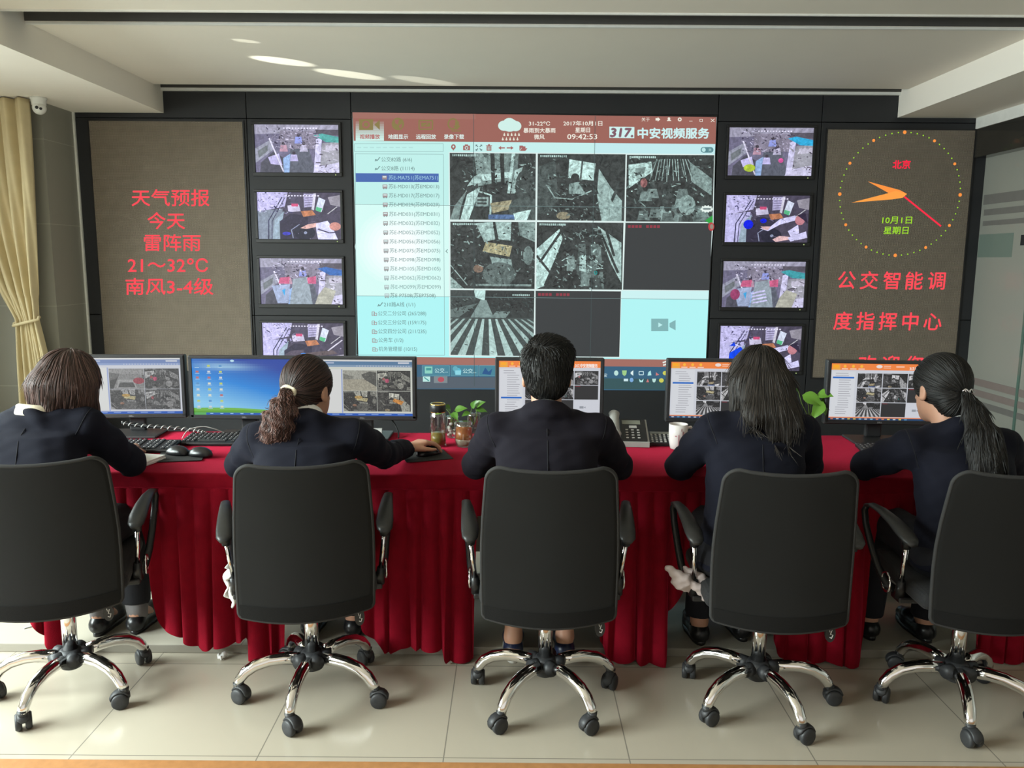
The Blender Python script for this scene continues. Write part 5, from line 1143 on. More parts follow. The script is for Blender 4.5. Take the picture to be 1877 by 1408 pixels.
prof = [(0.030, 0.0), (0.033, 0.004), (0.041, 0.025), (0.042, 0.036), (0.038, 0.050), (0.038, 0.085), (0.040, 0.092), (0.038, 0.097), (0.038, 0.112)]
b = MB(); b.lathe(prof, seg=10); b.build('glass_body', M_GLASS, t); b = MB(); b.lathe([(0.0285, 0.004), (0.039, 0.028), (0.039, 0.036)], seg=10); b.build('thick_foot', M_BASEGL, t); b = MB(); b.lathe([(0.0385, 0.037), (0.0355, 0.052), (0.0355, 0.088)], seg=20); b.build('tea', M_TEA2, t)
M_MUG = mat('mug_glaze', (0.72, 0.68, 0.66), 0.12, var=0.06, scale=30); M_MUGP = mat('mug_print', (0.42, 0.22, 0.24), 0.2, var=0.3, scale=60)
t = thing('mug', 'white mug with a faded pink print beside the telephone', 'mug', (0.737, 3.544, ZT))
b = MB(); b.lathe([(0.030, 0.0), (0.034, 0.002), (0.039, 0.03), (0.0415, 0.07), (0.0415, 0.112), (0.0395, 0.112), (0.039, 0.07), (0.036, 0.03), (0.03, 0.008)], seg=36, cap=False); b.lathe([(0.001, 0.008), (0.031, 0.008)], seg=36, cap=False); b.lathe([(0.001, 0.001), (0.031, 0.001)], seg=36, cap=False); b.build('cup', M_MUG, t)
b = MB(); b.tube([(0.040, 0, 0.095), (0.055, 0, 0.098), (0.066, 0, 0.085), (0.066, 0, 0.062), (0.055, 0, 0.045), (0.039, 0, 0.04)], 0.0065, 10); b.build('handle', M_MUG, t)
b = MB()
for a0, z0, w_, h_ in ((-1.75, 0.02, 0.12, 0.05), (-1.3, 0.015, 0.16, 0.07), (-1.0, 0.03, 0.12, 0.035), (-2.1, 0.06, 0.2, 0.006), (-1.45, 0.085, 0.1, 0.012)): b.grid(lambda u, v: ((0.0418 if z0+v*h_ > 0.03 else 0.0402)*math.cos(a0+u*w_), (0.0418 if z0+v*h_ > 0.03 else 0.0402)*math.sin(a0+u*w_), z0+v*h_), 6, 5)
b.build('print', M_MUGP, t)
M_LEAF = tone_mat('leaf_green', (0.035, 0.12, 0.015), (0.16, 0.36, 0.04), 0.35); M_STEM = mat('plant_stem', (0.10, 0.17, 0.03), 0.5); M_PEBBLE = mat('white_pebble', (0.5, 0.48, 0.44), 0.6)
def leaf(b, p, d, L, W, up=(0, -0.75, 0.65), tone=0.5, droop=0.3):
    p, d = Vector(p), Vector(d).normalized(); s = d.cross(Vector(up)).normalized(); n = s.cross(d)
    def fn(u, v):
        t = v; w = W*math.sin(PI*t**0.75)*(1-0.25*t); x = (u-0.5)*2; return p+d*(L*t)+s*(w*x)+n*(-droop*L*t*t+0.22*W*abs(x)*math.sin(PI*t)+0.0)
    b.t = tone; b.grid(fn, 6, 9)
def plant(x, y, lab, vase_h, vase_r, leaves, pebbles, name='potted_pothos'):
    t = thing(name, lab, 'plant', (x, y, ZT)); b = MB(); b.lathe([(vase_r*0.9, 0), (vase_r, 0.004), (vase_r*1.02, vase_h*0.5), (vase_r*0.9, vase_h*0.9), (vase_r, vase_h)], seg=24); b.build('glass_vase', M_GLASS, t)
    if pebbles:
        b = MB(); rr = random.Random(int(x*100)); [b.ell((rr.uniform(-.6, .6)*vase_r, rr.uniform(-.6, .6)*vase_r, 0.008+rr.uniform(0, vase_h*0.6)), (0.009, 0.008, 0.007), 8, 6) for _ in range(16)]; b.build('pebbles', M_PEBBLE, t)
    for k, (base, tip, d, L, W, tone) in enumerate(leaves):
        b = MB(); m = (Vector(base)+Vector(tip))/2+Vector((0.012*(-1)**k, 0, 0.01)); b.tube([base, m, tip], [0.0022, 0.002, 0.0016], 6); st = b.build('stem', M_STEM, t)
        b = MB(); leaf(b, tip, d, L, W, tone=tone); b.build('leaf', M_LEAF, st, tone=True)
plant(-0.285, 3.745, 'small plant in a pebble vase behind the tall tea bottle', 0.10, 0.030, [((0, 0, 0.05), (-0.03, 0, 0.135), (-1, -0.2, -0.25), 0.075, 0.020, 0.75), ((0, 0, 0.05), (0.01, 0, 0.13), (0.8, -0.3, 0.3), 0.06, 0.02, 0.5), ((0, 0, 0.05), (0.0, -0.01, 0.12), (0.3, -0.6, -0.2), 0.055, 0.02, 0.3), ((0, 0, 0.05), (-0.01, 0.01, 0.13), (-0.3, -0.6, 0.5), 0.05, 0.018, 0.6)], True)
plant(-0.185, 3.745, 'small plant in a plain vase behind the tumbler of amber tea', 0.115, 0.034, [((0, 0, 0.06), (0.005, 0, 0.15), (0.7, -0.4, 0.5), 0.055, 0.020, 0.35), ((0, 0, 0.06), (-0.01, 0, 0.14), (0.25, -0.5, 0.7), 0.05, 0.017, 0.2), ((0, 0, 0.06), (0.01, 0, 0.135), (1, -0.3, -0.05), 0.055, 0.016, 0.3), ((0, 0, 0.06), (-0.02, 0, 0.12), (-0.6, -0.6, -0.1), 0.045, 0.016, 0.4)], False)
plant(1.392, 3.74, 'bright green pothos in a slim glass vase between two monitors', 0.12, 0.022, [((0, 0, 0.1), (-0.045, -0.01, 0.215), (0.8, -0.4, -0.25), 0.105, 0.040, 0.95), ((0, 0, 0.1), (0.03, 0, 0.22), (0.6, -0.6, 0.1), 0.07, 0.032, 0.8), ((0, 0, 0.1), (0.055, 0, 0.20), (0.6, -0.4, -0.6), 0.085, 0.036, 0.65), ((0, 0, 0.1), (0.045, -0.03, 0.19), (-0.55, -0.4, -0.7), 0.10, 0.032, 0.85), ((0, 0, 0.1), (0.045, -0.01, 0.175), (0.2, -0.7, -0.6), 0.06, 0.022, 0.35),
      ((0, 0, 0.1), (-0.06, 0, 0.23), (-0.5, -0.3, 0.5), 0.035, 0.008, 0.4), ((0, 0, 0.1), (0.075, 0.0, 0.16), (0.5, -0.4, 0.6), 0.05, 0.010, 0.45)], False)

# ------------------------------------------------------------------ telephone and calculator
M_PHONE = mat('phone_grey', (0.36, 0.36, 0.34), 0.4); M_LCD = mat('lcd_glass', (0.20, 0.21, 0.17), 0.2); M_BTN = mat('light_button', (0.45, 0.45, 0.43), 0.4)
t = thing('telephone', 'grey and black desk telephone right of the short-haired man', 'telephone', (0.535, 3.66, ZT), math.radians(-4))
def wedge(b, x0, x1, y0, y1, z0, z1, h):
    b.raw([(x0, y0, 0.001), (x1, y0, 0.001), (x1, y1, 0.001), (x0, y1, 0.001), (x0, y0, z0), (x1, y0, z0), (x1, y1, z1), (x0, y1, z1)], [(3, 2, 1, 0), (4, 5, 6, 7), (0, 1, 5, 4), (1, 2, 6, 5), (2, 3, 7, 6), (3, 0, 4, 7)], False)
SL = (0.088-0.022)/0.20; RX = math.atan(SL)
b = MB(); wedge(b, -0.09, 0.085, -0.10, 0.10, 0.022, 0.088, 0); b.build('base', M_PHONE, t)
def onf(x, y, dz=0.0): return (x, y, 0.022+(y+0.10)*SL+dz)
b = MB(); b.box(onf(0.018, 0.0, 0.003), (0.118, 0.195, 0.006), 0.002, 1, (RX, 0, 0)); fp = b.build('faceplate', M_BLACK, t)
b = MB(); b.box(onf(0.012, 0.062, 0.0065), (0.085, 0.036, 0.003), 0.001, 1, (RX, 0, 0)); b.build('display', M_LCD, fp)
b = MB(); b.box(onf(0.018, 0.02, 0.0075), (0.036, 0.02, 0.005), 0.002, 2, (RX, 0, 0))
b.build('round_key', M_BTN, fp); b = MB()
for r in range(4):
    for c in range(3): b.box(onf(-0.012+c*0.026, -0.008-r*0.022, 0.008), (0.012, 0.008, 0.004), 0.001, 1, (RX, 0, 0))
b.build('keypad', M_BTN, fp)
b = MB(); b.tube([(-0.068, 0.115, 0.118), (-0.066, 0.09, 0.117), (-0.066, 0.05, 0.093), (-0.066, 0.0, 0.078), (-0.066, -0.05, 0.064), (-0.066, -0.085, 0.058), (-0.066, -0.105, 0.046)], [0.016, 0.026, 0.02, 0.018, 0.02, 0.026, 0.016], 14, flat=0.75); b.build('handset', M_PHONE, t)
t = thing('calculator', 'black desk calculator between the telephone and the white mug', 'calculator', (0.680, 3.66, ZT), math.radians(-5))
b = MB(); wedge(b, -0.055, 0.052, -0.075, 0.075, 0.014, 0.036, 0); b.build('body', M_BLACK, t); b = MB(); S2 = (0.036-0.014)/0.15
b.box((0, 0.055, 0.014+(0.055+0.075)*S2+0.001), (0.09, 0.025, 0.002), 0.0005, 1, (math.atan(S2), 0, 0)); b.build('display', M_LCD, t); b = MB()
for r in range(5):
    for c in range(5): b.box((-0.04+c*0.0195, 0.028-r*0.022, 0.014+(0.028-r*0.022+0.075)*S2+0.002), (0.010, 0.011, 0.004), 0.001, 1, (math.atan(S2), 0, 0))
b.build('keys', M_BTN, t)

# ------------------------------------------------------------------ cables
M_CABLE = mat('black_cable', (0.012, 0.012, 0.013), 0.5); M_WCABLE = mat('pale_cable', (0.5, 0.5, 0.48), 0.5)
def spline(pts, n=8):
    P = [Vector(p) for p in pts]; out = []
    for i in range(len(P)-1):
        p0, p1, p2, p3 = P[max(i-1, 0)], P[i], P[i+1], P[min(i+2, len(P)-1)]
        for k in range(n):
            t = k/n; out.append(0.5*((2*p1)+(-p0+p2)*t+(2*p0-5*p1+4*p2-p3)*t*t+(-p0+3*p1-3*p2+p3)*t**3))
    return out+[P[-1]]
t = thing('wrapped_cable', 'black cable wound with a pale spiral behind the leftmost keyboard', 'cable', (-1.6, 3.79, ZT))
sp_ = spline([(-1.86, 3.775, ZT+0.05), (-1.76, 3.775, ZT+0.038), (-1.64, 3.775, ZT+0.03), (-1.52, 3.77, ZT+0.02), (-1.46, 3.76, ZT+0.007)], 10)
b = MB(); b.tube(sp_, 0.0065, 8); b.build('core', M_CABLE, t, off=t.location); b = MB()
b.tube([p+Vector((0, 0.0072*math.sin(k*0.8), 0.0072*math.cos(k*0.8))) for k, p in enumerate(spline(sp_, 3))], 0.003, 6); b.build('spiral_wrap', M_WCABLE, t, off=t.location)
def cable(lab, pts, r, m):
    o = MB().tube(spline(pts, 10), r, 7).build('cable', m); tag(o, lab, 'cable')
cable('thin pale cable looping behind the two mice', [(-1.53, 3.66, ZT+0.003), (-1.515, 3.70, ZT+0.035), (-1.46, 3.73, ZT+0.045), (-1.41, 3.75, ZT+0.03), (-1.37, 3.78, ZT+0.003)], 0.0022, M_WCABLE)
cable('black cable hanging from the blue sky monitor', [(-1.19, 3.79, ZT+0.10), (-1.205, 3.80, ZT+0.06), (-1.25, 3.79, ZT+0.035), (-1.32, 3.78, ZT+0.01), (-1.36, 3.77, ZT+0.005)], 0.0035, M_CABLE)
cable('black cable hanging from the monitor with four camera pictures', [(-0.60, 3.79, ZT+0.10), (-0.57, 3.79, ZT+0.06), (-0.545, 3.76, ZT+0.02), (-0.535, 3.70, ZT+0.005)], 0.004, M_CABLE)
cable('thin pale mouse cable on the red cloth left of the hand', [(-0.62, 3.62, ZT+0.003), (-0.56, 3.58, ZT+0.003), (-0.50, 3.52, ZT+0.004), (-0.40, 3.47, ZT+0.006), (-0.325, 3.42, ZT+0.014)], 0.0018, M_WCABLE)
cable('black mouse cable behind the left mouse on the mat', [(-1.47, 3.375, ZT+0.014), (-1.50, 3.40, ZT+0.006), (-1.50, 3.45, ZT+0.003), (-1.475, 3.49, ZT+0.003)], 0.0018, M_CABLE)

cable('thin white cable curving over the dais left of the leftmost chair', [(-2.06, 3.22, 0.039), (-1.98, 3.30, 0.039), (-1.92, 3.40, 0.039), (-1.86, 3.55, 0.039), (-1.84, 3.70, 0.039)], 0.003, M_WCABLE)
# ------------------------------------------------------------------ hanging cloths and a tissue
M_CLOTHP = mat('pale_pink_cloth', (0.52, 0.45, 0.44), 0.85, var=0.2, scale=14, sheen=0.2, bump=0.3, bscale=90); M_CLOTHW = mat('white_towel', (0.72, 0.72, 0.70), 0.9, bump=0.3, bscale=120)
def rag(name, lab, cat, loc, fn, m, th=0.004):
    t = thing(name, lab, cat, loc); b = MB(); b.grid(fn, 36, 36); o = b.build('folds', m, t); s = o.modifiers.new('thick', 'SOLIDIFY'); s.thickness = th
t = thing('garment', 'pale pink garment stuffed between seat and armrest beside the long-haired woman', 'garment', (0.640, 2.70, 0.478))
f = Field((-0.14, -0.10, -0.12), (0.14, 0.10, 0.12), 0.004)
for (a_, c_, ra, rb) in (((-0.09, 0, 0.050), (-0.045, -0.01, 0.010), 0.016, 0.034), ((-0.045, -0.01, 0.010), (-0.015, 0.01, -0.015), 0.034, 0.026), ((-0.03, 0.01, 0.040), (0.02, 0.0, 0.015), 0.014, 0.026), ((0.0, -0.02, -0.005), (0.055, -0.015, -0.040), 0.020, 0.034), ((0.055, -0.015, -0.040), (0.080, 0.0, -0.055), 0.030, 0.018), ((0.03, 0.01, 0.01), (0.07, 0.0, 0.0), 0.016, 0.012)): f.cone(a_, c_, ra, rb, 0.008, flat=((0.2, 1, 0.2), 0.6))
f.warp(lambda x, y, z: 0.0035*np.sin(x*95+z*140+y*30)+0.0024*np.sin(z*210-x*120+1.0)+0.0008*np.sin(x*260+y*200)); f.build('folds', M_CLOTHP, t, smooth=1)
def rag2(u, v):
    z = 0.06-0.125*v+0.012*math.sin(u*10); x = 0.025*(u-0.5)*2*(1-0.4*v)+0.010*math.sin(v*14+u*3); y = 0.02*math.sin(u*9+v*7); return (x, y, z)
rag('towel', 'white towel hanging at the left side of the ponytailed woman\'s chair', 'towel', (-0.985, 2.71, 0.455), rag2, M_CLOTHW)
f = Field((-0.05, -0.05, -0.005), (0.05, 0.05, 0.06), 0.0025); rr = random.Random(9)
for k in range(16): a, r = rr.uniform(0, 2*PI), rr.uniform(0, 0.02); f.ell((r*math.cos(a), r*math.sin(a)*0.8, 0.008+rr.uniform(0, 0.014)), (rr.uniform(.006, .014), rr.uniform(.004, .01), rr.uniform(.003, .008)), Euler((rr.uniform(0, 3), rr.uniform(0, 3), rr.uniform(0, 3))).to_matrix(), k=0.003)
f.put(lambda X, Y, Z: Z+0*X+0*Y, (-0.05, -0.05, -0.005), (0.05, 0.05, 0.0), 0.002, 's'); o = f.build('crumpled_tissue', M_PAPER, None, smooth=0); o.location = (-1.156, 3.045, 0.0); tag(o, 'crumpled white tissue on the floor in front of the dais step', 'tissue')
# ================================================================== the five people at the desk
M_SKIN = mat('skin', (0.50, 0.27, 0.18), 0.5, var=0.08, scale=25, sss=0.15)
M_SUIT = weave_mat('navy_suit', (0.0062, 0.0068, 0.0135), 700, 0.85, 0.25, sheen=0.10)
M_SUIT2 = weave_mat('dark_plum_suit', (0.0088, 0.0075, 0.0125), 700, 0.85, 0.25, sheen=0.10)
M_TROUS = mat('black_trousers', (0.006, 0.006, 0.009), 0.9, sheen=0.08, bump=0.2, scale=60)
M_CREAM = mat('cream_collar', (0.66, 0.60, 0.46), 0.8, bump=0.15, scale=60); M_WCOL = mat('white_collar', (0.70, 0.70, 0.70), 0.8)
M_SHOEB = mat('black_shoe', (0.010, 0.010, 0.011), 0.3); M_SHOEN = mat('navy_shoe', (0.012, 0.018, 0.05), 0.3); M_SOLE = mat('white_sole', (0.6, 0.58, 0.52), 0.6); M_SOCK = mat('grey_sock', (0.16, 0.15, 0.15), 0.9)
M_EYE = mat('eye_white', (0.7, 0.7, 0.68), 0.2); M_IRIS = mat('dark_iris', (0.01, 0.006, 0.004), 0.15); M_LIP = mat('lips', (0.42, 0.14, 0.11), 0.45)
H_BLACK = tone_mat('black_hair', (0.003, 0.003, 0.003), (0.016, 0.0135, 0.0115), 0.5, 0.35)
H_BROWN = tone_mat('brown_hair', (0.010, 0.006, 0.005), (0.15, 0.085, 0.072), 0.5, 0.35)
H_WAVY = tone_mat('chestnut_hair', (0.009, 0.0055, 0.005), (0.17, 0.080, 0.062), 0.5, 0.35)
H_SOFT = tone_mat('soft_black_hair', (0.0045, 0.004, 0.0036), (0.05, 0.040, 0.033), 0.5, 0.35)

def rotm(yaw, pitch, roll): return np.array(Euler((math.radians(pitch), math.radians(roll), math.radians(yaw)), 'XYZ').to_matrix(), np.float32)
class Head:
    def __init__(s, c, yaw=0, pitch=0, roll=0, k=1.0): s.c = V(*c); s.R = rotm(yaw, pitch, roll); s.k = k
    def w(s, x, y, z): return s.c+s.R @ (V(x, y, z)*s.k)
    def r(s, *a): return tuple(q*s.k for q in a)

def add_hand(f, wr, d, nrm, side, curl=0.35, spread=0.16):
    """palm, four unequal fingers with two knuckle bends each, and a thumb from the side of the palm near the wrist"""
    d = V(*d); d = d/np.linalg.norm(d); n = V(*nrm); n = n-d*(n@d); n = n/np.linalg.norm(n); s = np.cross(d, n)*side; wr = V(*wr)
    for k, (o, L) in enumerate(((-0.030, 0.078), (-0.010, 0.083), (0.010, 0.080), (0.028, 0.072))):
        kn = wr+d*L+s*o+n*0.006; f.cone(wr+s*o*0.5+d*0.008, kn, 0.0135, 0.0112, 0.012)
        fl = (0.040, 0.044, 0.041, 0.032)[k]; a = curl; p = kn; sd = s*(o*spread/0.03)
        for j, (q, r) in enumerate(((1.0, 0.0092), (0.66, 0.0084), (0.55, 0.0076))):
            dr = d*math.cos(a)-n*math.sin(a)+sd*0.5; dr = dr/np.linalg.norm(dr); e = p+dr*fl*q; f.cone(p, e, r+0.0006, r, 0.004); p = e; a += curl*1.15
    b0 = wr+d*0.020-s*0.024-n*0.004; b1 = b0+d*0.032-s*0.026-n*0.008; b2 = b1+d*0.030-s*0.008-n*0.010; b3 = b2+d*0.022+s*0.002-n*0.006
    f.cone(b0, b1, 0.0145, 0.0115, 0.012); f.cone(b1, b2, 0.0105, 0.0092, 0.006); f.cone(b2, b3, 0.009, 0.0075, 0.004)

def lerp(a, b, t): return V(*a)*(1-t)+V(*b)*t
def person(label, pel, chest, nb, hd, sh, el, wr, kn, an, suit, build=1.0, waist=0.145, hands=None, trous=M_TROUS, toe=(0.02, 1), bare=0.0, cz=0.0):
    """a seated figure: one continuous skin from head to feet, with jacket, trousers and the rest laid over it"""
    off = (pel[0], pel[1], 0.0); B = build
    allp = np.array([pel, chest, nb, hd.c, *sh, *el, *wr, *kn, *an]); lo = allp.min(0)-(0.2, 0.2, 0.14); hi = allp.max(0)+(0.2, 0.30, 0.2); lo[2] = -0.02
    f = Field(lo, hi, 0.0068)
    # trunk and limbs (slim, under the clothes)
    f.loft([(pel[0], pel[1], pel[2]-0.05, 0.13*B, 0.085), (pel[0]*.6+chest[0]*.4, pel[1]*.6+chest[1]*.4, pel[2]*.6+chest[2]*.4, 0.115*B, 0.08), (chest[0], chest[1], chest[2], 0.135*B, 0.085), (nb[0], nb[1]-0.01, nb[2]-0.07, 0.11*B, 0.06)], 0.03)
    for i in (0, 1):
        f.cone(lerp(nb, sh[i], 0.15)-V(0, 0, 0.03), sh[i], 0.045, 0.045, 0.04); f.cone(sh[i], el[i], 0.045, 0.036, 0.03); f.cone(el[i], wr[i], 0.036, 0.025, 0.02)
        hip = (pel[0]+(-0.085, 0.085)[i], pel[1], pel[2]); f.cone(hip, kn[i], 0.07, 0.052, 0.03); f.cone(kn[i], lerp(kn[i], an[i], 0.3)-V(0, 0.008, 0), 0.052, 0.050, 0.02); f.cone(lerp(kn[i], an[i], 0.3)-V(0, 0.008, 0), an[i], 0.050, 0.033, 0.02)
        f.cone(an[i], V(*an[i])+V(toe[0]*(1, -1)[i] if False else toe[0], 0.15, 0.02-an[i][2]+0.012), 0.033, 0.022, 0.02); f.cone(V(*an[i])+V(0, -0.012, -0.01), V(an[i][0], an[i][1]-0.012, max(0.03, an[i][2]-0.055)), 0.027, 0.024, 0.015)
        h = (hands or {}).get(i, dict(d=(0.35*(1, -1)[i], 1, -0.06), n=(0, 0.1, 1), curl=0.28)); add_hand(f, wr[i], h['d'], h['n'], (1, -1)[i], h['curl'])
    # neck and head
    f.cone(V(*nb)+V(0, 0.012, -0.05), hd.w(0, -0.018, -0.05), 0.056*B, 0.052, 0.025)
    f.ell(hd.w(0, -0.008, 0.030), hd.r(0.073, 0.092, 0.092), hd.R, 0.02); f.ell(hd.w(0, 0.030, -0.045), hd.r(0.056, 0.060, 0.072), hd.R, 0.03); f.ell(hd.w(0, 0.062, -0.095), hd.r(0.024, 0.022, 0.020), hd.R, 0.025)
    f.cone(hd.w(0, 0.086, 0.012), hd.w(0, 0.108, -0.030), 0.008, 0.014, 0.012); f.cone(hd.w(-0.014, 0.094, -0.034), hd.w(0.014, 0.094, -0.034), 0.009, 0.009, 0.008)
    for s in (-1, 1):
        f.ell(hd.w(s*0.031, 0.092, 0.008), hd.r(0.018, 0.014, 0.012), hd.R, 0.012, 's'); f.cone(hd.w(s*0.014, 0.088, 0.026), hd.w(s*0.045, 0.076, 0.026), 0.008, 0.006, 0.012)
        f.ell(hd.w(s*0.077, -0.006, -0.010), hd.r(0.010, 0.019, 0.032), hd.R, 0.008); f.ell(hd.w(s*0.086, -0.003, -0.008), hd.r(0.006, 0.010, 0.018), hd.R, 0.005, 's'); f.ell(hd.w(s*0.076, 0.002, -0.034), hd.r(0.008, 0.009, 0.010), hd.R, 0.006)
    f.cone(hd.w(-0.018, 0.084, -0.064), hd.w(0.018, 0.084, -0.064), 0.008, 0.008, 0.010)
    body = f.build('person', M_SKIN, None, off, 1); body.location = off; tag(body, label, 'person')
    eb = MB()
    for s in (-1, 1):
        e = MB(); e.ell(tuple(hd.w(s*0.031, 0.078, 0.008)), (0.0115,)*3, 14, 10); o = e.build('eye', M_EYE, body, off=off); e = MB(); e.ell(tuple(hd.w(s*0.031, 0.0865, 0.008)), (0.006, 0.0045, 0.006), 12, 8); e.build('iris', M_IRIS, o, off=off)
    lp = MB(); lp.ell(tuple(hd.w(0, 0.090, -0.062)), (0.018, 0.006, 0.004), R=Matrix(hd.R.tolist())); lp.ell(tuple(hd.w(0, 0.089, -0.069)), (0.016, 0.006, 0.005), R=Matrix(hd.R.tolist())); lp.build('lips', M_LIP, body, off=off)
    # jacket
    g = Field(np.minimum(lo, np.array(pel)-0.3), hi, 0.0075)
    mid = lerp(pel, chest, 0.45)
    g.loft([(pel[0], pel[1]+0.0, pel[2]-0.045, 0.185*B, 0.125), (mid[0], mid[1], mid[2], (waist+0.015)*B, 0.115), (chest[0], chest[1], chest[2], 0.172*B, 0.118), (chest[0]*.5+nb[0]*.5, chest[1]*.5+nb[1]*.5, chest[2]*.45+nb[2]*.55, 0.165*B, 0.100), (nb[0], nb[1], nb[2]-0.055, 0.128*B, 0.086), (nb[0], nb[1]+0.004, nb[2]-0.015, 0.090*B, 0.076)], 0.035)
    for i in (0, 1):
        sg = (-1, 1)[i]
        g.cone(lerp(nb, sh[i], 0.12)-V(0, 0, 0.035), V(*sh[i])+V(0, 0, 0.004), 0.055, 0.060, 0.045); g.cone(V(*sh[i])+V(0, 0, -0.002), lerp(sh[i], el[i], 0.5), 0.066, 0.060, 0.022); g.cone(lerp(sh[i], el[i], 0.5), el[i], 0.060, 0.053, 0.02)
        we = lerp(el[i], wr[i], 0.93); g.cone(el[i], we, 0.052, 0.042, 0.018, cap=True)
        # armhole seam and elbow creases
        ax = V(*el[i])-V(*sh[i]); ax = ax/np.linalg.norm(ax); c = V(*sh[i])+ax*0.012-V(sg*0.012, 0, 0); inn = V(-sg, 0, 0.15); nrm = ax*0.55-inn*0.85; nrm = nrm/np.linalg.norm(nrm); u = np.cross(nrm, V(0, 1, 0)); u = u/np.linalg.norm(u); w = np.cross(nrm, u)
        ring = []
        for k in range(25):
            a0 = 2*PI*k/24; dr = u*math.cos(a0)+w*math.sin(a0); tt = np.linspace(0.03, 0.11, 33); dv = g.at(c[None]+dr[None]*tt[:, None]); o = np.argmax(dv > 0); ring.append(c+dr*tt[o] if dv[o] > 0 and 0 < o < 32 else None)
        for p0, p1 in zip(ring[:-1], ring[1:]):
            if p0 is not None and p1 is not None and np.linalg.norm(p0-p1) < 0.04: g.cone(p0, p1, 0.0032, 0.0032, 0.005, 's')
        a2 = V(*wr[i])-V(*el[i]); a2 = a2/np.linalg.norm(a2)
        for t in (-0.075, -0.045, -0.018, 0.018, 0.045, 0.08):
            d2 = a2 if t > 0 else ax; q0 = V(*el[i])+d2*t; uu = np.cross(d2, V(0.2, 0.1, 1)); uu = uu/np.linalg.norm(uu); ww = np.cross(d2, uu); pr = None
            for k in range(7):
                a0 = t*47+k*0.45; dr = uu*math.cos(a0)+ww*math.sin(a0); qc = q0+d2*(0.006*k-0.018); tt = np.linspace(0.02, 0.09, 29); dv = g.at(qc[None]+dr[None]*tt[:, None]); o = np.argmax(dv > 0); p1 = qc+dr*(tt[o]+0.002) if dv[o] > 0 and 0 < o < 28 else None
                if pr is not None and p1 is not None and np.linalg.norm(pr-p1) < 0.04: g.cone(pr, p1, 0.0045, 0.0045, 0.012, 's')
                pr = p1
    # middle back seam, collar roll and neck opening
    up = hd.w(0, -0.018, -0.05)-V(*nb); up = up/np.linalg.norm(up); ux = V(1, 0, 0)-up*up[0]; ux = ux/np.linalg.norm(ux); uy = np.cross(up, ux)
    cc = V(*nb)+V(0, 0.010, -0.014+cz)
    for k in range(24):
        a0, a1 = -PI*1.28+k*PI*1.56/24, -PI*1.28+(k+1)*PI*1.56/24; z0, z1 = [0.004-0.045*max(0, math.sin(a)) for a in (a0, a1)]
        g.cone(cc+ux*0.073*math.cos(a0)+uy*0.070*math.sin(a0)+up*z0, cc+ux*0.073*math.cos(a1)+uy*0.070*math.sin(a1)+up*z1, 0.015, 0.015, 0.012)
        g.cone(cc+ux*0.080*math.cos(a0)+uy*0.074*math.sin(a0)+up*(z0-0.024), cc+ux*0.080*math.cos(a1)+uy*0.074*math.sin(a1)+up*(z1-0.024), 0.020, 0.020, 0.02)
    g.cone(V(*nb)+V(0, 0.016, 0.004), V(*nb)+V(0, 0.016, 0)+up*0.12, 0.058, 0.064, 0.008, 's')
    rs = random.Random(int(abs(pel[0])*1000)); ph = [rs.uniform(0, 6) for _ in range(6)]
    g.warp(lambda x, y, z: 0.0022*np.sin(x*38+z*31+ph[0]+1.5*np.sin(y*20+ph[1]))*np.sin(z*42-y*35+ph[2])+0.0014*np.sin(x*70-z*60+ph[3])*np.sin(y*55+z*48+ph[4]))
    jk = g.build('jacket', suit, body, off, 1)
    def skin_pt(c0, dr, n0=0.02, n1=0.16):
        tt = np.linspace(n0, n1, 57); dv = g.at(c0[None]+dr[None]*tt[:, None]); o = int(np.argmax(dv > 0)); return tuple(c0+dr*(tt[o]-0.0008)) if dv[o] > 0 and o > 0 else None
    sm = MB(); ln = [skin_pt(lerp(lerp(nb, chest, 0.3), pel, t), V(0, -1, 0)) for t in np.linspace(0, 0.85, 22)]
    if all(ln): sm.tube(ln, 0.0016, 6)
    for i in (0, 1):
        ax = V(*el[i])-V(*sh[i]); ax = ax/np.linalg.norm(ax); sg = (-1, 1)[i]; c = V(*sh[i])+ax*0.010-V(sg*0.014, 0, 0); nrm = ax*0.5-V(-sg, 0, 0.15)*0.85; nrm = nrm/np.linalg.norm(nrm); u = np.cross(nrm, V(0, 1, 0)); u = u/np.linalg.norm(u); w = np.cross(nrm, u); run = []
        for k in range(41):
            a0 = 2*PI*k/40; q2 = skin_pt(c, u*math.cos(a0)+w*math.sin(a0), 0.03, 0.095)
            if q2 is None or (run and math.dist(run[-1], q2) > 0.03):
                if len(run) > 3: sm.tube(run, 0.0016, 6)
                run = []
            if q2 is not None: run.append(q2)
        if len(run) > 3: sm.tube(run, 0.0016, 6)
    if sm.v: sm.build('seam', M_TROUS, jk, off=off)
    # trousers
    q = Field((lo[0], lo[1], 0.0), (hi[0], hi[1], pel[2]+0.1), 0.0085)
    for i in (0, 1):
        hip = (pel[0]+(-0.09, 0.09)[i], pel[1], pel[2]-0.01); q.cone(hip, kn[i], 0.092, 0.070, 0.03); q.cone(kn[i], V(*an[i])+V(0, 0, 0.012+bare), 0.070, 0.056, 0.02, cap=True)
    q.ell((pel[0], pel[1], pel[2]-0.015), (0.175*B, 0.125, 0.085), k=0.03)
    q.warp(lambda x, y, z: 0.0025*np.sin(x*40+y*25)*np.sin(y*33+z*40)); q.build('trousers', trous, body, off, 1)
    return body, off

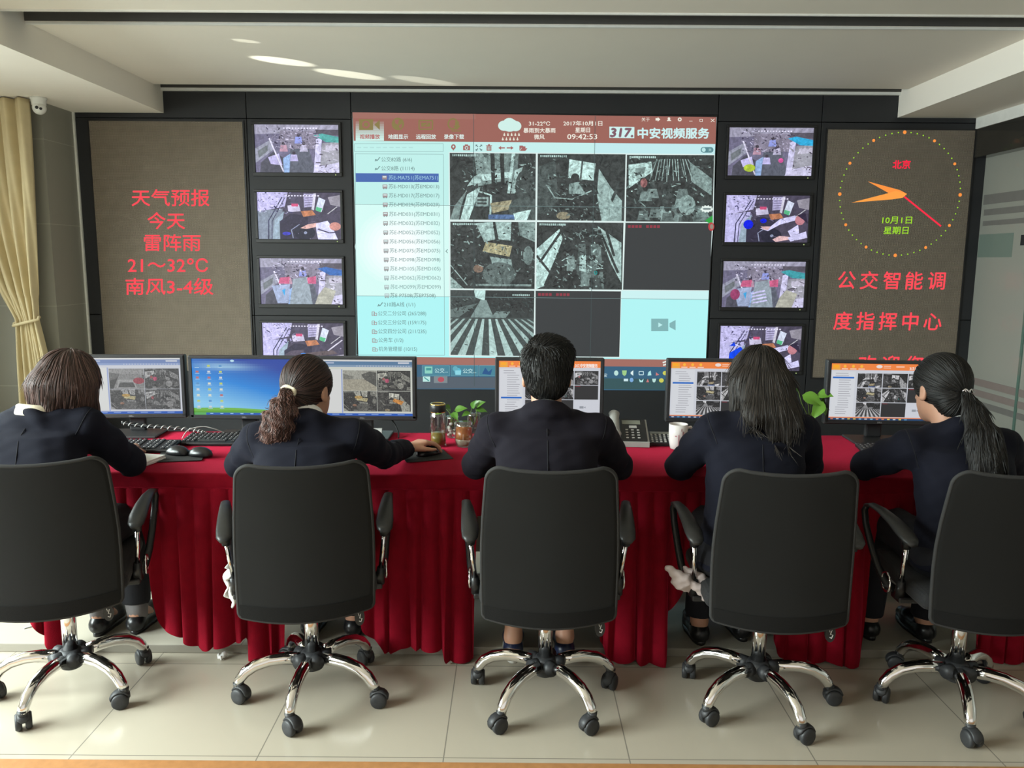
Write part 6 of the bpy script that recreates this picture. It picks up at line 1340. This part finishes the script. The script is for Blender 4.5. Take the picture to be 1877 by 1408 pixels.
def shoes(body, off, an, m, toe=(0, 0), sole=None, lift=0.0):
    for i in (0, 1):
        a = V(*an[i]); z0 = a[2]-0.085; f = Field(a+V(-0.09, -0.1, -0.10), a+V(0.12, 0.27, 0.06), 0.005); ty = V(toe[i] if isinstance(toe, tuple) else 0, 0, 0)
        heel, ball, tip = V(a[0], a[1]-0.02, z0+0.038), V(a[0], a[1]+0.12, z0+0.032)+ty*0.7, V(a[0], a[1]+0.19, z0+0.026)+ty
        f.cone(heel, ball, 0.036, 0.040, 0.02); f.cone(ball, tip, 0.040, 0.028, 0.02); f.cone(heel+V(0, 0.004, 0.0), V(a[0], a[1]+0.008, a[2]-0.012), 0.037, 0.036, 0.015)
        f.cone(V(a[0], a[1]+0.006, a[2]-0.022), V(a[0], a[1]+0.0, a[2]+0.06), 0.034, 0.045, 0.006, 's'); f.put(lambda X, Y, Z: Z-(z0+0.006)+0*X+0*Y, a+V(-0.09, -0.1, -0.12), V(a[0]+.12, a[1]+.27, z0+0.006), 0.004, 's')
        o = f.build('shoe', m, body, off, 1)
        s = MB(); n = 24; pts = []
        for k in range(n):
            t = 2*PI*k/n; c, sn = math.cos(t), math.sin(t); yy = 0.085+0.135*sn; ww = (0.036 if sn < 0 else 0.042)*abs(c)**0.8*(1 if c > 0 else -1); pts.append((a[0]+ww+ty[0]*max(0, yy)/0.19, a[1]+yy-0.0))
        s.raw([(x, y, z0-0.004) for x, y in pts]+[(x, y, z0+0.014) for x, y in pts], [tuple(range(n-1, -1, -1)), tuple(range(n, 2*n))]+[(k, (k+1) % n, n+(k+1) % n, n+k) for k in range(n)], True)
        s.build('sole', sole or m, o, off=off)

def collar(body, off, nb, hd, m, r=0.060, h=0.032, dz=0.0, lean=1.0):
    up = hd.w(0, -0.018, -0.05)-V(*nb); up = up/np.linalg.norm(up)*lean+V(0, 0.1, 1)*(1-lean); up = up/np.linalg.norm(up); ux = V(1, 0, 0)-up*up[0]; ux = ux/np.linalg.norm(ux); uy = np.cross(up, ux); c0 = V(*nb)+V(0, 0.010, 0)
    def fn(u, v):
        a = -PI*1.30+u*PI*1.6; rr = r+0.010*(1-v)-(0.005 if v > 0.95 else 0); p = c0+ux*rr*math.cos(a)+uy*rr*math.sin(a)+up*(dz-0.012+h*v-0.035*max(0, math.sin(a))); return tuple(p)
    b = MB(); b.grid(fn, 40, 6); o = b.build('shirt_collar', m, body, off=off); s = o.modifiers.new('thick', 'SOLIDIFY'); s.thickness = 0.005

# ---- hair: a modelled mass with many separate strands combed over its surface
def comb(f, hair, off, m, n, length, flow, rs, mu, sd, r=(0.0013, 0.0026), steps=10, lift=0.0012, flare=0.0, wave=0.0, keep=None, name='strands', seg=4, free=9.0):
    me = hair.data; P0 = np.empty(len(me.vertices)*3, np.float32); me.vertices.foreach_get('co', P0); P0 = P0.reshape(-1, 3)+np.array(off, np.float32)
    if keep is not None: P0 = P0[keep(P0)]
    g = np.random.default_rng(rs); P = P0[g.integers(0, len(P0), n)]+g.normal(0, 0.002, (n, 3)).astype(np.float32); L = g.uniform(length[0], length[1], n).astype(np.float32); ph = g.uniform(0, 6.28, n); lf = g.uniform(0.2, 1.6, n)*lift
    path = []
    for k in range(steps+1):
        G = f.grad(P)
        if k < free*steps: P = P-(f.at(P)-(lf+flare*(k/steps)**1.5))[:, None]*G
        path.append(P.copy())
        if k >= free*steps: P = P+D*(L/steps)[:, None]+V(0, 0, -0.0015); continue
        D = flow(P, G).astype(np.float32)
        if wave: S = np.cross(D, G); D = D/(np.linalg.norm(D, axis=1, keepdims=True)+1e-6)+S/(np.linalg.norm(S, axis=1, keepdims=True)+1e-6)*(wave*np.sin(ph+k*1.5))[:, None]
        D = D-(D*G).sum(1, keepdims=True)*G*0.96; D = D/(np.linalg.norm(D, axis=1, keepdims=True)+1e-6); P = P+D*(L/steps)[:, None]
    path = np.stack(path, 1); tone = np.clip(g.normal(mu, sd, n), 0, 1); b = MB()
    for k in range(n):
        rr = g.uniform(*r); b.tube([tuple(q) for q in path[k].tolist()], [rr*(0.5+0.5*math.sin(PI*min(1, (i+1)/(steps+1)*1.1)))*(1 if i < steps else 0.3) for i in range(steps+1)], seg, tone=float(tone[k]))
    return b.build(name, m, hair, off=off, tone=True)
def down_from(cr, k=1.0):
    def fl(P, G):
        d = P-cr; d = d/(np.linalg.norm(d, axis=1, keepdims=True)+1e-6); d[:, 2] -= k; return d
    return fl
def toward(tie): return lambda P, G: tie[None]-P

# ---------------------------------------------------------------- the woman with bobbed brown hair, far left
hd = Head((-1.650, 2.965, 1.118), -24, -18, 6)
nb = (-1.715, 2.865, 1.045); pel = (-1.66, 2.735, 0.575); ch = (-1.70, 2.80, 0.88); an = ((-1.72, 3.20, 0.125), (-1.575, 3.22, 0.125))
p, off = person('woman in a navy suit with bobbed brown hair and a cream collar, far left', pel, ch, nb, hd, ((-1.885, 2.845, 0.965), (-1.555, 2.885, 0.985)), ((-1.985, 2.99, 0.822), (-1.452, 2.995, 0.822)), ((-1.86, 3.27, 0.800), (-1.60, 3.27, 0.800)), ((-1.76, 3.18, 0.57), (-1.54, 3.19, 0.57)), an, M_SUIT, cz=-0.045, bare=0.03)
shoes(p, off, an, M_SHOEB); collar(p, off, nb, hd, M_CREAM, 0.070, 0.040, dz=-0.012, lean=0.15)
for i in (0, 1): MB().tube([V(*an[i])+V(0, 0.002, -0.03), an[i], V(*an[i])+V(0, -0.004, 0.07)], [0.039, 0.042, 0.048], 14).build('sock', M_SOCK, p, off=off)
f = Field(hd.c-0.21, hd.c+0.20, 0.006); f.ell(hd.w(0, -0.012, 0.034), hd.r(0.094, 0.110, 0.104), hd.R, 0.02)
f.cone(hd.c+V(-0.060, -0.055, 0.00), hd.c+V(-0.066, -0.090, -0.078), 0.062, 0.028, 0.04); f.cone(hd.c+V(-0.02, -0.085, 0.0), hd.c+V(-0.015, -0.112, -0.070), 0.060, 0.028, 0.04); f.cone(hd.c+V(0.055, -0.035, 0.0), hd.c+V(0.078, -0.010, -0.110), 0.058, 0.034, 0.04); f.cone(hd.c+V(0.03, -0.070, 0.0), hd.c+V(0.045, -0.065, -0.075), 0.060, 0.030, 0.04)
f.ell(hd.w(0, 0.110, -0.045), hd.r(0.062, 0.066, 0.10), hd.R, 0.02, 's')
hair = f.build('hair', H_BROWN, p, off, 2, tone=lambda P: 0.22+0*P[:, 0]); cr = hd.w(0.005, -0.03, 0.135)
comb(f, hair, off, H_BROWN, 1900, (0.06, 0.14), down_from(cr, 0.7), 1, 0.36, 0.24); comb(f, hair, off, H_BROWN, 600, (0.06, 0.12), down_from(cr, 1.2), 2, 0.6, 0.3, flare=0.006, free=0.55, r=(0.0008, 0.0016), name='loose_strands')

# ---------------------------------------------------------------- the woman with the wavy ponytail
hd = Head((-0.752, 2.935, 1.112), -24, -8, -3)
nb = (-0.748, 2.855, 1.018); pel = (-0.735, 2.735, 0.57); ch = (-0.745, 2.795, 0.86); an = ((-0.84, 3.20, 0.125), (-0.66, 3.20, 0.125))
p, off = person('woman in a navy suit with a wavy chestnut ponytail, hand on a mouse', pel, ch, nb, hd, ((-0.915, 2.845, 0.945), (-0.575, 2.865, 0.955)), ((-1.035, 2.985, 0.822), (-0.505, 3.085, 0.835)), ((-0.90, 3.25, 0.800), (-0.445, 3.325, 0.806)), ((-0.84, 3.18, 0.57), (-0.64, 3.19, 0.57)), an, M_SUIT, hands={1: dict(d=(0.78, 0.58, 0.14), n=(-0.1, 0.0, 1), curl=0.40)}, cz=-0.012)
shoes(p, off, an, M_SHOEB); collar(p, off, nb, hd, M_WCOL, 0.060, 0.042)
f = Field(hd.c-0.18, hd.c+0.18, 0.0055); f.ell(hd.w(0, -0.012, 0.032), hd.r(0.084, 0.103, 0.100), hd.R, 0.02); f.ell(hd.w(0, -0.060, -0.045), hd.r(0.058, 0.042, 0.055), hd.R, 0.03); f.ell(hd.w(0, 0.115, -0.03), hd.r(0.068, 0.068, 0.085), hd.R, 0.015, 's'); f.ell(hd.w(0, 0.050, -0.09), hd.r(0.10, 0.060, 0.075), hd.R, 0.02, 's')
for s in (-1, 1): f.ell(hd.w(s*0.095, -0.002, -0.022), hd.r(0.026, 0.030, 0.046), hd.R, 0.01, 's')
hair = f.build('hair', H_WAVY, p, off, 2, tone=lambda P: 0.10+0*P[:, 0]); tie = hd.w(0.0, -0.116, -0.008)
comb(f, hair, off, H_WAVY, 1500, (0.05, 0.11), toward(tie), 4, 0.13, 0.12)
b = MB(); b.tube([tie+hd.R @ V(0.024*math.cos(a), 0.006*math.sin(a*2)+0.004, 0.021*math.sin(a)) for a in np.linspace(0, 2*PI, 21)[:-1]], 0.0100, 10, closed=True); b.build('hair_tie', M_CREAM, hair, off=off)
f = Field(hd.c-V(.25, .25, .32), hd.c+V(.2, .2, .2), 0.0055); cpts = [tie+V(0, -0.014, 0), tie+V(-0.008, -0.034, -0.045), tie+V(-0.016, -0.040, -0.095), tie+V(-0.034, -0.036, -0.135), tie+V(-0.030, -0.030, -0.165)]
for (a, c, ra, rb) in zip(cpts[:-1], cpts[1:], (0.020, 0.036, 0.044, 0.042), (0.036, 0.044, 0.042, 0.028)): f.cone(a, c, ra, rb, 0.02)
for k, (x, z) in enumerate(((0.022, -0.06), (-0.055, -0.08), (0.012, -0.105), (-0.065, -0.125), (-0.005, -0.150), (-0.060, -0.165))): f.ell(tie+V(x, -0.045, z), (0.020, 0.018, 0.022), k=0.015)
f.warp(lambda x, y, z: 0.0035*np.sin(z*125+x*60)+0.0025*np.sin(x*150+z*40))
tail = f.build('ponytail', H_WAVY, p, off, 1, tone=lambda P: 0.22+0*P[:, 0])
comb(f, tail, off, H_WAVY, 1500, (0.05, 0.12), lambda P, G: np.tile(V(-0.12, 0, -1), (len(P), 1)), 5, 0.42, 0.26, wave=0.75, steps=12, flare=0.003); comb(f, tail, off, H_WAVY, 160, (0.04, 0.08), lambda P, G: np.tile(V(-0.2, 0, -1), (len(P), 1)), 6, 0.6, 0.25, wave=1.0, steps=10, flare=0.016, r=(0.0007, 0.0013), name='loose_strands')

# ---------------------------------------------------------------- the short-haired man in the middle
hd = Head((0.1195, 2.905, 1.180), 1, -6, 0, 1.05)
nb = (0.117, 2.835, 1.062); pel = (0.122, 2.725, 0.585); ch = (0.119, 2.785, 0.90); an = ((0.006, 3.015, 0.120), (0.210, 3.020, 0.120))
p, off = person('man in a dark suit with short black hair, seated in the middle', pel, ch, nb, hd, ((-0.062, 2.835, 0.985), (0.300, 2.835, 0.985)), ((-0.138, 2.99, 0.822), (0.400, 2.99, 0.822)), ((0.02, 3.26, 0.802), (0.24, 3.26, 0.802)), ((0.02, 3.17, 0.575), (0.215, 3.17, 0.575)), an, M_SUIT2, 1.06, 0.15, bare=0.078)
shoes(p, off, an, M_SHOEN, sole=M_SOLE); collar(p, off, nb, hd, M_WCOL, 0.060, 0.030)
f = Field(hd.c-0.19, hd.c+0.19, 0.005); f.ell(hd.w(0, -0.014, 0.034), hd.r(0.089, 0.104, 0.098), hd.R, 0.02); f.ell(hd.w(0.010, 0.0, 0.075), hd.r(0.078, 0.088, 0.054), hd.R, 0.03); f.ell(hd.w(0, -0.058, -0.030), hd.r(0.068, 0.046, 0.056), hd.R, 0.03)
f.ell(hd.w(0, 0.115, -0.035), hd.r(0.074, 0.070, 0.090), hd.R, 0.015, 's'); f.ell(hd.w(0, 0.045, -0.105), hd.r(0.12, 0.070, 0.085), hd.R, 0.015, 's')
for s in (-1, 1): f.ell(hd.w(s*0.094, 0.0, -0.022), hd.r(0.026, 0.034, 0.044), hd.R, 0.01, 's')
hair = f.build('hair', H_BLACK, p, off, 2, tone=lambda P: 0.15+0*P[:, 0]); cr = hd.w(0.0, -0.045, 0.13)
def manflow(P, G):
    d = P-cr; d = d/(np.linalg.norm(d, axis=1, keepdims=True)+1e-6); d[:, 2] -= 0.8; top = np.clip((G[:, 2]-0.45)/0.3, 0, 1)[:, None]; return d*(1-top)+V(0.75, 0.6, 0.1)[None]*top
comb(f, hair, off, H_BLACK, 3400, (0.014, 0.030), manflow, 6, 0.30, 0.25, r=(0.0010, 0.0017), steps=4, lift=0.0008, flare=0.0025, seg=3); comb(f, hair, off, H_BLACK, 700, (0.020, 0.034), manflow, 7, 0.45, 0.25, r=(0.0009, 0.0015), steps=4, flare=0.010, seg=3, keep=lambda P: P[:, 2] > hd.c[2]+0.085, name='crown_strands')

# ---------------------------------------------------------------- the woman with long loose hair
hd = Head((0.888, 2.935, 1.152), 14, -16, 8)
nb = (0.862, 2.855, 1.052); pel = (0.83, 2.735, 0.58); ch = (0.86, 2.80, 0.88); an = ((0.775, 3.165, 0.125), (0.96, 3.20, 0.125))
p, off = person('woman in a navy suit with long loose dark hair', pel, ch, nb, hd, ((0.718, 2.850, 0.990), (1.035, 2.855, 0.985)), ((0.632, 2.985, 0.824), (1.120, 2.995, 0.826)), ((0.77, 3.25, 0.802), (1.00, 3.26, 0.802)), ((0.765, 3.17, 0.575), (0.96, 3.18, 0.575)), an, M_SUIT, bare=0.012, cz=-0.035)
shoes(p, off, an, M_SHOEB); collar(p, off, nb, hd, M_WCOL, 0.056, 0.026)
f = Field(hd.c-V(.2, .30, .32), hd.c+V(.2, .2, .2), 0.006); f.ell(hd.w(0, -0.012, 0.034), hd.r(0.092, 0.106, 0.104), hd.R, 0.02)
f.cone(hd.c+V(-0.060, -0.050, 0.01), hd.c+V(-0.096, -0.080, -0.092), 0.050, 0.016, 0.03)
for (x0, x1, x2, z2, r2) in ((-0.035, -0.05, -0.058, -0.105, 0.014), (0.0, 0.0, 0.012, -0.165, 0.015), (0.035, 0.045, 0.060, -0.175, 0.013), (0.055, 0.080, 0.098, -0.125, 0.013)):
    m1 = hd.c+V(x1, -0.165 if abs(x1) < 0.06 else -0.130, -0.085); f.cone(hd.c+V(x0, -0.075, 0.0), m1, 0.058, 0.034, 0.03); f.cone(m1, hd.c+V(x2, -0.195, z2), 0.034, r2, 0.03, flat=((0, 1, 0.1), 0.7))
f.ell(hd.w(0, 0.110, -0.04), hd.r(0.070, 0.068, 0.10), hd.R, 0.015, 's')
hair = f.build('hair', H_SOFT, p, off, 2, tone=lambda P: 0.18+0*P[:, 0]); cr = hd.w(0.005, -0.03, 0.135)
comb(f, hair, off, H_SOFT, 2200, (0.08, 0.19), down_from(cr, 1.0), 8, 0.30, 0.22, steps=12); comb(f, hair, off, H_SOFT, 800, (0.06, 0.15), down_from(cr, 1.6), 9, 0.45, 0.25, r=(0.0010, 0.0018), flare=0.004, free=0.5, name='loose_strands')

# ---------------------------------------------------------------- the woman with the straight ponytail, far right
hd = Head((1.590, 2.985, 1.122), 13, -8, 3, 1.02)
nb = (1.610, 2.895, 1.005); pel = (1.61, 2.745, 0.57); ch = (1.61, 2.815, 0.85); an = ((1.50, 3.22, 0.125), (1.725, 3.20, 0.125))
p, off = person('woman in a dark suit with a long straight ponytail, far right', pel, ch, nb, hd, ((1.437, 2.870, 0.930), (1.775, 2.875, 0.935)), ((1.345, 3.005, 0.826), (1.905, 3.00, 0.824)), ((1.56, 3.26, 0.802), (1.76, 3.26, 0.802)), ((1.49, 3.17, 0.57), (1.73, 3.18, 0.57)), an, M_SUIT, cz=-0.01)
shoes(p, off, an, M_SHOEB); collar(p, off, nb, hd, M_WCOL, 0.056, 0.022)
f = Field(hd.c-0.18, hd.c+0.18, 0.0055); f.ell(hd.w(0, -0.012, 0.034), hd.r(0.088, 0.106, 0.102), hd.R, 0.02); f.ell(hd.w(0.01, -0.060, -0.050), hd.r(0.062, 0.044, 0.060), hd.R, 0.03); f.ell(hd.w(0, 0.115, -0.03), hd.r(0.070, 0.068, 0.085), hd.R, 0.015, 's'); f.ell(hd.w(0, 0.050, -0.095), hd.r(0.10, 0.062, 0.078), hd.R, 0.02, 's')
for s in (-1, 1): f.ell(hd.w(s*0.096, -0.002, -0.022), hd.r(0.026, 0.030, 0.046), hd.R, 0.01, 's')
hair = f.build('hair', H_BLACK, p, off, 2, tone=lambda P: 0.18+0*P[:, 0]); tie = hd.w(0.004, -0.118, -0.012)
comb(f, hair, off, H_BLACK, 1600, (0.05, 0.12), toward(tie), 14, 0.26, 0.2)
M_CLIP = mat('silver_clip', (0.75, 0.75, 0.78), 0.15, metal=1.0); b = MB()
for s in (-1, 1): b.tube([tie+hd.R @ V(s*0.004+0.016*t, -0.014-0.004*math.cos(t*3), 0.012+s*0.006*math.sin(t*4+1)) for t in np.linspace(-1.2, 1.3, 10)], 0.0032, 8)
b.build('hair_clip', M_CLIP, hair, off=off)
cpts = [tie+V(0, -0.008, 0), tie+V(0.006, -0.055, -0.06), tie+V(0.010, -0.115, -0.13), tie+V(0.014, -0.165, -0.21), tie+V(0.020, -0.195, -0.315)]
f = Field(hd.c-V(.2, .42, .42), hd.c+V(.2, .2, .2), 0.006)
for (a, c, ra, rb) in zip(cpts[:-1], cpts[1:], (0.018, 0.038, 0.045, 0.038), (0.038, 0.045, 0.038, 0.014)): f.cone(a, c, ra, rb, 0.02, flat=((0, 1, 0), 0.55))
f.cone(cpts[2]+V(-0.03, 0, 0), cpts[4]+V(-0.055, 0.01, 0.02), 0.030, 0.010, 0.02); f.cone(cpts[2]+V(0.03, 0, 0), cpts[3]+V(0.05, 0, -0.03), 0.030, 0.010, 0.02); f.warp(lambda x, y, z: 0.0022*np.sin(x*260+6*np.sin(z*9)))
tail = f.build('ponytail', H_BLACK, p, off, 1, tone=lambda P: 0.2+0*P[:, 0])
comb(f, tail, off, H_BLACK, 1500, (0.08, 0.18), lambda P, G: np.tile(V(0.05, -0.1, -1), (len(P), 1)), 15, 0.34, 0.25, wave=0.12, steps=12, flare=0.003); comb(f, tail, off, H_BLACK, 400, (0.06, 0.13), lambda P, G: np.tile(V(0.03, -0.1, -1), (len(P), 1)), 16, 0.45, 0.25, steps=10, flare=0.003, free=0.5, r=(0.0010, 0.0017), name='loose_strands')
